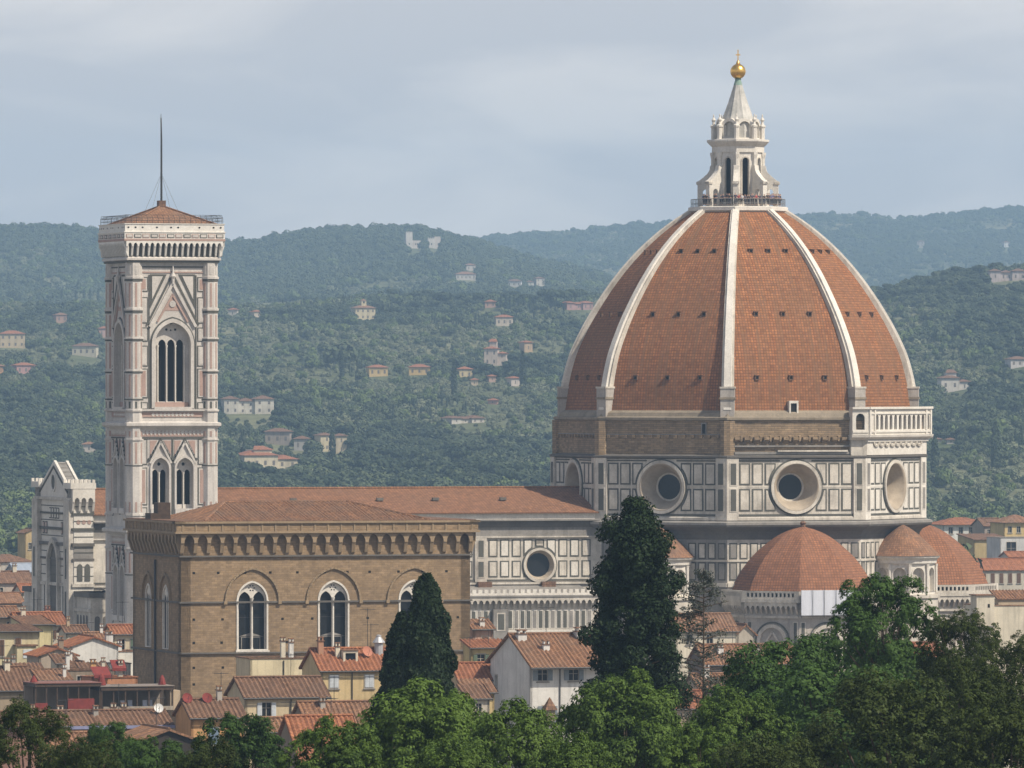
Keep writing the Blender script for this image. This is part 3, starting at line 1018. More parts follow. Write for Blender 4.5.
def tribune(th, D=30.5):
    ex, ey = math.cos(th), math.sin(th)
    ox, oy = ex * D, ey * D
    tb = MB()
    zr = np.linspace(0, 1, 26)
    for k in range(8):
        t2 = th + k * pi / 4
        v_ = 0.0
        for i in range(25):
            A0, A1 = 11.05 * C8 * tr_r(zr[i]), 11.05 * C8 * tr_r(zr[i + 1])
            z0, z1 = 29.2 + 9.8 * zr[i], 29.2 + 9.8 * zr[i + 1]
            F0 = Fr(ox + A0 * math.cos(t2), oy + A0 * math.sin(t2), t2); F1 = Fr(ox + A1 * math.cos(t2), oy + A1 * math.sin(t2), t2)
            h0, h1 = A0 * T8, A1 * T8; dv = math.hypot(z1 - z0, A1 - A0)
            tb.face([F0(-h0, z0, 0), F0(h0, z0, 0), F1(h1, z1, 0), F1(-h1, z1, 0)], DTILE2, uv=[(-h0, v_), (h0, v_), (h1, v_ + dv), (-h1, v_ + dv)])
            v_ += dv
    tb.lathe([(.45, 38.7), (.4, 39.3), (.55, 39.5), (.3, 39.8)], 8, RTILE_D, cx=ox, cy=oy)
    wl = MB()
    R2 = 11.75
    for k in (-2, -1, 0, 1, 2):
        t2 = th + k * pi / 4
        A = R2 * C8; hw = A * T8
        F0 = Fr(ox + A * math.cos(t2), oy + A * math.sin(t2), t2)
        m = WH
        wl.fbox(F0, -hw, hw, 10, 28.2, -1.5, 0, TRB)
        # parapet with small pierced squares, on a corbel table
        hs = [rect(-hw + .35 + i * (2 * hw - .7) / 12 + .15, -hw + .35 + (i + 1) * (2 * hw - .7) / 12 - .15, 28.35, 28.95) for i in range(12)]
        wl.ext(F0, rect(-hw - .35, hw + .35, 28.05, 29.25), .55, .85, m, holes=hs, back=True)
        wl.fbox(F0, -hw - .2, hw + .2, 28.05, 28.2, -1.5, .55, GY)
        wl.fbox(F0, -hw, hw, 29.1, 29.2, -1.6, .55, GY)
        wl.fbox(F0, -hw - .37, hw + .37, 27.5, 28.05, .1, .95, m)
        corbels(wl, F0, -hw + .2, hw - .2, 25.7, 27.5, 10, .8, m)
        wl.fbox(F0, -hw, hw, 25.1, 25.45, 0, .3, m)
        ar = arch(0, 2.55, 17.5, 21.6, 0, 12)
        wl.ring(F0, ar, arch(0, 2.0, 17.5, 21.6, 0, 12), 0, .35, m)
        wl.ring(F0, arch(0, 2.95, 17.5, 21.6, 0, 12), arch(0, 2.75, 17.5, 21.6, 0, 12), 0, .15, GR)
        strip(wl, F0, [(-1.5, 20.8), (0, 23.0), (1.5, 20.8)], .3, 0, .2, m)
        wl.fbox(F0, -1.9, 1.9, 20.2, 20.5, 0, .2, m)
        wl.fbox(F0, -.5, .5, 17.0, 19.9, 0, .1, GR)
        for s in (-1, 1):
            q0, q1 = sorted((s * 3.45, s * 4.3))
            panel(wl, F0, q0, q1, 18, 24.6, .16, m, GR, 0)
        wl.fbox(F0, -hw, hw, 16.8, 17.3, 0, .5, m)
        # ring of low chapels below
        A2 = 19.5 * C8; h2 = A2 * T8
        F2 = Fr(ox + A2 * math.cos(t2), oy + A2 * math.sin(t2), t2)
        wl.fbox(F2, -h2, h2, 0, 14, -1, 0, WH)
        wl.face([F2(-h2, 14, .3), F2(h2, 14, .3), F0(hw, 16.8, 0), F0(-hw, 16.8, 0)], RTILE)
        panel(wl, F2, -5, -1.5, 4, 11, .4, GR, WH); panel(wl, F2, 1.5, 5, 4, 11, .4, GR, WH)
    t_ = wl.build('tribune', cath)
    tb.build('half_dome', t_)


tribune(-pi / 2)
tribune(0)

# --- small round exedrae on the diagonals


def exedra(th, D=28.7):
    ox, oy = D * math.cos(th), D * math.sin(th)
    eb = MB()
    n = 10
    rr = 5.05
    ap = rr * math.cos(pi / n); hw = ap * math.tan(pi / n)
    for i in range(-3, 4):
        t2 = th + i * 2 * pi / n
        F0 = Fr(ox + ap * math.cos(t2), oy + ap * math.sin(t2), t2)
        nic = arch(0, 1.02, 28.6, 31.3, 0, 7)
        eb.ext(F0, rect(-hw, hw, 28.0, 33.0), -.7, 0, WH2, holes=[nic])
        eb.face([F0(p[0], p[1], -.65) for p in arch(0, 1.1, 28.5, 31.4, 0, 7)], WH)
        eb.ring(F0, arch(0, 1.22, 28.6, 31.3, 0, 7), nic, 0, .12, WH2)
        for s in (-1, 1):
            eb.lathe([(.2, 28.5), (.2, 32.5), (.28, 32.9)], 6, WH2, cx=F0(s * (hw - .02), 0, .18)[0], cy=F0(s * (hw - .02), 0, .18)[1], cap=False)
    eb.lathe([(5.25, 33.0), (5.3, 33.5), (5.75, 33.9), (5.75, 34.2)], 24, WH2, cx=ox, cy=oy)
    eb.lathe([(5.5, 16), (5.5, 27.5), (5.8, 27.6), (5.8, 28.1), (4.9, 28.2)], 24, WH, cx=ox, cy=oy)
    rb = MB()
    q = [(5.9, 34.15), (4.3, 35.75), (2.4, 37.5), (1.0, 38.5), (0, 39.0)]
    v_ = 0
    N = 28
    for (r0, z0), (r1, z1) in zip(q[:-1], q[1:]):
        dv = math.hypot(r1 - r0, z1 - z0)
        for i in range(N):
            t0, t1 = 2 * pi * i / N, 2 * pi * (i + 1) / N
            pp = [(ox + r0 * math.cos(t0), oy + r0 * math.sin(t0), z0), (ox + r0 * math.cos(t1), oy + r0 * math.sin(t1), z0), (ox + r1 * math.cos(t1), oy + r1 * math.sin(t1), z1), (ox + r1 * math.cos(t0), oy + r1 * math.sin(t0), z1)]
            w0, w1 = r0 * 2 * pi / N, r1 * 2 * pi / N
            uv = [(i * 1.3 - w0 / 2, v_), (i * 1.3 + w0 / 2, v_), (i * 1.3 + w1 / 2, v_ + dv), (i * 1.3 - w1 / 2, v_ + dv)]
            if r1 == 0:
                pp, uv = pp[:3], uv[:3]
            rb.face(pp, RTILE, uv=uv)
        v_ += dv
    e_ = eb.build('exedra', cath)
    rb.build('conical_roof', e_)


exedra(-pi / 4)
exedra(-3 * pi / 4)

# --- nave and aisles
nb = MB()
X0, X1 = -108.2, -24.5
bays = [-36.5 - 19.3 * i for i in range(4)]
for (yy, an) in ((-11, -pi / 2), (11, pi / 2)):
    F0 = Fr(0, yy, an)
    sg = 1 if an < 0 else -1
    cs = [sg * b for b in bays]
    a0, a1 = sorted((sg * X0, sg * X1))
    nb.ext(F0, rect(a0, a1, 22, 40.2), -1.2, 0, WH, holes=[circ(c, 32.85, 2.45, 32) for c in cs])
    if an > 0:
        continue
    for c in cs:
        for (z0, z1) in ((31.0, 33.55), (34.15, 36.85)):
            for j in range(-4, 5):
                panel(nb, F0, c + j * 1.9 - .74, c + j * 1.9 + .74, z0, z1, .2, GR, WH2 if j % 2 else WH, 0, (c, 32.85, 2.85))
        panel(nb, F0, c - .74, c + .74, 35.95, 36.85, .2, GR, WH, 0)
        pc = c - 9.65
        nb.fbox(F0, pc - .95, pc + .95, 30.3, 37.2, 0, .35, WH)
        for (z0, z1) in ((30.9, 33.6), (34.0, 36.9)):
            panel(nb, F0, pc - .6, pc + .6, z0, z1, .18, WH, GR, .35)
    nb.fbox(F0, a0, a1, 37.15, 37.35, 0, .4, WH)
    nb.fbox(F0, a0, a1, 37.35, 38.75, 0, .18, GY)
    nb.fbox(F0, a0, a1, 38.75, 39.75, 0, .45, DKS)  # dark frieze paints the shade below the overhanging cornice
    nb.fbox(F0, a0, a1, 39.75, 40.0, 0, 1.15, GY)
    nb.fbox(F0, a0, a1, 40.0, 41.05, -1, .35, WH2)
    nb.fbox(F0, a0, a1, 30.45, 30.65, 0, .2, GR)
    nb.fbox(F0, a0, a1, 29.9, 30.2, 0, .3, WH)
nave = nb.build('nave', cath)
for b in bays:
    F0 = Fr(0, -11, -pi / 2)
    ob = MB()
    ob.ring(F0, circ(b, 32.85, 2.85, 32), circ(b, 32.85, 2.62, 32), 0, .16, GR)
    ob.ring(F0, circ(b, 32.85, 2.68, 32), circ(b, 32.85, 2.3, 32), 0, .3, WH)
    ob.loft(F0, circ(b, 32.85, 2.3, 32), .3, circ(b, 32.85, 1.85, 32), -.7, OCS)
    ob.face([F0(*p, -.7) for p in circ(b, 32.85, 1.86, 32)], GLASS)
    ob.build('round_window', nave)
rf = MB()
rs = math.hypot(11.9, 3.95)
for s in (-1, 1):
    NS = 40
    for i in range(NS):
        xa, xb = X0 + (X1 - X0) * i / NS, X0 + (X1 - X0) * (i + 1) / NS
        rf.face([(xa, s * 11.9, 41.1), (xb, s * 11.9, 41.1), (xb, 0, 44.75), (xa, 0, 44.75)], NTILE, uv=[(xa, 0), (xb, 0), (xb, rs), (xa, rs)])
    rf.face([(X0, s * 11.9, 41.1), (X1, s * 11.9, 41.1), (X1, s * 11.9, 40.9), (X0, s * 11.9, 40.9)], NTILE)
    rf.face([(X0, s * 11.9, 40.9), (X1, s * 11.9, 40.9), (X1, s * 10.5, 40.9), (X0, s * 10.5, 40.9)], GY)
    rf.face([(X0, s * 11.9, 41.1), (X0, 0, 44.75), (X0, 0, 40)], WH)
rf.tube((X0, 0, 44.8), (X1, 0, 44.8), .22, .22, NTILE, 6)
for xx in (-41, -52, -61, -75):
    rf.box(xx - .5, xx + .5, -6.6, -6.0, 42.9, 43.35, DKS)
rf.build('nave_roof', nave)

ab = MB()
F0 = Fr(0, -20.5, -pi / 2)
ab.fbox(F0, -106.5, -30, 0, 28.2, -1.5, 0, WH)
npan = 76
for i in range(npan):
    a = -105.8 + i * .985
    panel(ab, F0, a, a + .86, 23.25, 26.15, .14, WH2, GR if i % 3 else GY, 0.02)
ab.fbox(F0, -106.5, -30, 22.5, 23.1, 0, .35, WH2)
ab.fbox(F0, -106.5, -30, 21.3, 22.5, 0, .12, GY)
corbels(ab, F0, -106.3, -30.2, 26.3, 28.2, 78, .85, WH)
ab.fbox(F0, -106.6, -29.9, 28.2, 28.45, -1.5, 1.0, GY)
crn = []
for i in range(78):
    a = -106.3 + i * .976
    crn += [(a, 28.45), (a, 29.35), (a + .62, 29.35), (a + .62, 28.8), (a + .976, 28.8)]
crn += [(-30.2, 28.45)]
ab.ext(F0, crn, .6, .9, WH2, back=True)
for b in bays:
    pc = b - 9.65
    ab.fbox(F0, pc - 1.2, pc + 1.2, 0, 26.3, 0, 1.2, GY)
    panel(ab, F0, pc - .7, pc + .7, 23.0, 25.8, .2, WH, GR, 1.2)
ab.face([(-106.5, -20.4, 28.0), (-30, -20.4, 28.0), (-30, -11, 29.7), (-106.5, -11, 29.7)], GY)
for i in range(14):
    xx = -104 + i * 5.2
    if i % 2:
        ab.box(xx, xx + 2.2, -12.2, -11.4, 29.3, 30.3, RTILE_D)
aisle = ab.build('aisle', cath)
nb2 = MB()
nb2.fbox(Fr(0, 20.5, pi / 2), 30, 106.5, 0, 28.2, -1.5, 0, WH)
nb2.face([(-106.5, 20.4, 28.25), (-30, 20.4, 28.25), (-30, 11, 29.9), (-106.5, 11, 29.9)], RTILE)
nb2.build('aisle', cath)

# --- west front
fb = MB()
Fw = Fr(-111.4, 0, pi)           # a runs to the south, so +a is the side towards us
Fs = Fr(0, -11.6, -pi / 2)
fb.box(-111.4, -108.2, -11.6, 11.6, 0, 43.6, WH2)
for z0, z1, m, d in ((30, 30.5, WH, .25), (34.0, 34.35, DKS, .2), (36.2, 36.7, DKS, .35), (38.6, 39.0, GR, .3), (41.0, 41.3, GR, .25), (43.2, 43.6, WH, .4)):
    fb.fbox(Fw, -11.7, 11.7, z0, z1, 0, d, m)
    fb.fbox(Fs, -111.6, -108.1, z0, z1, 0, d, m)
for s in (-1, 1):
    a0, a1 = sorted((s * 8.2, s * 11.6))
    fb.fbox(Fw, a0, a1, 0, 43.2, 0, .7, WH)
    panel(fb, Fw, (a0 + a1) / 2 - .6, (a0 + a1) / 2 + .6, 31, 36, .2, WH, GR, .7)
    panel(fb, Fw, (a0 + a1) / 2 - .6, (a0 + a1) / 2 + .6, 24.5, 29.5, .2, WH, GR, .7)
    # crenellated corner turret on corbels
    bx0, bx1 = sorted((s * 7.6, s * 12.4))
    fb.box(-112.0, -108.0, -bx1, -bx0, 45.0, 45.9, WH2)
    for i in range(6):
        x_ = -112.0 + i * .69
        fb.box(x_, x_ + .4, -bx1, -bx1 + .5, 45.9, 46.4, WH2)
        fb.box(x_, x_ + .4, -bx0 - .5, -bx0, 45.9, 46.4, WH2)
    fb.box(-111.5, -108.2, -bx1 + .7, -bx0 - .7, 43.6, 45.0, GY)
corbels(fb, Fr(0, -11.6, -pi / 2), -111.5, -108.3, 41.3, 45.0, 3, .75, WH2)
# the lit south flank: a two-light window above another, and quatrefoil panels
fb.fbox(Fs, -111.3, -108.25, 30.5, 34.0, 0, .12, WH2); fb.fbox(Fs, -111.3, -108.25, 34.35, 36.2, 0, .1, GY)
fb.fbox(Fs, -111.3, -108.25, 36.7, 38.6, 0, .1, WH2); fb.fbox(Fs, -111.3, -108.25, 39.0, 41.0, 0, .1, WH2)
for c in (-110.4, -109.2):
    fb.ext(Fs, arch(c, .42, 30.9, 33.0, .3, 5), .12, .2, GR)
    fb.ext(Fs, arch(c, .42, 24.7, 28.2, .3, 5), 0, .2, GR)
for c in (-110.6, -109.75, -108.9):
    fb.ext(Fs, circ(c, 39.9, .34, 8), .1, .16, PK)
for z0 in (31.6, 33.0, 35.2, 37.6, 40.0, 42.2):
    fb.fbox(Fw, -8.1, 8.1, z0, z0 + .14, 0, .06, GR); fb.fbox(Fs, -111.3, -108.25, z0, z0 + .12, 0, .16, GR)
for c in (-6.6, -4.9, 4.9, 6.6):
    panel(fb, Fw, c - .6, c + .6, 24.5, 30.4, .18, GR, WH2, .02); panel(fb, Fw, c - .6, c + .6, 37.9, 39.8, .16, GR, PK2, .02)
for c in (-2.4, -.8, .8, 2.4):
    panel(fb, Fw, c - .6, c + .6, 40.3, 42.0, .16, GR, WH2, .02)
fb.ring(Fr(-111.5, 0, pi), circ(0, 45.9, 1.5, 20), circ(0, 45.9, 1.15, 20), 0, .15, WH2)
fb.ext(Fr(-111.5, 0, pi), circ(0, 45.9, 1.15, 20), 0, .05, GR)
for s in (-1, 1):
    strip(fb, Fr(-111.5, 0, pi), [(s * 8.6, 44.4), (0, 48.3)], .3, 0, .12, GR)
pa = arch(0, 3.1, 22, 33.0, .25, 9)
fb.ring(Fw, [(-a, z) for a, z in arch(-.5, 3.6, 22, 33, .25, 9)], [(-a, z) for a, z in arch(-.5, 2.9, 22, 33, .25, 9)], 0, .6, WH)
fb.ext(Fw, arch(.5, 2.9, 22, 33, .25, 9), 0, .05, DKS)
# gable: a thick wedge with white copings
for x0, x1, m, e in ((-111.5, -111.1, WH2, .25), (-111.1, -109.6, GY, 0), (-109.6, -109.2, WH2, .2)):
    ap_, hb_ = 49.4 + e, 9.6 + e
    za = [(0, ap_ - .4), (hb_, 44.6 + e * .5), (hb_, 43.6), (-hb_, 43.6), (-hb_, 44.6 + e * .5)]
    fb.ext(Fr(x0, 0, pi), za, -(x1 - x0), 0, m, back=True)
for i in range(7):
    f = (i + .5) / 7
    fb.box(-111.1, -109.6, -9.4 * f - .1, -9.4 * f + .1, 49.0 - 4.4 * f, 49.12 - 4.4 * f, GY)
# lower aisle ends of the front
for s in (-1, 1):
    y0, y1 = sorted((s * -11.6, s * -20.8))
    fb.box(-111.0, -106.6, y0, y1, 0, 29.4, WH)
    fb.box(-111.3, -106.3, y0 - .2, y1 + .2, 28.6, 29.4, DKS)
    fb.box(-111.3, -106.3, y0 - .1, y1 + .1, 26.4, 26.9, WH)
Fs2 = Fr(0, -20.8, -pi / 2)
for c in (-110, -108.7, -107.4):
    fb.ext(Fs2, arch(c, .4, 23.5, 25.4, 0, 5), 0, .05, DKS)
Fw2 = Fr(-111.0, 0, pi)
for c in (13, 14.8, 16.6, 18.4):
    fb.ext(Fw2, arch(c, .5, 23.3, 25.4, 0, 5), 0, .05, DKS)
fb.build('west_front', cath)

# white sheeting and poles hung on the parapet of the south tribune
tS = -pi / 2
Asc = 11.75 * C8
sh = thing('scaffold_sheet', 'white sheeting hung on poles below the nearest small tiled half dome', 'sheeting', (CX, CY, 0), GRID)
FS = Fr(0, -30.5 - Asc, -pi / 2)
hw = Asc * T8
sb = MB()
nn = 24
for i in range(nn):
    a0, a1 = -hw - .2 + (2 * hw + .6) * i / nn, -hw - .2 + (2 * hw + .6) * (i + 1) / nn
    f0, f1 = 1.35 + .025 * math.sin(i * 1.3), 1.35 + .025 * math.sin((i + 1) * 1.3)
    for (z0, z1, e0, e1) in ((25.6, 27.4, .02, .06), (27.4, 29.45, .06, 0)):
        sb.face([FS(a0, z0, f0 + e0), FS(a1, z0, f1 + e0), FS(a1, z1, f1 + e1), FS(a0, z1, f0 + e1)], SHEET, sm=True)
sb.build('sheet', sh, merge=True)
for i in range(6):
    a = -hw - .2 + (2 * hw + .5) * i / 5
    pb = MB()
    pb.tube(FS(a, 25.2, 1.5), FS(a, 29.9, 1.5), .035, .035, IRON, 5)
    pb.build('pole', sh)

# ================================================================== BELL TOWER
_bx, _by_ = 35.76 - .9534 * 105.1 + .3017 * 40, 1250 - .3017 * 105.1 - .9534 * 40
tower = thing('bell_tower', 'tall square marble bell tower with a low red roof and a thin mast', 'bell tower', (_bx, _by_, 0), GRID)
WT = m_stone('tower_marble', (0.61, 0.57, 0.52), (0.30, 0.27, 0.245), 0.3, 0.5)
HALF = 6.98
shaft = MB()
winparts = []
BZ = (24.2, 40.2, 56.0)


def inlay(mb, F, c, hw, z0, z1, m, d):
    panel(mb, F, c - hw, c + hw, z0, z1, .16, GR, WT, d)
    if z1 - z0 > 1.2:
        mb.ext(F, rect(c - hw + .34, c + hw - .34, z0 + .34, z1 - .34), d, d + .13, m)


for k in range(4):
    th = k * pi / 2
    F0 = Fr(6.35 * math.cos(th), 6.35 * math.sin(th), th)
    trif = arch(0, 2.75, 57.4, 66.9, .2, 9)
    shaft.ext(F0, rect(-6.0, 6.0, 55.9, 79.4), -1.3, 0, WT, holes=[trif])
    for zb in (41.2, 25.2):
        hs = [arch(s * 1.87, 1.3, zb + 1.2, zb + 7.2, .3, 7) for s in (-1, 1)]
        shaft.ext(F0, rect(-6.0, 6.0, zb - 1.2, zb + 14.8 if zb > 30 else zb + 14.8), -1.2, 0, WT, holes=hs)
    shaft.fbox(F0, -6.0, 6.0, 0, 24.0, -1.2, 0, WT)
    for z in (4, 10, 17):
        for c in (-4, -1.4, 1.4, 4):
            panel(shaft, F0, c - 1, c + 1, z, z + 5, .25, GR, PK if z == 10 else WT)
    # ---- upper stage
    shaft.ring(F0, arch(0, 3.25, 57.4, 66.9, .2, 9), arch(0, 2.75, 57.4, 66.9, .2, 9), 0, .3, WT)
    shaft.ring(F0, arch(0, 3.45, 57.4, 66.9, .2, 9), arch(0, 3.27, 57.4, 66.9, .2, 9), 0, .12, GR)
    for s in (-1, 1):
        strip(shaft, F0, [(s * 3.5, 69.6), (0, 76.0)], .42, 0, .34, WT)
        strip(shaft, F0, [(s * 3.95, 69.8), (s * .25, 76.9)], .28, 0, .16, GR)
        strip(shaft, F0, [(s * 2.3, 70.3), (0, 74.3)], .28, 0, .2, PK)
        # flanking triangles
        tri = [(s * 3.45, 77.3), (s * .9, 77.3), (s * 3.45, 72.2)]
        shaft.ext(F0, tri, 0, .07, GR)
        ti = [(s * 3.15, 77.0), (s * 1.5, 77.0), (s * 3.15, 73.6)]
        shaft.ext(F0, ti, 0, .12, WT)
        c = s * 4.42
        for (z0, z1, m) in ((74.7, 76.9, PK), (70.0, 73.9, WT), (67.3, 69.4, WT), (63.6, 66.7, WT), (58.9, 63.3, PK), (57.2, 58.3, GR)):
            inlay(shaft, F0, c, .62, z0, z1, m, 0)
        shaft.ext(F0, rect(s * 3.6 - .08, s * 3.6 + .08, 57.2, 77.2), 0, .1, GR)
    shaft.ext(F0, [(-1.5, 71.9), (1.5, 71.9), (0, 74.4)], 0, .05, PK)
    shaft.ext(F0, circ(0, 72.9, .5, 12), .05, .15, WT)
    shaft.lathe([(.22, 75.8), (.25, 76.6), (.45, 77.0), (.2, 77.5), (.12, 78.2), (0, 78.9)], 6, WT, cx=F0(0, 0, .3)[0], cy=F0(0, 0, .3)[1], cap=False)
    for (z0, z1, d, m) in ((77.5, 77.7, .1, PK), (78.3, 78.5, .12, GR), (57.0, 57.25, .5, WT), (56.1, 56.8, .1, PK)):
        shaft.fbox(F0, -5.7, 5.7, z0, z1, 0, d, m)
    shaft.fbox(F0, -2.9, 2.9, 57.25, 57.6, -.6, .45, WT)
    for i in range(11):
        shaft.ext(F0, [(-3.3 + i * .6, 56.45), (-3.0 + i * .6, 56.15), (-2.7 + i * .6, 56.45), (-3.0 + i * .6, 56.75)], .1, .15, WT)
    # ---- the two lower stages
    for zb in (41.2, 25.2):
        for s in (-1, 1):
            c0 = s * 1.87
            shaft.ring(F0, arch(c0, 1.6, zb + 1.2, zb + 7.2, .3, 7), arch(c0, 1.3, zb + 1.2, zb + 7.2, .3, 7), 0, .28, WT)
            for q in (-1, 1):
                strip(shaft, F0, [(c0 + q * 1.6, zb + 8.1), (c0, zb + 11.2)], .3, 0, .3, WT)
                strip(shaft, F0, [(c0 + q * 1.75, zb + 8.4), (c0, zb + 11.7)], .2, 0, .12, GR)
                for j in range(5):
                    f = (j + .5) / 5
                    shaft.fbox(F0, c0 + q * 1.95 * (1 - f) - .12, c0 + q * 1.95 * (1 - f) + .12, zb + 8.2 + 3.1 * f, zb + 8.5 + 3.1 * f, 0, .3, GR)
                shaft.ext(F0, [(c0 + q * 1.6, zb + 11.4), (c0 + q * .5, zb + 11.4), (c0 + q * 1.6, zb + 9.2)], 0, .06, PK)
            for (z0, z1, m) in ((zb + 7.8, zb + 11.6, WT), (zb + 1.8, zb + 7.4, PK), (zb + .1, zb + 1.5, WT)):
                inlay(shaft, F0, s * 4.5, .62, z0, z1, m, 0)
            shaft.fbox(F0, c0 - 1.5, c0 + 1.5, zb + .5, zb + 1.3, -.3, .35, WT)
        shaft.ext(F0, rect(-.12, .12, zb + .3, zb + 11.6), 0, .12, GR)
        shaft.fbox(F0, -5.7, 5.7, zb + 11.7, zb + 11.9, 0, .15, GR)
        shaft.fbox(F0, -5.7, 5.7, zb + 12.0, zb + 13.2, 0, .1, PK)
        for i in range(18):
            shaft.ext(F0, [(-5.4 + i * .6, zb + 12.6), (-5.1 + i * .6, zb + 12.15), (-4.8 + i * .6, zb + 12.6), (-5.1 + i * .6, zb + 13.05)], .1, .16, WT)
    winparts.append(F0)
for f_ in (79.0, 55.6, 39.8, 23.9):
    shaft.box(-6, 6, -6, 6, f_ - .5, f_, VOID)
for zc in (53.9, 38.1, 22.4):
    shaft.lathe([(9.0, zc), (9.4, zc + .4), (10.3, zc + .9), (10.3, zc + 1.3), (9.1, zc + 1.6)], 4, WT, a0=pi / 4, a1=pi / 4 + 2 * pi, cap=False)
shaft.box(-3.6, 3.6, -3.6, 3.6, 24, 78, VOID)  # added dark block inside keeps the window openings dark
shaft_o = shaft.build('shaft', tower)
for (sx, sy) in ((-1, -1), (1, -1), (1, 1), (-1, 1)):
    bt = MB()
    cx, cy = sx * 5.75, sy * 5.75
    R8 = 1.34
    bt.lathe([(R8, 0), (R8, 79.6)], 8, WT, cx=cx, cy=cy, a0=OCT, a1=OCT + 2 * pi, cap=False)
    for z, m, h, o in ((76.6, WT, .35, .18), (76.25, GR, .3, .1), (71.9, WT, .35, .18), (71.55, GR, .3, .1), (67.4, GR, .25, .12), (67.65, WT, .25, .18), (62.6, GR, .22, .1), (62.85, WT, .2, .15), (58.6, GR, .2, .1), (56.9, WT, .3, .2), (52.6, WT, .25, .15), (48.8, GR, .15, .08), (41.4, WT, .3, .15), (36.4, WT, .25, .15), (32.6, GR, .15, .08)):
        bt.lathe([(R8, z), (R8 + o, z + .03), (R8 + o, z + h), (R8, z + h + .03)], 8, m, cx=cx, cy=cy, a0=OCT, a1=OCT + 2 * pi, cap=False)
    for k in range(8):
        t2 = k * pi / 4
        A = R8 * C8
        Fq = Fr(cx + A * math.cos(t2), cy + A * math.sin(t2), t2)
        for (z0, z1, m) in ((77.3, 78.6, WT), (72.5, 76.0, PK2), (68.1, 71.3, PK2), (63.3, 67.2, PK2), (59.1, 62.4, PK2), (57.4, 58.4, GR), (53.2, 54.0, PK2), (49.2, 52.3, PK2), (42, 43.5, PK2), (33, 36, PK2)):
            bt.ext(Fq, rect(-.15, .15, z0, z1), 0, .05, PK if m is PK2 else m)
    bt.build('corner_buttress', tower)
for F0 in winparts:
    wb = MB()
    # three lights under a tracery head
    head = arch(0, 2.75, 57.5, 66.9, .2, 9)
    lights = [arch(c, .56, 58.4, 66.9, .35, 5) for c in (-1.36, 0, 1.36)]
    eyes = [circ(c, z, r, 8) for c, z, r in ((-.68, 69.1, .2), (.68, 69.1, .2), (0, 70.1, .24), (0, 69.0, .14))]
    wb.ext(F0, head, -1.25, -.95, WT, holes=lights + eyes, back=True)
    for c in (-2.04, -.68, .68, 2.04):
        x, y, _ = F0(c, 0, -.85)
        wb.lathe([(.16, 58.2), (.11, 58.6), (.11, 66.3), (.2, 66.8)], 6, WH2, cx=x, cy=y, cap=False)
    wb.fbox(F0, -2.6, 2.6, 57.6, 58.3, -.95, -.6, PK)
    wb.build('three_light_window', shaft_o)
    for zb in (41.2, 25.2):
        for s in (-1, 1):
            wb = MB()
            c0 = s * 1.87
            head = arch(c0, 1.3, zb + 1.2, zb + 7.2, .3, 7)
            wb.ext(F0, head, -1.1, -.8, WT, holes=[arch(c0 + q * .6, .46, zb + 1.9, zb + 6.5, .35, 5) for q in (-1, 1)] + [circ(c0, zb + 7.9, .28, 8)], back=True)
            x, y, _ = F0(c0, 0, -.7)
            wb.lathe([(.16, zb + 1.3), (.1, zb + 1.8), (.1, zb + 6.2), (.2, zb + 6.7)], 6, WH2, cx=x, cy=y, cap=False)
            wb.build('two_light_window', shaft_o)
cn = MB()
for k in range(4):
    th = k * pi / 2
    F0 = Fr(6.98 * math.cos(th), 6.98 * math.sin(th), th)
    corbels(cn, F0, -7.3, 7.3, 79.9, 82.2, 17, 0.75, PAR, pointed=.6, wfrac=.32, spring=.66)
SQ = math.sqrt(2)
L4 = lambda prof, m, cap=False: cn.lathe([(r * SQ, z) for r, z in prof], 4, m, a0=pi / 4, a1=pi / 4 + 2 * pi, cap=cap)
L4([(6.9, 79.3), (7.25, 79.4), (7.25, 79.7), (6.95, 79.9)], WT)
L4([(6.85, 79.0), (7.05, 79.05), (7.05, 79.3)], GR)
L4([(6.9, 79.9), (6.9, 82.0)], GR)
L4([(7.72, 82.2), (7.76, 82.25), (7.76, 82.65)], PK)
L4([(7.7, 82.15), (7.7, 82.2), (6.5, 82.2)], WT)
L4([(7.76, 82.65), (7.7, 82.7), (7.7, 83.6), (7.8, 83.8)], PAR)
L4([(7.8, 83.8), (7.8, 83.95), (7.62, 84.0), (7.62, 85.3), (7.72, 85.35), (7.72, 85.5), (7.2, 85.5), (7.2, 84.0), (0, 84.0)], PAR)
for k in range(4):
    th = k * pi / 2
    F0 = Fr(7.62 * math.cos(th), 7.62 * math.sin(th), th)
    for i in (0, 1, 2, 4, 6, 7, 10, 12, 13):
        cn.ext(F0, circ(-7.1 + i * 1.09, 84.75, .16, 8), 0, .03, VOID)
for k in range(4):
    th = k * pi / 2
    F0 = Fr(7.7 * math.cos(th), 7.7 * math.sin(th), th)
    for i in range(12):
        panel(cn, F0, -7.5 + i * 1.26, -7.5 + i * 1.26 + 1.1, 82.8, 83.5, .12, GR if i % 2 else PK, WT, 0.0)
cn_o = cn.build('cornice', tower)
for v in cn_o.data.vertices:            # the crown is squat
    if v.co.z > 82.3:
        v.co.z = 82.3 + (v.co.z - 82.3) * .79
tr = MB()
rw = 6.7
for k in range(4):
    th = k * pi / 2
    F0 = Fr(rw * math.cos(th), rw * math.sin(th), th)
    F1 = Fr(0, 0, th)
    l_ = math.hypot(rw, 2.9)
    tr.face([F0(-rw, 85.0, 0), F0(rw, 85.0, 0), F1(0, 87.9, 0)], RTILE, uv=[(-rw, 0), (rw, 0), (0, l_)])
    tr.fbox(F0, -rw + .6, rw - .6, 84.0, 84.95, -1.0, -.6, WT)
    tr.tube(F0(rw, 85.05, 0), (0, 0, 87.95), .16, .16, RTILE, 5)
tr.box(-.55, .55, -.55, .55, 87.3, 88.7, RTILE_D)
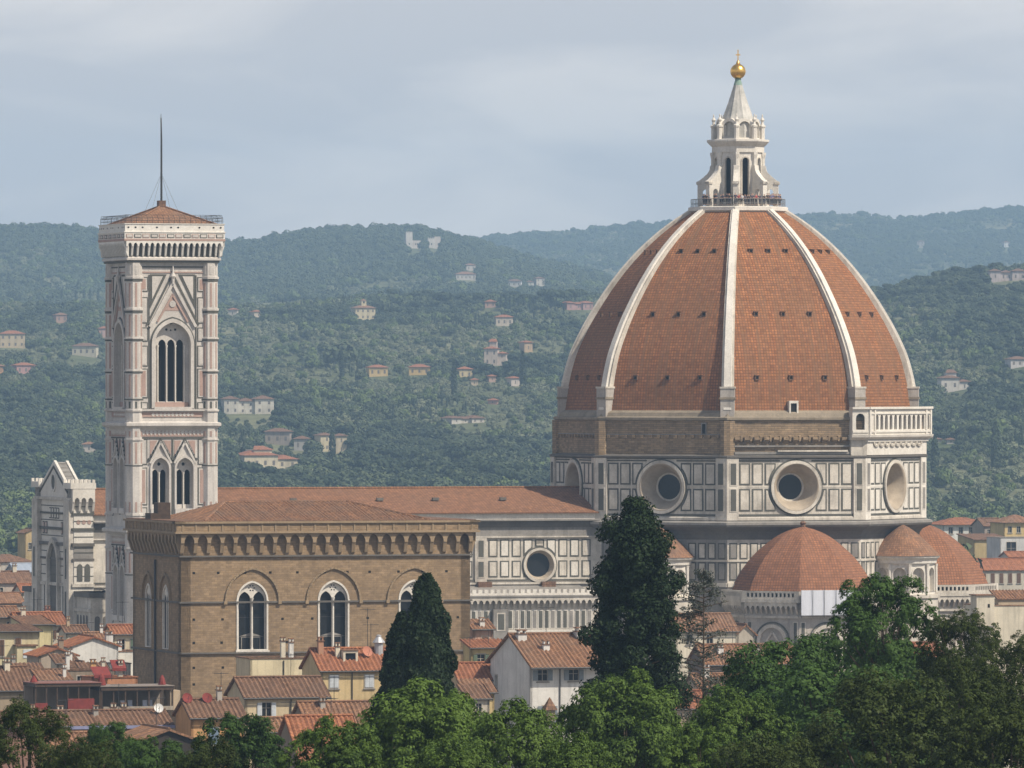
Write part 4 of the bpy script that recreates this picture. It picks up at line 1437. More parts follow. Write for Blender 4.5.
tr.build('tiled_roof', tower).location.z = -.3
ms = MB()
ms.tube((0, 0, 88.6), (0, 0, 98), .17, .14, IRON, 8); ms.tube((0, 0, 98), (-.06, 0, 101.3), .14, .09, IRON, 8)
ms.tube((-.06, 0, 101.3), (-.06, 0, 101.9), .04, .03, IRON, 6)
ms.build('mast', tower).location.z = -.55
for (x, y) in ((2.3, -2.3), (-2.3, -2.3), (2.3, 2.3), (-2.3, 2.3)):
    gwm = MB(); gwm.tube((0, 0, 93), (x, y, 86.6), .018, .018, IRON, 4); gwm.build('guy_wire', tower).location.z = -.55
nt_ = MB()
for k in range(4):
    th = k * pi / 2
    F0 = Fr(7.45 * math.cos(th), 7.45 * math.sin(th), th)
    for i in range(19):
        a = -7.45 + i * .827
        nt_.tube(F0(a, 85.5, 0), F0(a, 86.3, 0), .03, .03, IRON, 4)
        nt_.tube(F0(a, 86.3, 0), F0(a, 86.75, -.6), .03, .03, IRON, 4)
    for (z, d) in ((85.9, 0), (86.3, 0), (86.75, -.6)):
        nt_.tube(F0(-7.45, z, d), F0(7.45, z, d), .03, .03, IRON, 4)
nt_.build('safety_railing', tower).location.z = -.65

# ================================================================== GRANARY CHURCH
ox, oy = PX(181, 950), 950.0
WF, DS = 36.4, 22.6
church = thing('church', 'tall square brown stone church with arched cornice and low hipped roof', 'church', (ox, oy, -0.35), GRID)
cbm = MB()
FSo = Fr(0, 0, -pi / 2)         # a = x
FWo = Fr(0, 0, pi)              # a = -y
FEo = Fr(WF, 0, 0)              # a = y
FNo = Fr(0, DS, pi / 2)         # a = -x
wz0, wzs = 29.25, 35.25
wins = [8.9, 19.1, 29.3]
cbm.ext(FSo, rect(0, WF, 0, 44.4), -1.2, 0, ORS, holes=[arch(c, 1.95, wz0, wzs, .22, 10) for c in wins])
cbm.ext(FWo, rect(-DS, 0, 0, 44.4), -1.2, 0, ORS, holes=[arch(c, 1.3, wz0, wzs, .4, 10) for c in (-7, -15.2)])
cbm.fbox(FEo, 0, DS, 0, 44.4, -1.2, 0, ORS)
cbm.fbox(FNo, -WF, 0, 0, 44.4, -1.2, 0, ORS)
cbm.box(1.5, WF - 1.5, 1.5, DS - 1.5, 44.0, 44.3, VOID)
for F0, a0, a1 in ((FSo, -.25, WF + .25), (FWo, -DS - .25, .25), (FEo, -.25, DS + .25)):
    cbm.fbox(F0, a0, a1, 34.95, 35.16, 0, .22, DKS)
    cbm.fbox(F0, a0, a1, 28.85, 29.05, 0, .25, DKS)
    cbm.fbox(F0, a0, a1, 40.5, 40.7, 0, .3, DKS)
# putlog holes
rnd = random.Random(3)
for z, st in ((38.6, 3.3), (33.0, 3.6), (30.2, 3.9), (27.2, 3.4), (25.2, 4.1)):
    a = 1.6
    while a < WF - 1:
        if min(abs(a - c) for c in wins) > 2.4 or z > 38 or z < 28:
            cbm.fbox(FSo, a - .16, a + .16, z - .14, z + .14, -.2, .012, VOID)
        a += st + rnd.uniform(-.5, .5)
wall = cbm.build('wall', church)
for c in wins:
    hm = MB()
    pts = arch(c, 3.35, 35.1, 35.2, .18, 12)[2:]
    strip(hm, FSo, pts, .22, 0, .22, ORST)
    hm.fbox(FSo, c - 3.6, c - 3.2, 34.8, 35.2, 0, .34, ORST); hm.fbox(FSo, c + 3.2, c + 3.6, 34.8, 35.2, 0, .34, ORST)
    hm.build('hood_mould', wall)
    wb = MB()
    o_ = arch(c, 1.98, wz0, wzs, .22, 10)
    i_ = arch(c, 1.78, wz0 + .1, wzs, .22, 10)
    wb.ring(FSo, o_, i_, -.5, .1, WH2)
    hs = [arch(c + q * .88, .74, wz0 + .1, wzs, .5, 6) for q in (-1, 1)] + [circ(c + .33 * math.cos(t_), wzs + 1.48 + .33 * math.sin(t_), .11, 6) for t_ in np.linspace(0, 2 * pi, 7)[:-1]]
    wb.ext(FSo, arch(c, 1.74, wz0 + .02, wzs, .22, 10), -.55, -.3, WH2, holes=hs, back=True)
    x, y, _ = FSo(c, 0, -.2)
    wb.lathe([(.2, wz0), (.13, wz0 + .4), (.13, wzs - .1), (.24, wzs + .3)], 8, WH2, cx=x, cy=y, cap=False)
    wb.fbox(FSo, c - 2.1, c + 2.1, wz0 - .25, wz0, -.5, .25, WH2)
    for s in (-1, 1):
        wb.fbox(FSo, c + s * 1.9 - .14, c + s * 1.9 + .14, wzs - .25, wzs + .05, 0, .2, WH2)
    wo = wb.build('two_light_window', wall)
    gb = MB()
    gb.face([FSo(p[0], p[1], -.75) for p in arch(c, 1.74, wz0, wzs, .22, 10)], GLASS)
    for z in (wz0 + 1.6, wz0 + 3.9, wz0 + 5.6):
        gb.fbox(FSo, c - 1.7, c + 1.7, z, z + .07, -.74, -.68, IRON)
    gb.build('glass', wall)
    # something pale stored just inside the glass line: an arched inner screen
    ib = MB()
    ib.ext(FSo, [(c - 1.2, wz0 + .1), (c - 1.1, wz0 + .1), (c - 1.1, wz0 + 1.5), (c + 1.1, wz0 + 1.5), (c + 1.1, wz0 + .1), (c + 1.2, wz0 + .1), (c + 1.2, wz0 + 1.55), (c + 1.65, wz0 + 1.6), (c, wz0 + 2.1), (c - 1.65, wz0 + 1.6), (c - 1.2, wz0 + 1.55)], -.73, -.7, GY)
    ib.build('inner_canopy', wall)
for c in (-7, -15.2):
    wb = MB()
    wb.ring(FWo, arch(c, 1.35, wz0, wzs, .4, 10), arch(c, 1.15, wz0 + .1, wzs, .4, 10), -.2, .08, WH2)
    wb.ext(FWo, arch(c, 1.17, wz0, wzs, .4, 10), -.14, -.06, WH2, holes=[arch(c + q * .54, .42, wz0 + .1, wzs, .5, 5) for q in (-1, 1)])
    wb.face([FWo(p[0], p[1], -.18) for p in arch(c, 1.17, wz0, wzs, .4, 10)], GLASS)
    wb.build('lancet_window', wall)
    hm = MB(); strip(hm, FWo, arch(c, 2.5, 35.1, 35.2, .3, 10)[2:], .28, 0, .25, ORST); hm.build('hood_mould', wall)
pb = MB(); pb.tube(FWo(-11.4, 20, .2), FWo(-11.4, 40, .2), .14, .14, IRON, 6); pb.build('drainpipe', wall)
cm = MB()
for F0, a0, a1, n in ((FSo, 0, WF, 22), (FWo, -DS, 0, 14), (FEo, 0, DS, 14)):
    corbels(cm, F0, a0 + .05, a1 - .05, 40.8, 43.35, n, .68, ORST, wfrac=.26, spring=.55, pointed=.6)
    cm.fbox(F0, a0 - .95, a1 + .95, 43.35, 43.6, 0, 1.0, ORST)
    cm.fbox(F0, a0 - .8, a1 + .8, 43.6, 44.55, -.3, .78, ORS)
    cm.fbox(F0, a0 - 1.0, a1 + 1.0, 44.55, 44.8, -.3, 1.0, ORST)
    for i in range(n + 1):
        a = a0 + (a1 - a0) * i / n
        cm.fbox(F0, a - .1, a + .1, 43.6, 44.55, .78, .86, ORST)
cm.build('cornice', church)


def tile_slope(mb, P, E, S, W, xl, xr, m, pitch=.5, amp=.07, seg=5, lip=.14, under=None):
    """a pantiled slope: P eave start, E along the eave, S the full vector up the slope, W eave length, xl/xr how far the top is drawn in"""
    P = Vector(P); E = Vector(E).normalized(); S = Vector(S)
    N = E.cross(S).normalized()
    L = S.length
    n = max(int(W / pitch * seg), 2)
    prev = None
    for i in range(n + 1):
        x = W * i / n
        h = 1.0
        if xl > 0: h = min(h, x / xl)
        if xr > 0: h = min(h, (W - x) / xr)
        h = max(h, 0.0)
        c = math.sin(2 * pi * x / pitch)
        o = amp * (abs(c) ** .6 * (1 if c > 0 else -1))
        a = P + E * x + N * o; b = a + S * h
        lo_ = P + E * x - N * lip
        if prev:
            pa, pb2, pl, px_, ph = prev
            mb.face([pa, a, b, pb2], m, uv=[(px_, 0), (x, 0), (x, L * h), (px_, L * ph)], sm=False)
            mb.face([pl, lo_, a, pa], m)
        prev = (a, b, lo_, x, h)
    q = [P - N * lip, P + E * W - N * lip, P + E * (W - xr) + S - N * lip, P + E * xl + S - N * lip]
    if abs(W - xl - xr) < 1e-3:
        q = q[:3]
    mb.face(q, under or m)
    if xl == 0:
        mb.face([P - N * lip, P + N * amp, P + S + N * amp, P + S - N * lip], m)
    if xr == 0:
        Q = P + E * W
        mb.face([Q - N * lip, Q + N * amp, Q + S + N * amp, Q + S - N * lip], m)


rm = MB()
x0, x1, y0, y1, ze, zr_ = 3.0, WF - 5.0, .2, DS - 1.0, 44.85, 47.0
dd_ = (y1 - y0) / 2
tile_slope(rm, (x0, y0, ze), (1, 0, 0), (0, dd_, zr_ - ze), x1 - x0, 5.5, 7.5, RTILE)
tile_slope(rm, (x1, y1, ze), (-1, 0, 0), (0, -dd_, zr_ - ze), x1 - x0, 7.5, 5.5, RTILE)
tile_slope(rm, (x0, y1, ze), (0, -1, 0), (5.5, 0, zr_ - ze), y1 - y0, dd_, dd_, RTILE)
tile_slope(rm, (x1, y0, ze), (0, 1, 0), (-7.5, 0, zr_ - ze), y1 - y0, dd_, dd_, RTILE)
ym = (y0 + y1) / 2
for p, q in (((x0 + 5.5, ym, zr_), (x1 - 7.5, ym, zr_)), ((x0, y0, ze), (x0 + 5.5, ym, zr_)), ((x1, y0, ze), (x1 - 7.5, ym, zr_))):
    rm.tube(p, q, .17, .17, RTILE, 6)
rm.box(-.9, x0, -.6, DS, 44.8, 44.9, RTILE_D)
rm.box(x1, WF + .6, -.6, DS, 44.8, 44.9, RTILE_D)
rm.box(x0, x1, -.6, y0, 44.8, 44.9, RTILE_D)
ro = rm.build('hipped_roof', church)
ck = MB()
ck.box(.6, 2.2, 13.0, 15.0, 44.9, 46.9, WOODD); ck.box(-.3, .6, 13.0, 15.6, 44.9, 45.6, WOODD)
ck.build('stair_hut', ro)
# ================================================================== TOWN HOUSES
CREAM = (0.60, 0.49, 0.32); OCHRE = (0.55, 0.40, 0.19); PALE = (0.64, 0.58, 0.46); WHITE = (0.70, 0.68, 0.64); PINKW = (0.47, 0.30, 0.23)
ORANGE = (0.58, 0.33, 0.15); BROWNW = (0.27, 0.215, 0.16); GREYW = (0.38, 0.35, 0.31); TAN = (0.46, 0.36, 0.25)
SH_W = (0.55, 0.58, 0.60); SH_G = (0.22, 0.25, 0.27); SH_B = (0.20, 0.27, 0.36); SH_N = (0.12, 0.16, 0.11); SH_BR = (0.14, 0.08, 0.05)


def window(F0, a, z, w_, h, shut, parent, opened=True, frame=(0.40, 0.36, 0.30), depth=.18):
    mb = MB()
    mb.ring(F0, rect(a - w_ / 2 - .12, a + w_ / 2 + .12, z - .12, z + h + .12), rect(a - w_ / 2, a + w_ / 2, z, z + h), -.02, .05, paint(*frame))
    mb.fbox(F0, a - w_ / 2 - .2, a + w_ / 2 + .2, z - .22, z - .12, 0, .16, GY)
    mb.face([F0(*p, -depth) for p in rect(a - w_ / 2, a + w_ / 2, z, z + h)], GLASS)
    mb.fbox(F0, a - .035, a + .035, z, z + h, -depth, -depth + .05, paint(*frame))
    mb.fbox(F0, a - w_ / 2, a + w_ / 2, z + h * .6, z + h * .6 + .05, -depth, -depth + .05, paint(*frame))
    wo = mb.build('window', parent)
    if shut:
        for s in (-1, 1):
            sb = MB()
            if opened:
                x0, x1 = sorted((a + s * (w_ / 2 + .02), a + s * (w_ / 2 + .02 + w_ / 2)))
            else:
                x0, x1 = sorted((a + s * .015, a + s * (w_ / 2)))
            sb.fbox(F0, x0, x1, z, z + h, .06, .11, paint(*shut))
            n = max(int(h / .16), 3)
            for i in range(n):
                zz = z + .06 + (h - .12) * i / n
                sb.fbox(F0, x0 + .06, x1 - .06, zz, zz + (h - .12) / n * .55, .11, .135, paint(*shut))
            sb.build('shutter', wo)
    return wo


def antenna(parent, x, y, z, hh=3.0, yaw=0.4):
    mb = MB()
    mb.tube((x, y, z), (x, y, z + hh), .035, .03, IRON, 5)
    c, s = math.cos(yaw), math.sin(yaw)
    mb.tube((x - c * .9, y - s * .9, z + hh - .15), (x + c * .9, y + s * .9, z + hh - .15), .025, .025, IRON, 4)
    for i in range(7):
        f = -0.8 + i * .27
        mb.tube((x + c * f + s * .35, y + s * f - c * .35, z + hh - .15), (x + c * f - s * .35, y + s * f + c * .35, z + hh - .15), .018, .018, IRON, 4)
    mb.build('antenna', parent)


def house(label, px, Y, w_, d, py, roof, wallc, rt=RTILE, pitch=.42, wins=(), chims=(), over=.45, rot=GRID, group='town houses below the hill',
          name='house', far=False, z0=0.0, stone=None, sidewins=(), pipes=(), pos=None, cat='house', skirt=0.0):
    ze = PZ(py, Y) if pos is None else pos[2]
    loc = (PX(px, Y), Y, z0) if pos is None else (pos[0], pos[1], z0)
    ze -= z0
    h = thing(name, label, cat, loc, rot, group)
    wm = stone or plaster(*wallc)
    mb = MB()
    FS_, FW_, FE_, FN_ = Fr(0, 0, -pi / 2), Fr(0, 0, pi), Fr(w_, 0, 0), Fr(0, d, pi / 2)
    rise = pitch * (d / 2 if roof in ('ridge_x', 'hip') else w_ / 2 if roof == 'ridge_y' else d)
    zb = -skirt
    hf = [rect(a - ww / 2, a + ww / 2, ze - dr_ - hh / 2, ze - dr_ + hh / 2) for (a, dr_, ww, hh, *_r) in wins]
    hl = [rect(-y_ - ww / 2, -y_ + ww / 2, ze - dr_ - hh / 2, ze - dr_ + hh / 2) for (y_, dr_, ww, hh, *_r) in sidewins]
    top = lambda a0, a1, kind: {'flat': [(a1, ze), (a0, ze)], 'gable': [(a1, ze), ((a0 + a1) / 2, ze + rise), (a0, ze)], 'up_l': [(a1, ze), (a0, ze + rise)], 'up_r': [(a1, ze + rise), (a0, ze)], 'up': [(a1, ze + rise), (a0, ze + rise)]}[kind]
    kf, kw, ke, kn = {'ridge_x': ('flat', 'gable', 'gable', 'flat'), 'ridge_y': ('gable', 'flat', 'flat', 'gable'), 'hip': ('flat',) * 4, 'flat': ('flat',) * 4, 'shed': ('flat', 'up_l', 'up_r', 'up')}[roof]
    mb.ext(FS_, [(0, zb), (w_, zb)] + top(0, w_, kf), -.25, 0, wm, holes=hf)
    mb.ext(FW_, [(-d, zb), (0, zb)] + top(-d, 0, kw), -.25, 0, wm, holes=hl)
    mb.ext(FE_, [(0, zb), (d, zb)] + top(0, d, ke), -.25, 0, wm)
    mb.ext(FN_, [(-w_, zb), (0, zb)] + top(-w_, 0, kn), -.25, 0, wm)
    if roof == 'flat':
        mb.box(.24, w_ - .24, .24, d - .24, ze - .6, ze - .4, GY)
    wall = mb.build('wall', h)
    rb = MB()
    pt, amp = (.5, .07) if not far else (1.4, 0.05)
    sg = 5 if not far else 3
    TS = lambda *a_: tile_slope(rb, *a_, rt, pt, amp, sg)
    o = over
    zl = ze + .16
    if roof == 'ridge_x':
        s = rise + pitch * o
        TS((-.3, -o, zl - pitch * o), (1, 0, 0), (0, d / 2 + o, s), w_ + .6, 0, 0)
        TS((w_ + .3, d + o, zl - pitch * o), (-1, 0, 0), (0, -d / 2 - o, s), w_ + .6, 0, 0)
        rb.tube((-.3, d / 2, zl + rise + .05), (w_ + .3, d / 2, zl + rise + .05), .16, .16, rt, 6)
    elif roof == 'ridge_y':
        s = rise + pitch * o
        TS((-o, d + .3, zl - pitch * o), (0, -1, 0), (w_ / 2 + o, 0, s), d + .6, 0, 0)
        TS((w_ + o, -.3, zl - pitch * o), (0, 1, 0), (-w_ / 2 - o, 0, s), d + .6, 0, 0)
        rb.tube((w_ / 2, -.3, zl + rise + .05), (w_ / 2, d + .3, zl + rise + .05), .16, .16, rt, 6)
    elif roof == 'hip':
        hr = min(w_, d) / 2 + o
        s = pitch * hr
        ww, dd2 = w_ + 2 * o, d + 2 * o
        i_ = min(ww / 2, hr)
        TS((-o, -o, zl - pitch * o), (1, 0, 0), (0, hr, s), ww, i_, i_)
        TS((w_ + o, d + o, zl - pitch * o), (-1, 0, 0), (0, -hr, s), ww, i_, i_)
        TS((-o, d + o, zl - pitch * o), (0, -1, 0), (hr, 0, s), dd2, min(hr, dd2 / 2), min(hr, dd2 / 2))
        TS((w_ + o, -o, zl - pitch * o), (0, 1, 0), (-hr, 0, s), dd2, min(hr, dd2 / 2), min(hr, dd2 / 2))
    elif roof == 'shed':
        TS((-.3, -o, zl - pitch * o), (1, 0, 0), (0, d + 2 * o, pitch * (d + 2 * o)), w_ + .6, 0, 0)
    else:
        for (p0, p1, q0, q1) in ((-.1, w_ + .1, -.1, .35), (-.1, w_ + .1, d - .35, d + .1), (-.1, .35, .35, d - .35), (w_ - .35, w_ + .1, .35, d - .35)):
            rb.box(p0, p1, q0, q1, ze, ze + .12, rt)
    if roof not in ('flat', 'ridge_y') and not far:
        rb.tube((-.3, -o - .08, zl - pitch * o - .1), (w_ + .3, -o - .08, zl - pitch * o - .1), .09, .09, IRON, 5)
    ro_ = rb.build('roof', h)
    for (a, dr_, ww, hh, *r_) in wins:
        window(FS_, a, ze - dr_ - hh / 2, ww, hh, r_[0] if r_ else None, wall, r_[1] if len(r_) > 1 else True)
    for (y_, dr_, ww, hh, *r_) in sidewins:
        window(FW_, -y_, ze - dr_ - hh / 2, ww, hh, r_[0] if r_ else None, wall, r_[1] if len(r_) > 1 else True)
    for (cx, cy, cw, ch, *r_) in chims:
        zt = zl + {'ridge_x': rise - pitch * abs(cy - d / 2), 'ridge_y': rise - pitch * abs(cx - w_ / 2), 'hip': pitch * min(cx, cy, w_ - cx, d - cy), 'shed': pitch * cy, 'flat': 0}[roof]
        cm_ = MB()
        mc = plaster(*(r_[0] if r_ else PALE))
        cm_.box(cx - cw / 2, cx + cw / 2, cy - cw / 2, cy + cw / 2, zt - .6, zt + ch, mc)
        cm_.box(cx - cw / 2 - .1, cx + cw / 2 + .1, cy - cw / 2 - .1, cy + cw / 2 + .1, zt + ch, zt + ch + .1, RTILE_D)
        for s in (-1, 1):
            cm_.box(cx + s * cw * .35 - .07, cx + s * cw * .35 + .07, cy - cw * .4, cy + cw * .4, zt + ch + .1, zt + ch + .4, mc)
        cm_.box(cx - cw / 2 - .05, cx + cw / 2 + .05, cy - cw / 2, cy + cw / 2, zt + ch + .4, zt + ch + .5, RTILE)
        cm_.build('chimney', ro_)
    for a in pipes:
        pm = MB(); pm.tube(FS_(a, ze - .2, .1), FS_(a, 0, .1), .06, .06, IRON, 5); pm.build('drainpipe', wall)
    if not far and name == 'house' and roof != 'flat' and w_ > 4:
        rq = random.Random(int(px * 7 + Y))
        zr = zl + (rise if roof in ('ridge_x', 'ridge_y') else 0)
        antenna(ro_, w_ * rq.uniform(.25, .75) if roof != 'ridge_y' else w_ / 2, d / 2, zr - .1, rq.uniform(1.8, 3.4), rq.uniform(-.6, .9))
    h['_ze'] = ze
    return h, wall, ro_


def dish(parent, x, y, z, r, m, az=-0.9):
    mb = MB()
    # a shallow bowl facing south-east, on a short bent arm
    d = Vector((math.cos(az), math.sin(az), .45)).normalized()
    u = d.cross(Vector((0, 0, 1))).normalized(); v = u.cross(d)
    c = Vector((x, y, z + .9))
    prev = None
    for k in range(4):
        rr = r * (k / 3); off = .22 * r * (k / 3) ** 2
        ringp = [c + (u * math.cos(t) + v * math.sin(t)) * rr + d * off for t in np.linspace(0, 2 * pi, 17)[:-1]]
        if prev:
            for i in range(16):
                j = (i + 1) % 16
                mb.face([prev[i], prev[j], ringp[j], ringp[i]], m, sm=True)
        prev = ringp
    mb.tube((x, y, z), c, .05, .05, IRON, 5)
    mb.tube(c - v * r * .9, c + d * r * 1.0, .025, .02, IRON, 4)
    mb.build('satellite_dish', parent)


G1 = 'town houses below the hill'
# --- in front of the brown church
h, wl_, r_ = house('cream house with pitched roof, one open window and one closed, below the church', 245, 830, 9.0, 7.0, 697, 'ridge_x', CREAM, RTILE_D, .5,
      wins=[(2.35, 1.35, 1.0, 1.45, SH_W), (6.2, 1.35, 1.0, 1.45, SH_W, False), (2.35, 4.6, 1.0, 1.6, SH_W), (6.2, 4.6, 1.0, 1.6, SH_W)], chims=[], pipes=(5.0,))
h, wl_, r_ = house('yellow house under a red roof with two blue grey shuttered windows beside the cypress pair', 321, 880, 9.4, 7.6, 670, 'ridge_x', (0.60, 0.46, 0.25), RTILE_R, .55,
      wins=[(1.5, 1.3, 1.0, 1.4, SH_W, False), (5.6, 1.3, 1.0, 1.4, SH_W, False), (1.5, 5.2, 1.1, 1.3, SH_BR, False), (5.6, 5.2, 1.1, 1.3, SH_BR, False)],
      chims=[(.8, 3.0, .6, 1.3, (0.45, 0.25, 0.16)), (2.6, 2.4, .5, 1.0, PALE)], pipes=(3.6,))
z_ = h['_ze'] + .2
db_ = MB(); FSd = Fr(3.2, 1.4, -pi / 2)
db_.ext(FSd, rect(-.2, 1.5, z_ + .3, z_ + 1.9), -1.6, 0, plaster(*PALE), holes=[rect(.05, 1.25, z_ + .5, z_ + 1.6)], back=True)
db_.face([FSd(*p, -.25) for p in rect(.05, 1.25, z_ + .5, z_ + 1.6)], GLASS); db_.fbox(FSd, -.3, 1.6, z_ + 1.9, z_ + 2.0, -1.7, .15, RTILE)
db_.build('dormer', r_)
dish(r_, 6.0, 2.2, z_ + .8, .62, m_plain('terracotta_paint', (0.40, 0.16, 0.10), .7), -1.3)
db_ = MB(); db_.lathe([(.5, z_ + 1.2), (.5, z_ + 2.6), (.75, z_ + 2.7), (.3, z_ + 3.3), (.3, z_ + 3.5), (0, z_ + 3.6)], 10, m_plain('zinc', (0.42, 0.42, 0.43), .5, .4), cx=7.6, cy=3.0); db_.build('flue', r_)
antenna(r_, 6.6, 4.0, z_ + 2.0, 4.5, .3)
h, wl_, r_ = house('cream flat roofed block rising behind the cream house with shutters', 250, 905, 6.6, 6, 659, 'flat', (0.66, 0.57, 0.38), RTILE_D, chims=[(4.2, 1, .5, 1.8), (5.6, 2.5, .5, 1.6, WHITE)], pipes=(4.0,))
h, wl_, r_ = house('low red annex roof with a white satellite dish at its corner', 263, 812, 4.7, 4, 731, 'ridge_x', TAN, RTILE, .55)
dish(r_, 3.9, -.1, h['_ze'] + .3, .62, m_plain('dish_white', (0.62, 0.62, 0.62), .5), -1.9)
h, wl_, r_ = house('long pitched roof behind the steep red roof, partly hidden by the cypress pair', 309, 790, 8.2, 7, 727, 'ridge_x', BROWNW, RTILE, .62, chims=[(2.2, 2.8, .5, .5, GREYW)])
h, wl_, r_ = house('steep red roof with a bright tiled verge standing over the treetops', 303, 742, 6.2, 11, 766, 'ridge_x', BROWNW, RTILE_R, .78, over=.5, sidewins=[(7.6, 1.6, .8, 1.3)])
# --- white house and its neighbours
h, wl_, r_ = house('white house with grey shutters and broad pantiled gable roof beside the tall dark tree', 530, 860, 9.6, 14.4, 664, 'ridge_x', WHITE, RTILE, .40,
      wins=[(1.45, 1.25, 1.1, 1.15, SH_G), (5.0, 1.25, 1.1, 1.15, SH_G), (2.0, 5.6, 1.1, 2.0, SH_G), (5.4, 5.6, 1.1, 2.0, SH_G)], sidewins=[(12.2, 2.4, .8, 1.5, None)],
      chims=[(.9, 6.0, 1.0, .5, WHITE), (2.9, 3.4, .7, .45, WHITE), (7.9, 6.4, 1.3, .55, WHITE)], over=1.25, pipes=(3.4,))
db_ = MB(); F_ = Fr(2.0, -.9, -pi / 2); ze = h['_ze']
db_.lathe([(1.0, ze - 5.0), (.1, ze - 3.7), (0, ze - 3.6)], 4, RTILE_D, cx=2.0, cy=-.75, a0=pi / 4, a1=pi / 4 + 2 * pi); db_.box(1.5, 2.5, -1.25, -.25, ze - 6.2, ze - 5.0, plaster(*BROWNW))
db_.build('chimney_hood', wl_)
house('house with a small red roof and pergola between the church and the white house', 459, 872, 4.4, 5, 679, 'ridge_x', (0.55, 0.42, 0.26), RTILE_R, .6, wins=[(1.0, 1.0, .8, 1.0, None), (3.0, 1.0, .8, 1.0, None)])
house('low terraced roof below the small red roof left of the white house', 466, 850, 3.2, 2.2, 692, 'shed', (0.58, 0.45, 0.22), RTILE, .45, wins=[(1.6, 1.2, .9, 1.0, SH_BR, False)])
house('yellow house with flat red roof edge directly left of the white gable', 471, 905, 4.4, 3, 648, 'shed', (0.56, 0.44, 0.22), RTILE_R, .22, wins=[(1.2, 1.4, .9, 1.3, SH_N), (3.4, 1.4, .9, 1.3, SH_N)])
house('dusty pink gabled house squeezed against the corner of the brown church', 473, 985, 2.6, 2.5, 629, 'shed', PINKW, RTILE, .35, wins=[(1.6, 1.6, .8, 1.3, SH_BR, False)], chims=[(1.4, .8, .6, .5, WHITE)])
# --- left, under the bell tower
h, wl_, r_ = house('yellow town house with dark eaves and projecting bay at the left edge', -8, 1000, 6.2, 6, 632, 'shed', (0.64, 0.56, 0.36), RTILE_D, .1,
      wins=[(1.2, 2.0, .7, 2.0, SH_BR, False), (3.4, 1.7, .7, 1.8, SH_BR, False)], over=.5)
db_ = MB(); ze = h['_ze']
db_.box(2.9, 5.4, -1.4, -.01, ze - 4.4, ze - 1.8, plaster(0.64, 0.56, 0.36)); db_.box(2.7, 5.6, -1.6, -.01, ze - 1.8, ze - 1.6, RTILE_D); db_.fbox(Fr(0, -1.4, -pi / 2), 3.7, 4.9, ze - 3.3, ze - 2.2, 0, .06, paint(*SH_W))
db_.build('bay', wl_)
house('pale yellow house wall catching the sun right of the house with the bay', 24, 1040, 3.9, 7, 625, 'shed', (0.62, 0.53, 0.30), RTILE, .12, wins=[(2.9, 3.4, .5, 1.2, None)])
house('house with wide red roof just below the cathedral front', 20, 1105, 6.8, 8, 625, 'ridge_x', (0.52, 0.46, 0.36), RTILE_R, .36, chims=[(1.2, 3, .6, .8), (5.2, 5, .7, .8, (0.4, 0.2, 0.15))], wins=[(2, 1.4, .8, 1.2, SH_BR), (4.4, 1.4, .8, 1.2, SH_BR)])
house('small orange roofed house at the left edge behind the yellow town house', -8, 1110, 4.0, 6, 617, 'ridge_x', TAN, RTILE, .4, wins=[(2.6, 1.2, .8, 1.0, None)])
house('old grey brown house with shaded side and red ridge right of the bay', 39, 955, 4.6, 6, 656, 'ridge_y', (0.40, 0.33, 0.26), RTILE_R, .35, chims=[(3.2, 2, .6, 1.2, BROWNW)], sidewins=[(2, 2.5, .8, 1.3)])
house('white gabled wall with red coping, wider of the two left of the church', 70, 1015, 6.4, 7, 647, 'ridge_y', WHITE, RTILE_R, .35, chims=[(5.3, .6, .9, 1.0, WHITE)], wins=[])
house('lower white wall with red coping tight against the church side', 98, 1022, 5.4, 5, 652, 'flat', (0.72, 0.69, 0.62), RTILE, chims=[(1.0, 1.5, .5, 1.0, WHITE), (3.4, 2, .5, .8, WHITE)])
house('small house with bright orange roof between the bell tower and the church', 113, 1090, 5.0, 5, 634, 'ridge_x', (0.58, 0.50, 0.36), RTILE_R, .4, wins=[(1.2, 1.7, .9, 1.9, None), (3.0, 1.9, 1.0, 2.4, SH_N, False)])
house('brown stone back wall with arched openings below the white gables', 37, 915, 9.4, 5, 671, 'flat', BROWNW, RTILE_D, wins=[(1.6, 1.5, .9, 1.8), (3.6, 1.5, .7, 1.8), (5.2, 1.4, .8, 1.5)], chims=[(3.9, 1.0, .4, 1.6, WHITE), (7.2, 2, .6, .6, ORANGE)])
house('house with weathered brown roof at the left edge, beside the roof terrace', -14, 890, 5.6, 9, 690, 'ridge_x', (0.36, 0.29, 0.20), RTILE_D, .5, chims=[(3.4, 4, .6, .8)])
h, wl_, r_ = house('brick orange house with red awnings on its roof behind the terrace', 92, 905, 5.4, 5, 678, 'flat', (0.46, 0.22, 0.12), RTILE_R, chims=[(3.6, 1, .5, 1.4, PALE)])
for (x0, x1, y0, y1, zz) in ((.1, 2.2, -.5, 1.5, .35), (2.5, 4.2, .4, 1.6, 1.1)):
    am = MB(); am.face([(x0, y0, h['_ze'] + zz), (x1, y0, h['_ze'] + zz), (x1, y1, h['_ze'] + zz + .9), (x0, y1, h['_ze'] + zz + .9)], RED)
    am.face([(x0, y0, h['_ze'] + zz), (x1, y0, h['_ze'] + zz), (x1, y0, h['_ze'] + zz - .35), (x0, y0, h['_ze'] + zz - .35)], RED)
    for x_ in (x0, x1):
        am.tube((x_, y0, h['_ze'] + zz), (x_, y1, h['_ze'] + zz + .9), .03, .03, IRON, 4); am.tube((x_, y0, h['_ze'] + zz), (x_, y0, h['_ze'] - .3), .03, .03, IRON, 4)
    am.build('awning', r_)
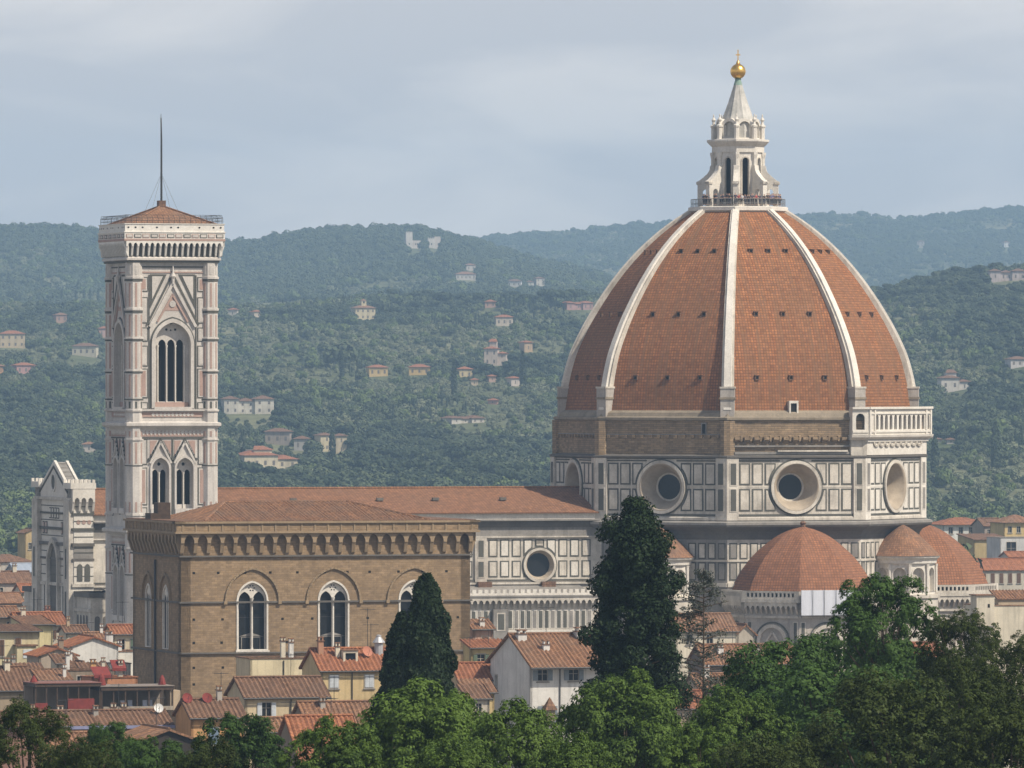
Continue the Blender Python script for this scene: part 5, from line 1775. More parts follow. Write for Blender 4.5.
# the long house carrying a glazed roof terrace
Yt = 862.0
h, wl_, r_ = house('long house topped by a roof terrace with red canopies and a glazed veranda', 30, Yt, 15.6, 6, 712, 'flat', (0.33, 0.24, 0.17), RTILE_D)
ze = h['_ze']; tm = MB()
ms_ = Yt / FPX / .955
for (a0, a1, t0, t1, mm) in ((34, 99, 683.5, 687, WOODD), (99, 171, 687.5, 691.5, WOODD)):
    x0, x1 = (a0 - 30) * ms_, (a1 - 30) * ms_
    tm.box(x0, x1, -.5, 5.0, PZ(t1, Yt), PZ(t0, Yt) - .02, mm)
    tm.box(x0 - .1, x1 + .1, -.6, 5.1, PZ(t0, Yt) - .02, PZ(t0, Yt) + .06, m_plain('terrace_roof', (0.20, 0.09, 0.07) if a0 < 90 else (0.22, 0.18, 0.15), .8))
    n = 6
    for i in range(n + 1):
        x_ = x0 + .1 + (x1 - x0 - .2) * i / n
        tm.box(x_ - .07, x_ + .07, -.4, -.26, ze, PZ(t1, Yt), WOODD); tm.box(x_ - .07, x_ + .07, 4.7, 4.84, ze, PZ(t1, Yt), WOODD)
    tm.box(x0, x1, 4.3, 4.5, ze, PZ(t1, Yt), plaster(0.30, 0.25, 0.2))
tm.build('veranda', r_)
rp_ = MB()
rp_.box((34 - 30) * ms_, (46 - 30) * ms_, -.62, -.45, ze, PZ(703, Yt), RED); rp_.box((66 - 30) * ms_, (92 - 30) * ms_, -.62, -.45, ze, PZ(699, Yt), RED)
rp_.build('red_screen', r_)
rp_ = MB(); x0, x1 = (101 - 30) * ms_, (170 - 30) * ms_
rp_.box(x0, x1, -.62, -.5, ze + .05, PZ(707.5, Yt), plaster(0.36, 0.31, 0.25)); rp_.build('parapet', r_)
rp_ = MB()
rp_.box((168 - 30) * ms_, (178 - 30) * ms_, -.3, 2.5, ze, PZ(692, Yt), plaster(*TAN)); rp_.build('stair_hut', r_)
for q, (cx_, top_, bot_, wd_) in enumerate(((37, 676, 684, 8), (104, 675, 688, 9), (164, 677, 688, 8))):
    um = MB(); x_ = (cx_ - 30) * ms_
    um.lathe([(wd_ / 2 * ms_, PZ(bot_, Yt) + .15), (wd_ / 2 * ms_ * .6, PZ(top_ + 3, Yt)), (.08, PZ(top_, Yt))], 8, RED, cx=x_, cy=1.5)
    um.tube((x_, 1.5, ze), (x_, 1.5, PZ(top_, Yt)), .04, .04, WOODD, 5)
    um_o = um.build('red_umbrella')
    um_o.matrix_basis = h.matrix_basis.copy() if False else um_o.matrix_basis
    um_o.location = h.location; um_o.rotation_euler = h.rotation_euler
    tag(um_o, ['half open red umbrella at the left end of the roof terrace', 'wide red umbrella above the join of the two terrace roofs', 'red umbrella standing right of the terrace veranda before the church wall'][q], 'umbrella', 'red umbrellas on the roof terrace')
ch_m = MB(); ch_m.box(.0, .5, 0, .5, 0, .9, SHEET); ch_m.box(.0, .5, .4, .5, .9, 1.5, SHEET)
for q, xx in enumerate((122, 130, 144, 150)):
    o_ = ch_m.build('white_chair') if q == 0 else o0_.copy()
    if q == 0: o0_ = o_
    else: COL.objects.link(o_)
    c_, s_ = math.cos(GRID), math.sin(GRID); lx, ly = (xx - 30) * ms_, .8 + .3 * (q % 2)
    o_.location = (h.location[0] + c_ * lx - s_ * ly, h.location[1] + s_ * lx + c_ * ly, ze - .4)
    o_.rotation_euler = (0, 0, GRID)
    tag(o_, 'white chair standing under the roof of the terrace veranda', 'chair', 'white chairs in the terrace veranda')
h, wl_, r_ = house('long low house under the roof terrace with a blue grey gutter', -6, 806, 18.6, 6, 726, 'ridge_x', (0.30, 0.17, 0.13), RTILE_D, .38, over=.6, chims=[(4.6, 2.2, .4, .6, TAN), (11.2, 2.0, .5, .5, GREYW), (8.0, 4.2, .6, .5), (13.5, 3.6, .5, .5, PALE), (14.6, 3.6, .5, .5, PALE)])
gm = MB(); gm.box(7.8, 18.9, -.9, -.7, h['_ze'] - .42, h['_ze'] - .1, m_plain('blue_gutter', (0.22, 0.23, 0.36), .6)); gm.build('gutter', r_)
dish(r_, 17.9, 2.0, h['_ze'] + .6, .5, m_plain('dish_pale', (0.6, 0.6, 0.58), .5), -1.6)
house('dark gabled barn roof with an orange tiled left slope above the treetops', 137, 752, 6.2, 9, 743, 'ridge_y', (0.045, 0.036, 0.03), RTILE, .36, over=.5)  # near-black wall paints the shade of the open underside
h, wl_, r_ = house('orange house with a blue shuttered window below the corner of the church', 191, 805, 5.6, 6, 717, 'ridge_x', ORANGE, RTILE_D, .5, wins=[(2.4, 2.0, 1.0, 1.7, SH_B, False)], chims=[(3.8, 3, .5, .9, GREYW)], over=.5)
for q, xx in enumerate((.3, 2.4)):
    dish(r_, xx, 2.6, h['_ze'] + .9, .55, RED, -1.5)
cm_ = MB(); cm_.box(-1.9, -1.1, -1.2, -.4, h['_ze'] - 4.2, h['_ze'] - 2.3, plaster(*PALE)); cm_.fbox(Fr(-1.5, -1.2, -pi / 2), -.22, .22, h['_ze'] - 3.4, h['_ze'] - 2.8, 0, .03, VOID); cm_.box(-2.05, -.95, -1.35, -.25, h['_ze'] - 2.3, h['_ze'] - 2.1, RTILE); cm_.build('chimney', r_)
house('yellow house glimpsed between the treetops below the long low house', 52, 745, 4.8, 6, 752, 'ridge_x', (0.58, 0.42, 0.12), RTILE, .5, wins=[(1.4, 1.2, .8, 1.2, SH_BR, False), (3.2, 1.2, .8, 1.2, SH_BR, False)])
# small houses, huts and attics crowding the roofs below the bell tower
for (lab, px, Y, w_, d, py, rf_, wc, rt, pt, wn, ch) in (
 ('tiny cream attic with brown roof right of the projecting bay', 57, 948, 2.6, 3, 664, 'shed', (0.58, 0.50, 0.38), RTILE_D, .3, [(1.3, .9, .6, .8)], [(1.9, 1, .4, .8, WHITE)]),
 ('narrow ochre house squeezed beside the old grey brown house', 74, 940, 2.2, 3, 668, 'ridge_y', (0.46, 0.34, 0.20), RTILE_D, .5, [(1.1, 1.0, .6, 1.0)], []),
 ('low brown shed with pale chimney before the white gabled wall', 84, 932, 3.2, 3, 674, 'shed', (0.32, 0.25, 0.18), RTILE_D, .35, [(1.0, .9, .6, .7), (2.2, .9, .6, .7)], [(2.6, 1, .4, .9, PALE)]),
 ('small whitewashed hut on the roofs against the church side wall', 112, 980, 2.4, 3, 664, 'flat', (0.66, 0.63, 0.57), RTILE_D, .3, [(1.2, .8, .6, .9)], []),
 ('pale cream flat topped house at the left edge under the bay', -6, 935, 3.4, 4, 668, 'flat', (0.58, 0.52, 0.40), RTILE_D, .3, [(1.2, 1.0, .7, 1.0), (2.5, 1.0, .5, 1.0)], [(2.6, 1, .4, .9, GREYW)]),
 ('small house with sagging brown roof below the bay house', 20, 930, 3.0, 3, 676, 'shed', (0.38, 0.31, 0.23), RTILE_D, .4, [(.9, .9, .6, .8), (2.1, .9, .6, .8)], []),
 ('tiny pinkish house just under the foot of the bell tower', 88, 1085, 3.0, 4, 640, 'ridge_x', (0.50, 0.36, 0.29), RTILE, .4, [(.9, 1.0, .6, 1.0), (2.1, 1.0, .6, 1.0)], [(2.4, 2, .4, .7, WHITE)]),
 ('narrow cream house with green shutters left of the foot of the bell tower', 66, 1090, 3.2, 4, 633, 'ridge_x', (0.60, 0.53, 0.40), RTILE_D, .4, [(.9, 1.1, .6, 1.1, SH_N, False), (2.3, 1.1, .6, 1.1, SH_N, False)], [(.8, 2, .4, .8, TAN)]),
 ('small brown house among chimneys above the left end of the roof terrace', 40, 895, 3.6, 3, 681, 'shed', (0.34, 0.25, 0.18), RTILE, .3, [(1.1, 1.0, .7, .9), (2.5, 1.0, .6, .9)], [(3.1, 1, .35, .9, WHITE)]),
 ('little grey house with tiled lean-to roof below the white house wall', 468, 838, 2.4, 3, 699, 'shed', (0.45, 0.40, 0.33), RTILE_D, .4, [(1.2, .9, .6, .8)], []),
):
    house(lab, px, Y, w_, d, py, rf_, wc, rt, pt, wins=wn, chims=ch, over=.25)
# --- centre right, behind the sparse tree
house('house with orange roof just below the blind arches of the cathedral', 706, 1010, 12.6, 7, 664, 'ridge_x', (0.20, 0.16, 0.13), RTILE, .62, chims=[(7.5, 2, .8, .6, GREYW), (2.6, 2, .7, .6, WHITE)], wins=[(3, 1.6, 1, 1.2), (7, 1.6, 1, 1.2)])
house('narrow house with one sunlit roof slope beside the grey blind arch', 737, 1120, 2.6, 7, 634, 'ridge_y', (0.45, 0.40, 0.33), RTILE, .9)
house('pale house with red roof behind the upper part of the sparse tree', 676, 1105, 9.0, 7, 631, 'ridge_x', (0.66, 0.60, 0.48), RTILE, .6, wins=[(2, 1.2, .9, 1.2), (5, 1.2, .9, 1.2)])
house('low house with brown roof behind the foot of the sparse tree', 700, 930, 6.6, 6, 689, 'ridge_x', (0.50, 0.42, 0.33), RTILE, .5, chims=[(1.6, 2.5, .7, 1.0, WHITE)], wins=[(2, 1.3, .9, 1.2)])
house('house with small red roof between the tall dark tree and the sparse tree', 668, 900, 5.0, 6, 708, 'ridge_x', (0.5, 0.4, 0.3), RTILE_R, .55, wins=[(3.6, 1.3, .8, 1.2)])
house('cream house wall showing through a gap in the green trees', 800, 905, 6.4, 6, 722, 'ridge_x', CREAM, RTILE, .4, wins=[(2.4, 1.3, .9, 1.3, SH_BR)])
house('house with red roof half hidden by the tall broad tree before the cathedral', 880, 1010, 8.6, 6, 657, 'ridge_x', (0.55, 0.48, 0.38), RTILE_R, .5, wins=[(3, 1.3, .9, 1.2), (6, 1.3, .9, 1.2)])
# --- right edge
h, wl_, r_ = house('plain cream building with a square corner turret at the right edge', 985, 1120, 9.5, 8, 606, 'flat', (0.62, 0.56, 0.44), RTILE, chims=[(7.6, 1.5, .6, 1.4, PALE)])
tm = MB(); ze = h['_ze']
tm.box(-1.5, 1.2, -.6, 1.8, ze - 2.8, ze + 1.5, plaster(0.60, 0.54, 0.43)); tm.box(-1.7, 1.4, -.8, 2.0, ze + 1.5, ze + 1.65, RTILE); tm.fbox(Fr(0, -.6, -pi / 2), .2, .5, ze - .2, ze + .3, 0, .04, VOID); tm.box(-1.7, 1.4, -.8, 2.0, ze - 2.95, ze - 2.8, GY)
tm.build('turret', wl_)
tm = MB(); tm.box(2.6, 9, 1.5, 7, ze - .4, ze + .9, plaster(*TAN)); tile_slope(tm, (2.3, 1.2, ze + .95), (1, 0, 0), (0, 3.2, 1.2), 7.0, 0, 0, RTILE); tm.build('penthouse', r_)
GF = 'far houses at the edge of town'
house('far house with broad red hipped roof and white wall just right of the cathedral', 943, 1900, 12.0, 9, 524, 'hip', (0.66, 0.66, 0.62), RTILE_R, .3, far=True, group=GF, wins=[(2 + 2.6 * i, 1.6, 1.0, 1.5, None) for i in range(4)], over=1.0)
house('far house with greyish roof and dark windows beside the red hipped roof', 984, 1880, 5.0, 8, 526, 'ridge_x', (0.36, 0.30, 0.26), RTILE_D, .4, far=True, group=GF, wins=[(1.2 + 1.3 * i, 1.5, .7, 1.3, None) for i in range(3)])
house('far house with sunny yellow wall and red roof at the right edge', 1004, 1860, 9.0, 9, 522, 'hip', (0.60, 0.45, 0.22), RTILE, .35, far=True, group=GF, wins=[(1.5 + 2.2 * i, 1.8, .9, 1.4, None) for i in range(3)], over=.8)
house('far blank ochre block below the red hipped roofs', 974, 1730, 8.4, 10, 540, 'shed', (0.42, 0.33, 0.17), RTILE_D, .1, far=True, group=GF)
house('far white flat roofed block with one big dark opening', 1000, 1700, 9.0, 8, 538, 'flat', (0.55, 0.54, 0.52), GY, far=True, group=GF, wins=[(2.6, 2.6, 2.2, 3.4, None)])
house('long far house with dark red roof and a row of windows at the right edge', 978, 1610, 12.5, 8, 570, 'ridge_x', (0.50, 0.46, 0.38), RTILE_R, .5, far=True, group=GF, wins=[(1.3 + 1.9 * i, 1.7, .8, 2.0, SH_BR, False) for i in range(6)])
house('small far house with red roof above the long dark red roof', 1009, 1650, 6, 5, 557, 'ridge_x', (0.52, 0.45, 0.38), RTILE_R, .35, far=True, group=GF, wins=[(1.4, 1.2, .7, 1.2), (3.2, 1.2, .7, 1.2)])
house('far ochre house with pale roof left of the cathedral front', 25, 1800, 4.0, 7, 533, 'ridge_y', (0.48, 0.36, 0.19), RTILE_D, .4, far=True, group=GF, wins=[(1.2, 3, .7, 1.4), (2.8, 3, .7, 1.4)])
house('far house with blue grey metal roof left of the cathedral front', 16, 1560, 8.0, 8, 572, 'ridge_x', (0.4, 0.38, 0.36), m_plain('metal_roof', (0.30, 0.34, 0.40), .5), .35, far=True, group=GF)
house('far house with wide dull red roof at the left edge', -12, 1640, 9.5, 8, 562, 'hip', (0.5, 0.45, 0.38), RTILE_D, .35, far=True, group=GF, wins=[(2, 1.6, .8, 1.3), (4.5, 1.6, .8, 1.3)])
house('far reddish house with two chimneys at the left edge under the blue grey roof', -10, 1420, 8.0, 8, 583, 'ridge_x', (0.46, 0.38, 0.32), RTILE_D, .45, far=True, group=GF, chims=[(2.5, 4, .7, 1.0), (5.5, 4, .7, 1.0)], wins=[(2, 1.5, .8, 1.3), (5, 1.5, .8, 1.3)])
house('far small cream house between the left edge and the cathedral front', 22, 1400, 4.4, 6, 592, 'ridge_x', (0.55, 0.48, 0.38), RTILE_R, .4, far=True, group=GF, wins=[(1.2, 1.3, .7, 1.2), (3, 1.3, .7, 1.2)])
house('far low house with patched red roof behind the orange roofed house at the left edge', -12, 1300, 6.0, 7, 603, 'ridge_x', (0.45, 0.36, 0.28), RTILE, .4, far=True, group=GF, wins=[(2, 1.3, .8, 1.2)])

# ================================================================== HILLSIDE VILLAS
VG = 'villas on the hillside'
VIL = [
 # px0, px1, base y, top y, wall, roof, form, label
 (0, 25, 348, 334, CREAM, RTILE_R, 'hip', 'cream hillside villa with red hipped roof at the left edge'),
 (56, 68, 323, 315, PINKW, RTILE, 'hip', 'small pinkish villa above the cream one near the left edge'),
 (72, 96, 358, 348, (0.60, 0.55, 0.42), RTILE_D, 'hip', 'pale two part villa halfway between left edge and bell tower'),
 (16, 36, 373, 364, (0.52, 0.30, 0.28), RTILE_R, 'hip', 'pink villa on the slope left of the bell tower'),
 (-6, 5, 373, 365, ORANGE, RTILE, 'hip', 'orange cottage cut off by the left edge'),
 (82, 96, 452, 444, (0.62, 0.55, 0.48), RTILE, 'hip', 'small white and red cottage low on the slope just left of the bell tower'),
 (99, 110, 337, 328, (0.55, 0.36, 0.30), RTILE_R, 'hip', 'pink house half hidden behind the left edge of the bell tower'),
 (355, 376, 319, 307, (0.64, 0.55, 0.36), RTILE, 'villa', 'cream villa with a small central belvedere on the ridge'),
 (228, 237, 316, 309, (0.6, 0.55, 0.48), RTILE_R, 'hip', 'tiny white cottage just right of the bell tower on the ridge'),
 (254, 263, 317, 311, (0.6, 0.52, 0.42), RTILE_R, 'hip', 'tiny cottage with red roof, second right of the bell tower'),
 (369, 388, 377, 368, (0.62, 0.46, 0.22), RTILE_R, 'hip', 'yellow farmhouse with red hipped roof, left of a pair at mid slope'),
 (409, 430, 374, 366, (0.66, 0.47, 0.20), RTILE_R, 'hip', 'golden yellow farmhouse with long roof, right of a pair at mid slope'),
 (224, 274, 415, 400, (0.66, 0.62, 0.53), RTILE_D, 'long', 'long white villa with recessed bays right of the bell tower'),
 (243, 300, 469, 455, (0.66, 0.58, 0.42), RTILE_R, 'tier', 'large cream villa of two stepped storeys with a row of windows'),
 (265, 290, 445, 432, (0.40, 0.34, 0.28), RTILE_D, 'hip', 'dark roofed house directly above the large cream villa'),
 (320, 334, 452, 436, (0.62, 0.54, 0.36), RTILE_D, 'hip', 'cream block, left one of two behind the dark pines'),
 (336, 347, 454, 436, (0.55, 0.47, 0.32), RTILE_D, 'hip', 'cream block, right one of two behind the dark pines'),
 (294, 310, 450, 438, (0.40, 0.38, 0.35), RTILE_D, 'hip', 'greyish house among pines between the cream villa and the cream blocks'),
 (456, 476, 279, 273, (0.62, 0.58, 0.52), RTILE, 'hip', 'low white farm below the twin towers ridge'),
 (466, 476, 270, 264, (0.6, 0.55, 0.5), RTILE, 'hip', 'small white house just above the low white farm'),
 (507, 521, 286, 280, (0.64, 0.62, 0.58), RTILE_D, 'hip', 'white house high on the hill, midway between farm and dome'),
 (536, 545, 285, 277, (0.62, 0.58, 0.5), RTILE_D, 'hip', 'white house with tower like block high on the hill near the dome'),
 (527, 534, 285, 281, (0.62, 0.6, 0.55), RTILE_D, 'hip', 'tiny white outbuilding beside the tower like white house'),
 (485, 496, 310, 304, (0.55, 0.36, 0.28), RTILE_R, 'hip', 'reddish cottage beside the cypress row'),
 (496, 513, 325, 316, (0.62, 0.54, 0.44), RTILE_R, 'hip', 'cream house with red roof below the cypress row'),
 (566, 594, 311, 304, (0.50, 0.30, 0.27), RTILE_R, 'long', 'long pink red building at the left edge of the great dome'),
 (484, 506, 366, 349, (0.62, 0.52, 0.44), RTILE_R, 'tier', 'cream villa with broad red roof above the yellow tower house'),
 (524, 533, 352, 342, (0.52, 0.38, 0.24), RTILE_R, 'hip', 'narrow tan house right of the villa with broad red roof'),
 (459, 473, 378, 368, (0.64, 0.52, 0.30), RTILE_R, 'hip', 'yellow tower house at mid slope'),
 (471, 478, 385, 379, (0.62, 0.5, 0.36), RTILE_R, 'hip', 'small low house at the foot of the yellow tower house'),
 (489, 496, 383, 377, (0.56, 0.38, 0.30), RTILE_R, 'hip', 'tiny pink cottage right of the yellow tower house'),
 (511, 520, 385, 377, (0.64, 0.56, 0.5), RTILE_R, 'hip', 'tiny white cottage with red roof beside a dark cypress'),
 (488, 497, 404, 400, (0.5, 0.3, 0.24), RTILE_R, 'hip', 'isolated red roof among trees at mid slope'),
 (450, 486, 423, 418, (0.62, 0.58, 0.50), RTILE_D, 'long', 'long low pale farm building among trees left of the dome'),
 (562, 582, 297, 293, (0.58, 0.54, 0.48), RTILE_D, 'long', 'pale low wall like building under dark pines left of the dome'),
 (990, 1026, 280, 270, (0.58, 0.50, 0.48), RTILE_D, 'long', 'pink villa with white columns on the dark wooded crest at right'),
 (941, 971, 391, 378, (0.64, 0.6, 0.54), RTILE_D, 'tier', 'white villa of stepped roofs on the slope right of the dome'),
 (1010, 1030, 366, 358, (0.55, 0.52, 0.5), RTILE_D, 'hip', 'greyish house half cut by the right edge, mid slope'),
 (917, 924, 246, 240, (0.6, 0.55, 0.5), RTILE_D, 'hip', 'tiny farmhouse at the end of a bright field on the farthest hill'),
 (1004, 1010, 246, 241, (0.66, 0.66, 0.66), RTILE_D, 'hip', 'tiny white house on the farthest hill at right'),
 (932, 942, 441, 438, (0.6, 0.57, 0.52), RTILE_D, 'hip', 'tiny pale cottage in the trees just right of the drum'),
 (947, 955, 443, 439, (0.58, 0.54, 0.48), RTILE_D, 'hip', 'second tiny pale cottage in the trees right of the drum'),
]


VPOS = []


def villa(px0, px1, yb, yt, wc, rt, form, label, i):
    cxp = (px0 + px1) / 2
    x, Y, z = spot(cxp, yb + 1.5)
    m = Y / FPX
    W_ = (px1 - px0) * m; H = (yb - yt) * m
    D_ = min(max(W_ * .7, 7), 16)
    VPOS.append((x, Y, W_ / 2))
    rot = R_([8, 20, -6, 25, 14, 2][i % 6])
    h = thing('villa', label, 'villa', (x, Y, z), rot, VG)
    mb = MB()
    blocks = {'hip': [(0, W_, H)], 'villa': [(0, W_, H)], 'long': [(0, W_ * .3, H), (W_ * .3, W_ * .62, H * .86), (W_ * .62, W_, H)], 'tier': [(0, W_ * .62, H), (W_ * .62, W_, H * .72)]}[form]
    wm = plaster(*[q * .86 for q in wc])
    rb = MB(); wn = []
    for bi, (a0, a1, hh) in enumerate(blocks):
        x0, x1 = a0 - W_ / 2, a1 - W_ / 2
        y0 = 0 if bi % 2 == 0 else 1.2
        mb.box(x0, x1, y0, D_, -12, hh, wm)
        o = .7; hr = min(x1 - x0, D_ - y0) / 2 + o; s = hr * .34
        i_ = min((x1 - x0) / 2 + o, hr)
        tile_slope(rb, (x0 - o, y0 - o, hh + .1), (1, 0, 0), (0, hr, s), x1 - x0 + 2 * o, i_, i_, rt, 2.0, .05, 3)
        tile_slope(rb, (x1 + o, D_ + o, hh + .1), (-1, 0, 0), (0, -hr, s), x1 - x0 + 2 * o, i_, i_, rt, 2.0, .05, 3)
        dd2 = D_ - y0 + 2 * o
        tile_slope(rb, (x0 - o, D_ + o, hh + .1), (0, -1, 0), (hr, 0, s), dd2, min(hr, dd2 / 2), min(hr, dd2 / 2), rt, 2.0, .05, 3)
        tile_slope(rb, (x1 + o, y0 - o, hh + .1), (0, 1, 0), (-hr, 0, s), dd2, min(hr, dd2 / 2), min(hr, dd2 / 2), rt, 2.0, .05, 3)
        nf = 2 if hh > 6.2 else 1
        nw = max(int((x1 - x0) / 3.2), 1)
        for f in range(nf):
            for j in range(nw):
                wn.append((x0 + (x1 - x0) * (j + .5) / nw, y0, hh * (f + .32) / nf, min(1.1, (x1 - x0) * .12), min(1.9, hh * .4 / nf)))
    if form == 'tier':
        mb.box(-W_ * .28, W_ * .05, 3, D_ - 1, H, H * 1.42, wm)
        tile_slope(rb, (-W_ * .28 - .6, 2.4, H * 1.42), (1, 0, 0), (0, D_ / 2 - 1.4, 1.6), W_ * .33 + 1.2, W_ * .1, W_ * .1, rt, 2.0, .05, 3)
    if form == 'villa':
        mb.box(-1.6, 1.6, D_ / 2 - 1.6, D_ / 2 + 1.6, H, H + 4.6, wm)
        mb.fbox(Fr(0, D_ / 2 - 1.6, -pi / 2), -.5, .5, H + 3.0, H + 4.2, 0, .08, VOID)
        rb.lathe([(2.8, H + 4.6), (0, H + 5.8)], 4, rt, cx=0, cy=D_ / 2, a0=pi / 4, a1=pi / 4 + 2 * pi)
    wall = mb.build('wall', h); rb.build('roof', h)
    for (a, y0, zz, ww, hh) in wn:
        w2 = MB(); F_ = Fr(0, y0, -pi / 2)
        w2.fbox(F_, a - ww / 2, a + ww / 2, zz, zz + hh, -.1, .08, paint(0.15, 0.13, 0.115))
        w2.build('window', wall)
    return h


for i, v in enumerate(VIL):
    villa(*v, i)
# the pair of pale castle towers on the skyline ridge
for (p0, p1, yb, yt, q0, q1, yt2, lab) in ((406, 412.5, 248, 232, 412.5, 421, 240, 'pale castle with tall square tower high on the wooded ridge'), (428, 435, 248, 238, 435, 441, 236, 'smaller ruined pale castle block right of the castle with tall tower')):
    x, Y, z = spot((p0 + q1) / 2, yb + 1)
    m = Y / FPX
    VPOS.append((x, Y, (q1 - p0) * m / 2))
    t = thing('castle', lab, 'castle', (x, Y, z), R_(12), 'castle on the ridge')
    mid = (p0 + q1) / 2
    mb = MB(); mb.box((p0 - mid) * m, (p1 - mid) * m, 0, 7, -10, (yb - yt) * m, plaster(0.60, 0.56, 0.50)); 
    for i in range(4):
        xa = (p0 - mid) * m + i * (p1 - p0) * m / 3.6
        mb.box(xa, xa + .8, 0, .6, (yb - yt) * m, (yb - yt) * m + 1.0, plaster(0.60, 0.56, 0.50))
    mb.build('tower', t)
    mb = MB(); mb.box((p1 - mid) * m, (q1 - mid) * m, 1, 10, -10, (yb - yt2) * m, plaster(0.55, 0.49, 0.43)); mb.build('wall', t)
    for i in range(3):
        w2 = MB(); w2.fbox(Fr(0, 1 if i else 0, -pi / 2), ((p1 - mid) * m + 1 + i * 1.8) if i else (p0 + p1) / 2 * m - mid * m - .5, ((p1 - mid) * m + 2 + i * 1.8) if i else (p0 + p1) / 2 * m - mid * m + .5, 3.4, 5.2, -.1, .08, VOID); w2.build('window', t)
# two thin radio masts on the farthest ridge
x, Y, z = spot(862, 211)
mb = MB()
mb.tube((0, 0, -2), (0, 0, 16), .35, .15, IRON, 5); mb.tube((-.8, 0, 9), (.8, 0, 9), .1, .1, IRON, 4)
o = mb.build('radio_mast'); x = PX(862, 11700.0); o.location = (x, 11700, float(terrain(np.array([x]), np.array([11700.0]))[0])); tag(o, 'thin radio mast on the farthest ridge right of the lantern', 'radio mast')

# ================================================================== TREES
def leaf_mesh(name, C, Nn, S, mat, rng, up=0.0, asp=.62):
    n = len(C)
    Rn = rng.normal(size=(n, 3)); Rn[:, 2] += up
    Tt = np.cross(Nn, Rn); Tt /= np.linalg.norm(Tt, axis=1, keepdims=True) + 1e-9
    if up:
        Tt = Rn / (np.linalg.norm(Rn, axis=1, keepdims=True) + 1e-9)
    B = np.cross(Nn, Tt); B /= np.linalg.norm(B, axis=1, keepdims=True) + 1e-9
    s = S[:, None]
    V = np.stack([C - Tt * s * .5, C + B * s * asp * .5 + Nn * s * .08, C + Tt * s * .55, C - B * s * asp * .5 + Nn * s * .08], 1).reshape(-1, 3)
    me = bpy.data.meshes.new(name)
    me.vertices.add(n * 4); me.vertices.foreach_set('co', V.astype(np.float32).ravel())
    me.loops.add(n * 4); me.loops.foreach_set('vertex_index', np.arange(n * 4, dtype=np.int32))
    me.polygons.add(n); me.polygons.foreach_set('loop_start', np.arange(0, n * 4, 4, dtype=np.int32))
    me.update(calc_edges=True)
    at = me.attributes.new('tint', 'FLOAT', 'FACE')
    at.data.foreach_set('value', rng.random(n).astype(np.float32))
    me.materials.append(mat)
    return me


def clump_leaves(rng, clumps, per, size):
    Cs, Ns, Ss = [], [], []
    for (c, r) in clumps:
        k = int(per * r * r)
        d = rng.normal(size=(k, 3)); d /= np.linalg.norm(d, axis=1, keepdims=True)
        rr = r * (0.55 + 0.55 * rng.random(k) ** .6)
        sub = 1 + .22 * np.sin(d[:, 0] * 7 + c[0]) * np.sin(d[:, 1] * 6 + c[1]) * np.sin(d[:, 2] * 7)
        p = np.array(c) + d * (rr * sub)[:, None] * np.array([1, 1, .8])
        nn = d + rng.normal(size=(k, 3)) * .55 + np.array([0, 0, .35]); nn /= np.linalg.norm(nn, axis=1, keepdims=True)
        Cs.append(p); Ns.append(nn); Ss.append(size * (.6 + .8 * rng.random(k)))
    return np.concatenate(Cs), np.concatenate(Ns), np.concatenate(Ss)


def sprays(rng, clumps, per, size, mid):
    """every clump is a cluster of small leafy sprays with dark gaps between them"""
    Cs, Ns, Ss = [], [], []
    mid = np.array(mid, float)
    for (c, r) in clumps:
        out_ = np.array(c) - mid; out_ /= np.linalg.norm(out_) + 1e-6
        k = max(int(15 * r * r / .8), 8)
        d = rng.normal(size=(k, 3)) + out_ * .9 + np.array([0, 0, .35]); d /= np.linalg.norm(d, axis=1, keepdims=True)
        for q in d:
            sr = r * (.26 + .16 * rng.random())
            sc_ = np.array(c) + q * r * (.62 + .45 * rng.random())
            m = int(per * (.7 + .6 * rng.random()))
            e = rng.normal(size=(m, 3)) + q * .7 + np.array([0, 0, .5]); e /= np.linalg.norm(e, axis=1, keepdims=True)
            p = sc_ + e * (sr * (.55 + .5 * rng.random(m)))[:, None] * np.array([1.15, 1.15, .8])
            nn = e + q * .5 + rng.normal(size=(m, 3)) * .32 + np.array([0, 0, .35]); nn /= np.linalg.norm(nn, axis=1, keepdims=True)
            Cs.append(p); Ns.append(nn); Ss.append(size * (.6 + .8 * rng.random(m)))
    return np.concatenate(Cs), np.concatenate(Ns), np.concatenate(Ss)


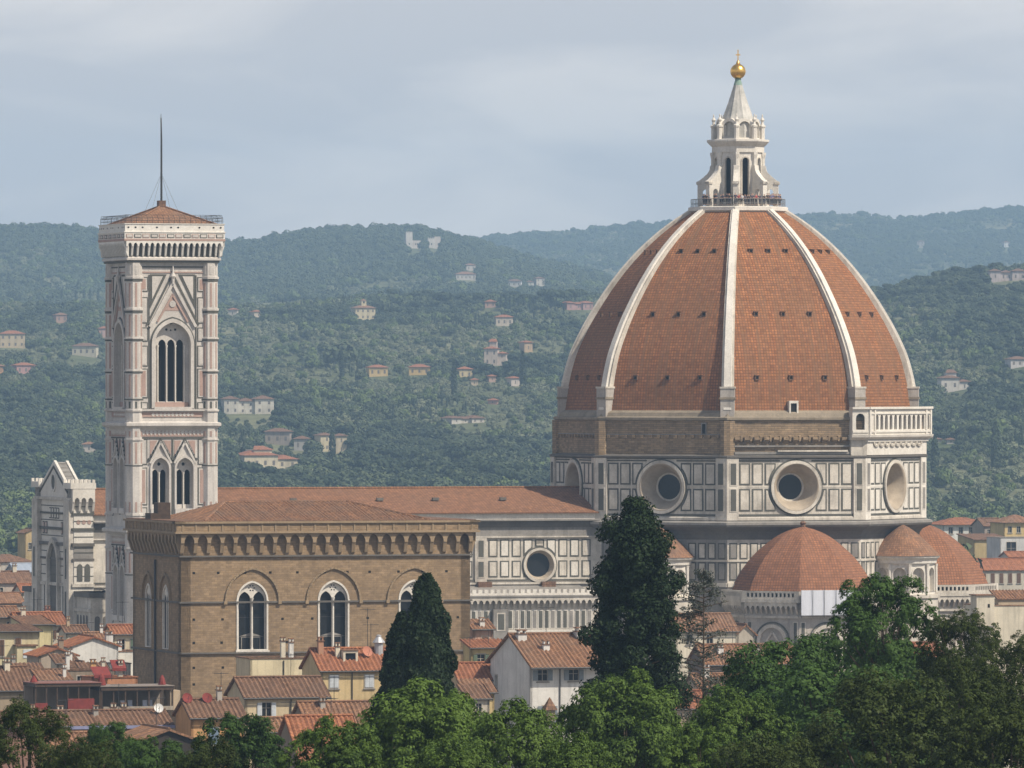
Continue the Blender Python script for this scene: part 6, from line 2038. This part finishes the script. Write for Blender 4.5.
def tree_proto(name, seed, rx, rz, zc, ncl, crad, per, size, leafm, label, cat='tree', group=None, lean=0, low=-.55):
    """trunk with limbs reaching into clumps of leaves; origin at the foot, crown centre at height zc"""
    rng = np.random.default_rng(seed)
    root = thing(name, label, cat, (0, 0, 0), 0, group)
    clumps = []
    while len(clumps) < ncl:
        d = rng.normal(size=3); d /= np.linalg.norm(d)
        if d[2] < low:
            continue
        q = .45 + .55 * rng.random() ** .6
        wob = 1 + .28 * math.sin(3 * math.atan2(d[1], d[0]) + seed) * math.cos(2.3 * d[2] + seed)
        c = np.array([d[0] * rx * q * wob + lean * d[2], d[1] * rx * q * wob, zc + d[2] * rz * q])
        clumps.append((c, crad * (.65 + .7 * rng.random())))
    C_, N_, S_ = sprays(rng, clumps, per, size, (0, 0, zc))
    me = leaf_mesh('crown', C_, N_, S_, leafm, rng)
    co = bpy.data.objects.new('crown', me); COL.objects.link(co); co.parent = root
    tb = MB()
    hz = zc - rz * .35
    tb.tube((0, 0, -13), (lean * .2, 0, hz * .55), rx * .085, rx * .065, BARK, 9); tb.tube((lean * .2, 0, hz * .55), (0, 0, zc), rx * .065, rx * .04, BARK, 8)
    for (c, r) in clumps[::3]:
        a = Vector((0, 0, hz * (.6 + .35 * rng.random()))); b = Vector(c); mid = a.lerp(b, .5) + Vector((0, 0, -.06 * rx))
        tb.tube(a, mid, rx * .03, rx * .02, BARK, 5); tb.tube(mid, b, rx * .02, rx * .007, BARK, 5)
    tb.build('trunk', root)
    return root


def set_tree(root, px, Y, top, W_, rx, ztop, first, label, group, rz=0.0, wide=1.0):
    """stand a tree so its crown is W_ pixels wide and its top reaches the given height"""
    gz_ = ground_z(Y)
    s = W_ * Y / FPX / (2 * rx)
    sz = (PZ(top, Y) - gz_) / ztop
    sz = min(max(sz, s * .75), s * 1.25)
    x = PX(px, Y)
    z = PZ(top, Y) - ztop * sz
    if first:
        root.location = (x, Y, z); root.rotation_euler = (0, 0, rz); root.scale = (s, s, sz); root['label'] = label; root['group'] = group
        return root
    return dup(root, (x, Y, z), rz, label, group, (s, s, sz))


GT = 'garden trees in the foreground'
kindA = tree_proto('broadleaf_tree', 21, 4.3, 3.6, 9.5, 74, 1.0, 34, .19, LEAFA, 'a', group=GT)
kindB = tree_proto('broadleaf_tree', 22, 4.3, 4.2, 9.5, 70, 1.05, 34, .20, LEAFB, 'b', group=GT)
kindC = tree_proto('oak_tree', 23, 4.3, 4.0, 9.5, 84, .88, 34, .155, LEAFC, 'c', group=GT)
TA, TB, TC = 13.6, 14.2, 13.9
FORE = [
 # kind, px, Y, top y, width px, label, yaw
 ('A', 425, 372, 686, 190, 'broad bright green tree in front of the cypress pair', 0),
 ('A', 625, 395, 676, 150, 'bright green domed tree below the tall dark tree', 1.9),
 ('A', 515, 360, 706, 150, 'green tree filling the dip between the cypress pair and the white house', 3.3),
 ('A', 335, 345, 722, 120, 'green tree in front of the steep red roof', 4.4),
 ('B', 240, 400, 714, 105, 'dark green tree below the cream house with shutters', .6),
 ('B', 112, 410, 722, 62, 'small dark green tree below the long low house', 2.2),
 ('B', 150, 380, 738, 90, 'dark green tree in front of the dark gabled barn roof', 5.1),
 ('C', 28, 330, 703, 115, 'olive brown oak at the bottom left corner', .3),
 ('C', 92, 322, 740, 95, 'second olive brown oak, right of the corner one at bottom left', 1.7),
 ('C', 205, 318, 742, 110, 'olive tinged low tree between the dark green trees at lower left', 4.0),
 ('A', 735, 385, 692, 120, 'green tree at the foot of the sparse tree', 5.6),
 ('B', 790, 420, 640, 175, 'dark green tree left of the tallest broad tree', 3.0),
 ('B', 884, 440, 575, 112, 'tallest broad dark green tree, rising before the two small half domes', 1.2),
 ('B', 835, 405, 665, 220, 'dark green tree filling the space under the tallest broad tree', .2),
 ('B', 850, 450, 632, 190, 'dark green tree behind the wide oak, under the tallest broad tree', 3.6),
 ('B', 935, 420, 660, 150, 'dark green tree between the tallest broad tree and the pointed brownish oak', 2.4),
 ('C', 975, 350, 655, 130, 'dark oak below the pointed brownish oak', 1.1),
 ('C', 962, 395, 612, 92, 'brownish oak with pointed top before the cream turret', 2.6),
 ('C', 1022, 380, 634, 90, 'brownish oak cut by the right edge', 3.9),
 ('C', 905, 330, 676, 230, 'wide dark oak in the lower right foreground', .9),
 ('C', 1000, 318, 690, 180, 'dark oak filling the bottom right corner', 5.0),
 ('C', 775, 315, 738, 150, 'dark oak along the bottom edge, left of the wide one', 2.0),
 ('A', 700, 350, 728, 110, 'green tree at the bottom edge between the domed tree and the dark oaks', 4.9),
 ('A', 575, 335, 738, 110, 'low bright tree at the bottom edge below the white house', 2.9),
 ('A', 455, 330, 742, 120, 'low bright tree at the bottom edge below the broad bright tree', 6.0),
]
seen = set()
for (k, px, Y, top, W_, lab, yaw) in FORE:
    root, zt = {'A': (kindA, TA), 'B': (kindB, TB), 'C': (kindC, TC)}[k]
    set_tree(root, px, Y, top, W_, 5.0, zt, k not in seen, lab, GT, yaw)
    seen.add(k)


def cypress(label, px, Y, top, W_, prof, n, size, leafm, seed, bot=None, group=None, lump=.12, name='cypress_tree', upb=1.3):
    """a conifer crown from a width profile (0 = top, 1 = foot), its sprays pointing upward"""
    rng = np.random.default_rng(seed)
    gz_ = ground_z(Y)
    H = PZ(top, Y) - gz_
    Rm = W_ * Y / FPX / 2
    root = thing(name, label, 'tree', (PX(px, Y), Y, gz_), 0, group)
    xs = [p[0] for p in prof]; rs_ = [p[1] for p in prof]
    t = rng.random(n * 2); keep = rng.random(n * 2) < np.interp(t, xs, rs_) + .05
    t = t[keep]; n = len(t)
    th = rng.random(n) * 2 * pi
    zz = H * (1 - t)
    lumps = 1 + lump * np.sin(th * 3 + zz * .9 + seed) + lump * np.sin(th * 5 - zz * 1.7) + lump * .8 * np.sin(th * 2 + zz * 2.6 + 2 * seed) + lump * 1.2 * (vnoise(th * 3, zz * 1.2) - .5) * 2
    r = Rm * np.interp(t, xs, rs_) * lumps * (1 - .35 * rng.random(n) ** 2.2)
    C_ = np.stack([r * np.cos(th), r * np.sin(th), zz], 1)
    N_ = np.stack([np.cos(th), np.sin(th), np.full(n, .25)], 1) + rng.normal(size=(n, 3)) * .45
    N_ /= np.linalg.norm(N_, axis=1, keepdims=True)
    me = leaf_mesh('crown', C_, N_, size * (.6 + .8 * rng.random(n)), leafm, rng, up=upb)
    co = bpy.data.objects.new('crown', me); COL.objects.link(co); co.parent = root
    tb = MB(); tb.tube((0, 0, -1), (0, 0, H * .9), Rm * .16, .05, BARK, 8)
    tb.build('trunk', root)
    return root


cypress('slender left one of the cypress pair in front of the brown church', 402, 512, 612, 88, [(0, .06), (.08, .3), (.3, .62), (.6, .9), (.85, 1), (1, .9)], 34000, .30, LEAFD, 5, group='cypresses before the church')
cypress('taller right one of the cypress pair in front of the brown church', 427, 505, 574, 70, [(0, .08), (.04, .34), (.15, .6), (.4, .85), (.7, 1), (1, .9)], 34000, .30, LEAFD, 9, group='cypresses before the church')
# tall ragged conifer: clumps stacked on a column
rng = np.random.default_rng(77)
Yd = 486.0
gz_ = ground_z(Yd)
root = thing('conifer_tree', 'tall ragged dark conifer standing in front of the cathedral drum', 'tree', (PX(637, Yd), Yd, gz_), 0)
cl = []
prof = [(500, 2), (512, 12), (532, 23), (558, 30), (585, 36), (615, 41), (650, 45), (690, 47), (740, 44), (790, 38)]
for y in np.arange(505, 800, 5.0):
    wv = np.interp(y, [p[0] for p in prof], [p[1] for p in prof])
    for j in range(7 if y > 522 else 4):
        a = rng.random() * 2 * pi; q = (.2 + .8 * rng.random() ** .7)
        rr = wv * q * (1 + .18 * math.sin(y * .11 + 2 * a)) * Yd / FPX
        off = -3.0 * Yd / FPX if y < 540 else 0
        cl.append((np.array([rr * math.cos(a) + off, rr * math.sin(a), PZ(y, Yd) - gz_]), (.42 + .5 * rng.random())))
C_, N_, S_ = clump_leaves(rng, cl, 620, .21)
co = bpy.data.objects.new('crown', leaf_mesh('crown', C_, N_, S_, m_leaf('conifer_leaf', (0.003, 0.008, 0.004), (0.02, 0.036, 0.014), .06), rng)); COL.objects.link(co); co.parent = root
tb = MB(); tb.tube((0, 0, -1), (-.2, 0, PZ(512, Yd) - gz_), .38, .06, BARK, 8)
for (c, r) in cl[::5]:
    tb.tube((0, 0, max(c[2] - .9, 1)), c, .06, .02, BARK, 4)
tb.build('trunk', root)
# thin half bare conifer beside it
Ys = 520.0
gz_ = ground_z(Ys)
root = thing('bare_conifer', 'thin half bare grey conifer with level branches right of the tall ragged conifer', 'tree', (PX(703, Ys), Ys, gz_), 0)
mp_ = Ys / FPX
Ht = PZ(568, Ys) - gz_
tb = MB(); tb.tube((0, 0, -1), (.05, 0, Ht), .20, .03, BARK, 8)
cl = []
rng = np.random.default_rng(5)
for y in np.arange(572, 720, 4.6):
    z = PZ(y, Ys) - gz_
    L_ = np.interp(y, [570, 585, 600, 640, 700], [4, 22, 26, 36, 38]) * mp_
    for j in range(3):
        a = rng.random() * 2 * pi; l = L_ * (.5 + .5 * rng.random())
        e = Vector((l * math.cos(a), l * math.sin(a), z + .12 * l))
        tb.tube((0, 0, z - .2), e, .045, .012, BARK, 4)
        dens = np.interp(y, [570, 600, 620, 645, 660, 690], [.8, .9, .5, .75, .3, .75])
        for q in (.45, .7, .92):
            if rng.random() < dens:
                p = Vector((0, 0, z - .2)).lerp(e, q)
                cl.append((np.array(p) + rng.normal(size=3) * .1, .16 + .22 * rng.random()))
tb.build('trunk', root)
C_, N_, S_ = clump_leaves(rng, cl, 330, .15)
co = bpy.data.objects.new('crown', leaf_mesh('crown', C_, N_, S_, LEAFE, rng)); COL.objects.link(co); co.parent = root

# ------------------------------------------------------------------ trees on the hills
def hill_template(name, kind, seed):
    rng = np.random.default_rng(seed)
    if kind == 'cypress':
        n = 420
        t = rng.random(n); th = rng.random(n) * 2 * pi
        r = .2 * np.interp(t, [0, .15, .5, 1], [.1, .6, 1, .8]) * (.8 + .3 * rng.random(n))
        C_ = np.stack([r * np.cos(th), r * np.sin(th), 2.2 * (1 - t)], 1)
        N_ = np.stack([np.cos(th), np.sin(th), np.full(n, .3)], 1) + rng.normal(size=(n, 3)) * .3
        sz = .16
    else:
        cl = []
        k, fl, zc = {'round': (9, .8, .75), 'olive': (6, .75, .6), 'pine': (9, .36, 1.35)}[kind]
        for i in range(k):
            d = rng.normal(size=3); d /= np.linalg.norm(d); d[2] = abs(d[2]) * .9 - .15
            q = .35 + .35 * rng.random()
            cl.append((np.array([d[0] * q * 1.1, d[1] * q * 1.1, zc + d[2] * fl * .8]), .36 + .2 * rng.random()))
        Cs, Ns = [], []
        for c, r in cl:
            m = 60
            d = rng.normal(size=(m, 3)); d /= np.linalg.norm(d, axis=1, keepdims=True)
            Cs.append(c + d * (r * (.75 + .35 * rng.random(m)))[:, None] * np.array([1, 1, .55 if kind == 'pine' else .9])); Ns.append(d + rng.normal(size=(m, 3)) * .35 + np.array([0, 0, .2]))
        C_ = np.concatenate(Cs); N_ = np.concatenate(Ns); sz = .30
    N_ = N_ / np.linalg.norm(N_, axis=1, keepdims=True)
    mat = {'round': HLEAF[0], 'olive': HLEAF[1], 'pine': HLEAF[2], 'cypress': HLEAF[2], 'spring': HLEAF[3]}[kind]
    return leaf_mesh(name, C_, N_, sz * (.7 + .6 * rng.random(len(C_))), mat, rng, up=1.2 if kind == 'cypress' else 0, asp=.8)


tcol = bpy.data.collections.new('wood_templates')
temps = []
for i, (k, s) in enumerate((('round', 1), ('round', 2), ('round', 3), ('olive', 4), ('olive', 5), ('pine', 6), ('cypress', 7), ('round', 8))):
    me = hill_template('wood_tree', k, s)
    if i == 7:
        me.materials[0] = HLEAF[3]
    ob = bpy.data.objects.new('wood_%d' % i, me); tcol.objects.link(ob); temps.append(me)

rng = np.random.default_rng(99)


def scatter(n, y0, y1, r0, r1, pxr=(-110, 1140)):
    Y = np.sqrt(rng.random(n) * (y1 ** 2 - y0 ** 2) + y0 ** 2)
    px = pxr[0] + (pxr[1] - pxr[0]) * rng.random(n)
    X = (px - 512) * Y / FPX
    return X, Y, px, r0 + (r1 - r0) * rng.random(n)


pts, idx, scl = [], [], []
for (n, y0, y1, r0, r1) in ((3000, 1950, 2500, 2.4, 4.6), (30000, 2500, 3700, 1.8, 3.5), (92000, 3600, 5600, 1.6, 3.3), (46000, 6300, 8500, 2.8, 5.0), (14000, 8500, 10100, 2.8, 4.8), (40000, 10000, 11900, 2.6, 4.8)):
    X, Y, px, r = scatter(n, y0, y1, r0, r1)
    wood = (fbm(X / 75 + 7, Y / 260 + 3, 4) - .5) * 2.2 + .5
    cyp = fbm(X / 40 + 90, Y / 120 + 15, 3)
    big = fbm(X / 260 + 3, Y / 700 + 9, 2)
    wood = wood + (big - .5) * .9
    wood = wood + np.exp(-((Y - 3330) / 260) ** 2) * .32 * (px < 620) + np.where(px > 850, np.exp(-((Y - 4700) / 330) ** 2) * .5, 0) + np.exp(-((Y - 8150) / 500) ** 2) * .3 + np.where(Y > 6300, .12, 0)
    Zs = terrain(X, Y)
    ys = 384 - (Zs - ZC) * FPX / Y                  # how high on the slope a tree stands
    jit = (fbm(X / 60 + 5, Y / 200 + 70, 3) - .5) * 1.6
    for (gx_, gy_, sx_, sy_, am) in ((330, 352, 150, 28, -.75), (60, 395, 90, 30, -.6), (250, 330, 60, 14, -.35), (480, 345, 60, 16, -.3), (540, 432, 80, 18, -.7), (905, 322, 70, 26, -.9), (960, 480, 60, 16, -.35),
                                     (420, 462, 190, 22, .45), (60, 320, 70, 14, .35), (520, 300, 80, 8, .3), (990, 340, 45, 60, .4), (100, 470, 90, 30, .3), (400, 255, 220, 22, .3), (940, 275, 70, 14, .5)):
        wood = wood + am * np.exp(-(((px - gx_) / sx_) ** 2 + ((ys - gy_) / sy_) ** 2) * (1 + jit)) * (Y < 9000)
    u = rng.random(len(X)); v = rng.random(len(X)); v2 = rng.random(len(X))
    dens = np.where(wood > .62, 1.0, np.where(wood > .44, .85, np.where(wood > .25, .75, .4)))
    keep = u < dens
    X, Y, r, wood, cyp, px, v, v2 = X[keep], Y[keep], r[keep], wood[keep], cyp[keep], px[keep], v[keep], v2[keep]
    k0 = rng.integers(0, 3, len(X))
    dark = np.where(v < .45, 5, k0)
    mid = np.where(v < .22, 7, np.where(v < .32, 3, k0))
    olv = np.where(v < .84, 3 + (v * 100).astype(int) % 2, np.where(v < .91, 7, k0))
    k = np.where(wood > .62, dark, np.where(wood > .44, mid, olv))
    k = np.where((cyp > .64) & (v2 < .35) & (Y < 6000), 6, k)
    k = np.where((Y > 6300) & (k == 5), k0, k)
    r = r * np.where(v2 > .9, 1.5, .7 + .5 * v2)
    r = np.where((k == 3) | (k == 4), r * .62, r)
    r = np.where(k == 6, np.minimum(r, 4.5) * 1.1, r)
    Z = terrain(X, Y) - .3
    # keep the front doors of the villas clear
    pts.append(np.stack([X, Y, Z], 1)); idx.append(k); scl.append(r)
pts = np.concatenate(pts); idx = np.concatenate(idx); scl = np.concatenate(scl)
ok = np.ones(len(pts), bool)
for (vx, vy, hwv) in VPOS:              # keep the fronts of the villas clear
    dxx = np.abs(pts[:, 0] * vy / pts[:, 1] - vx)
    dyy = vy - pts[:, 1]
    ok &= ~((dxx < hwv + 2) & (dyy > -12) & (dyy < 20))
    if vy > 7000:
        ok &= ~((dxx < hwv + 1) & (dyy > 0) & (dyy < 320))
    low_ = (dxx < hwv + 1) & (dyy > 15) & (dyy < 170)
    scl = np.where(low_, np.minimum(scl, .9 + dyy / 170 * 1.8), scl)
    ok &= ~(low_ & (idx >= 5))
pts, idx, scl = pts[ok], idx[ok], scl[ok]
me = bpy.data.meshes.new('woodland')
me.vertices.add(len(pts)); me.vertices.foreach_set('co', pts.astype(np.float32).ravel())
for nm, ty, arr in (('kind_index', 'INT', idx.astype(np.int32)), ('size', 'FLOAT', scl.astype(np.float32)), ('turn', 'FLOAT', (rng.random(len(pts)) * 6.28).astype(np.float32))):
    at = me.attributes.new(nm, ty, 'POINT'); at.data.foreach_set('value', arr)
me.update()
wood_o = bpy.data.objects.new('woodland', me); COL.objects.link(wood_o)
wood_o['kind'] = 'stuff'
wood_o['label'] = 'woods and olive groves covering the hills'; wood_o['category'] = 'woodland'
ng = bpy.data.node_groups.new('scatter_wood', 'GeometryNodeTree')
ng.interface.new_socket('Geometry', in_out='INPUT', socket_type='NodeSocketGeometry')
ng.interface.new_socket('Geometry', in_out='OUTPUT', socket_type='NodeSocketGeometry')
gi = ng.nodes.new('NodeGroupInput'); go = ng.nodes.new('NodeGroupOutput')
ip = ng.nodes.new('GeometryNodeInstanceOnPoints'); ci = ng.nodes.new('GeometryNodeCollectionInfo')
ci.inputs['Collection'].default_value = tcol; ci.inputs['Separate Children'].default_value = True; ci.inputs['Reset Children'].default_value = True


def nattr(nm, ty):
    n = ng.nodes.new('GeometryNodeInputNamedAttribute'); n.data_type = ty; n.inputs['Name'].default_value = nm
    return n.outputs['Attribute']


cx_ = ng.nodes.new('ShaderNodeCombineXYZ'); ng.links.new(nattr('turn', 'FLOAT'), cx_.inputs['Z'])
ng.links.new(gi.outputs[0], ip.inputs['Points']); ng.links.new(ci.outputs[0], ip.inputs['Instance'])
ip.inputs['Pick Instance'].default_value = True
ng.links.new(nattr('kind_index', 'INT'), ip.inputs['Instance Index'])
ng.links.new(cx_.outputs[0], ip.inputs['Rotation']); ng.links.new(nattr('size', 'FLOAT'), ip.inputs['Scale'])
ng.links.new(ip.outputs[0], go.inputs[0])
mdf = wood_o.modifiers.new('scatter', 'NODES'); mdf.node_group = ng

# trees on the hills that one can tell apart
def hill_tree(name, mi, px, py, s, label, group=None, sz=1.0):
    x, Y, z = spot(px, py)
    o = bpy.data.objects.new(name, temps[mi]); COL.objects.link(o)
    o.location = (x, Y, z); o.scale = (s, s, s * sz); o.rotation_euler = (0, 0, px)
    tag(o, label, 'tree', group)
    return o


for px in (501, 506, 510, 514, 519, 524, 530):
    hill_tree('cypress_tree', 6, px, 312, 4.6, 'dark cypress in the row along the hillside terrace left of the dome', 'cypress row on the hillside')
for px in (548, 556, 563, 571, 580):
    hill_tree('pine_tree', 5, px, 309, 6.5, 'dark flat topped pine in the group left of the great dome', 'pines left of the dome')
hill_tree('umbrella_pine', 5, 440, 316, 7.5, 'flat umbrella pine standing alone on the ridge right of the belvedere villa')
hill_tree('round_tree', 0, 341, 371, 9.0, 'large dark round tree at mid slope between the two yellow farmhouses and the tower')
hill_tree('round_tree', 1, 386, 318, 8.0, 'dark round tree right beside the belvedere villa')
hill_tree('cypress_tree', 6, 342, 380, 6.5, 'tall thin cypress just below the large dark round tree')
hill_tree('cypress_tree', 6, 454, 398, 7.5, 'tall cypress below the yellow tower house')
hill_tree('cypress_tree', 6, 523, 390, 8.5, 'tall dark cypress beside the tiny white cottage at mid slope')
hill_tree('cypress_tree', 6, 332, 466, 7.0, 'tall dark cypress between the two cream blocks')
for i, px in enumerate((62, 76, 84, 90, 98)):
    hill_tree('cypress_tree', 6, px, 305, 5.6, 'dark conifer in the clump on the ridge left of the bell tower', 'conifers left of the bell tower')
hill_tree('cypress_tree', 6, 995, 470, 8.5, 'tall dark cypress on the low slope right of the drum')
hill_tree('cypress_tree', 6, 935, 480, 8.0, 'tall dark cypress close to the right edge of the drum')
for i, (px, py, s) in enumerate(((890, 292, 6), (905, 288, 7), (917, 285, 6.5), (930, 283, 7), (943, 279, 7.5), (955, 276, 7), (966, 273, 8), (976, 271, 7.5))):
    hill_tree('pine_tree', 0 if i % 2 else 6, px, py, s, 'dark pine on the wooded crest at right', 'pines on the right crest')
for i, (px, py, s) in enumerate(((948, 558, 6.5), (957, 548, 6.0), (990, 596, 5.0), (1012, 600, 5.0), (1000, 592, 4.5), (968, 590, 5))):
    Y = 1560 + 40 * i
    o = bpy.data.objects.new('town_tree', temps[i % 3]); COL.objects.link(o)
    o.location = (PX(px, Y), Y, 0); o.scale = (s, s, PZ(py - 12, Y) / 1.7 if PZ(py - 12, Y) > 6 else 6)
    tag(o, ['dark tree below the red hipped far house', 'taller dark tree left of the ochre block', 'dark bush under the row of windows of the long far house', 'dark bush at the right edge under the long far house', 'small dark bush between two others under the long far house', 'dark tree at the edge of the tiled half dome on the right'][i], 'tree', 'town trees behind the cathedral')

# ================================================================== PEOPLE ON THE LANTERN BALCONY
def skin_mesh(name, verts, edges, radii, mat, sub=1):
    me = bpy.data.meshes.new(name + '_cage'); me.from_pydata(verts, edges, [])
    o = bpy.data.objects.new(name + '_cage', me); COL.objects.link(o)
    sk = o.modifiers.new('skin', 'SKIN')
    for i, r in enumerate(radii):
        me.skin_vertices[0].data[i].radius = (r, r) if not isinstance(r, tuple) else r
    me.skin_vertices[0].data[0].use_root = True
    ss = o.modifiers.new('sub', 'SUBSURF'); ss.levels = sub; ss.render_levels = sub
    bpy.context.view_layer.update()
    dg = bpy.context.evaluated_depsgraph_get()
    m2 = bpy.data.meshes.new_from_object(o.evaluated_get(dg))
    m2.name = name
    m2.materials.clear(); m2.materials.append(mat)
    bpy.data.objects.remove(o, do_unlink=True)
    return m2


SKIN = m_plain('skin', (0.52, 0.32, 0.23), .6)
bv = [(0, 0, .95), (0, 0, 1.15), (0, 0, 1.38), (0, .0, 1.5), (0, -.02, 1.62), (0, -.01, 1.72), (.17, 0, 1.4), (.24, -.04, 1.12), (.2, -.24, 1.02), (-.17, 0, 1.4), (-.24, -.04, 1.12), (-.2, -.24, 1.02),
      (.09, 0, .88), (.1, -.02, .48), (.1, 0, .06), (.1, -.14, .03), (-.09, 0, .88), (-.1, -.02, .48), (-.1, 0, .06), (-.1, -.14, .03)]
be = [(0, 1), (1, 2), (2, 3), (3, 4), (4, 5), (2, 6), (6, 7), (7, 8), (2, 9), (9, 10), (10, 11), (0, 12), (12, 13), (13, 14), (14, 15), (0, 16), (16, 17), (17, 18), (18, 19)]
brd = [.14, .125, .15, .055, .095, .09, .06, .045, .035, .06, .045, .035, .085, .06, .045, .04, .085, .06, .045, .04]
body_me = skin_mesh('body', bv, be, brd, SKIN)
shirt_me = [skin_mesh('shirt', [bv[i] for i in (1, 2, 6, 7, 9, 10, 0)], [(0, 1), (1, 2), (2, 3), (1, 4), (4, 5), (0, 6)], [.15, .172, .082, .066, .082, .066, .16], paint(*c)) for c in ((0.05, 0.05, 0.08), (0.55, 0.55, 0.55), (0.35, 0.06, 0.06), (0.08, 0.10, 0.22), (0.03, 0.03, 0.03))]
trous_me = [skin_mesh('trousers', [bv[i] for i in (0, 12, 13, 14, 16, 17, 18)], [(0, 1), (1, 2), (2, 3), (0, 4), (4, 5), (5, 6)], [.155, .1, .078, .066, .1, .078, .066], paint(*c)) for c in ((0.03, 0.035, 0.06), (0.05, 0.045, 0.04))]
hair_me = skin_mesh('hair', [(0, .02, 1.66), (0, .015, 1.75)], [(0, 1)], [.1, .095], paint(0.035, 0.025, 0.02))
SC_ = ['dark clothes', 'a pale shirt', 'a red shirt', 'a navy shirt', 'black clothes']
cg, sg_ = math.cos(GRID), math.sin(GRID)
rnd = random.Random(12)
for i in range(46):
    a = -2.95 + i * (2.75 / 45) - .0 + rnd.uniform(-.02, .02)
    k = round((a) / (pi / 4))
    ap = 6.85 * C8 if i % 3 else 6.3 * C8
    da = a - k * pi / 4
    r = ap / max(math.cos(da), .92)
    lx, ly = r * math.cos(a), r * math.sin(a)
    s = rnd.choice([0, 0, 0, 1, 2, 3, 4, 4])
    p = thing('person', 'visitor in %s standing behind the railing of the lantern balcony' % SC_[s], 'person', (CX + cg * lx - sg_ * ly, CY + sg_ * lx + cg * ly, 89.25), a + GRID + pi / 2, 'visitors on the lantern balcony in %s' % SC_[s])
    sc_ = rnd.uniform(.92, 1.06); p.scale = (sc_, sc_, sc_)
    for nm, m_ in (('body', body_me), ('shirt', shirt_me[s]), ('trousers', trous_me[i % 2]), ('hair', hair_me)):
        o = bpy.data.objects.new(nm, m_); COL.objects.link(o); o.parent = p
for o in COL.objects:
    if '_ze' in o.keys():
        del o['_ze']
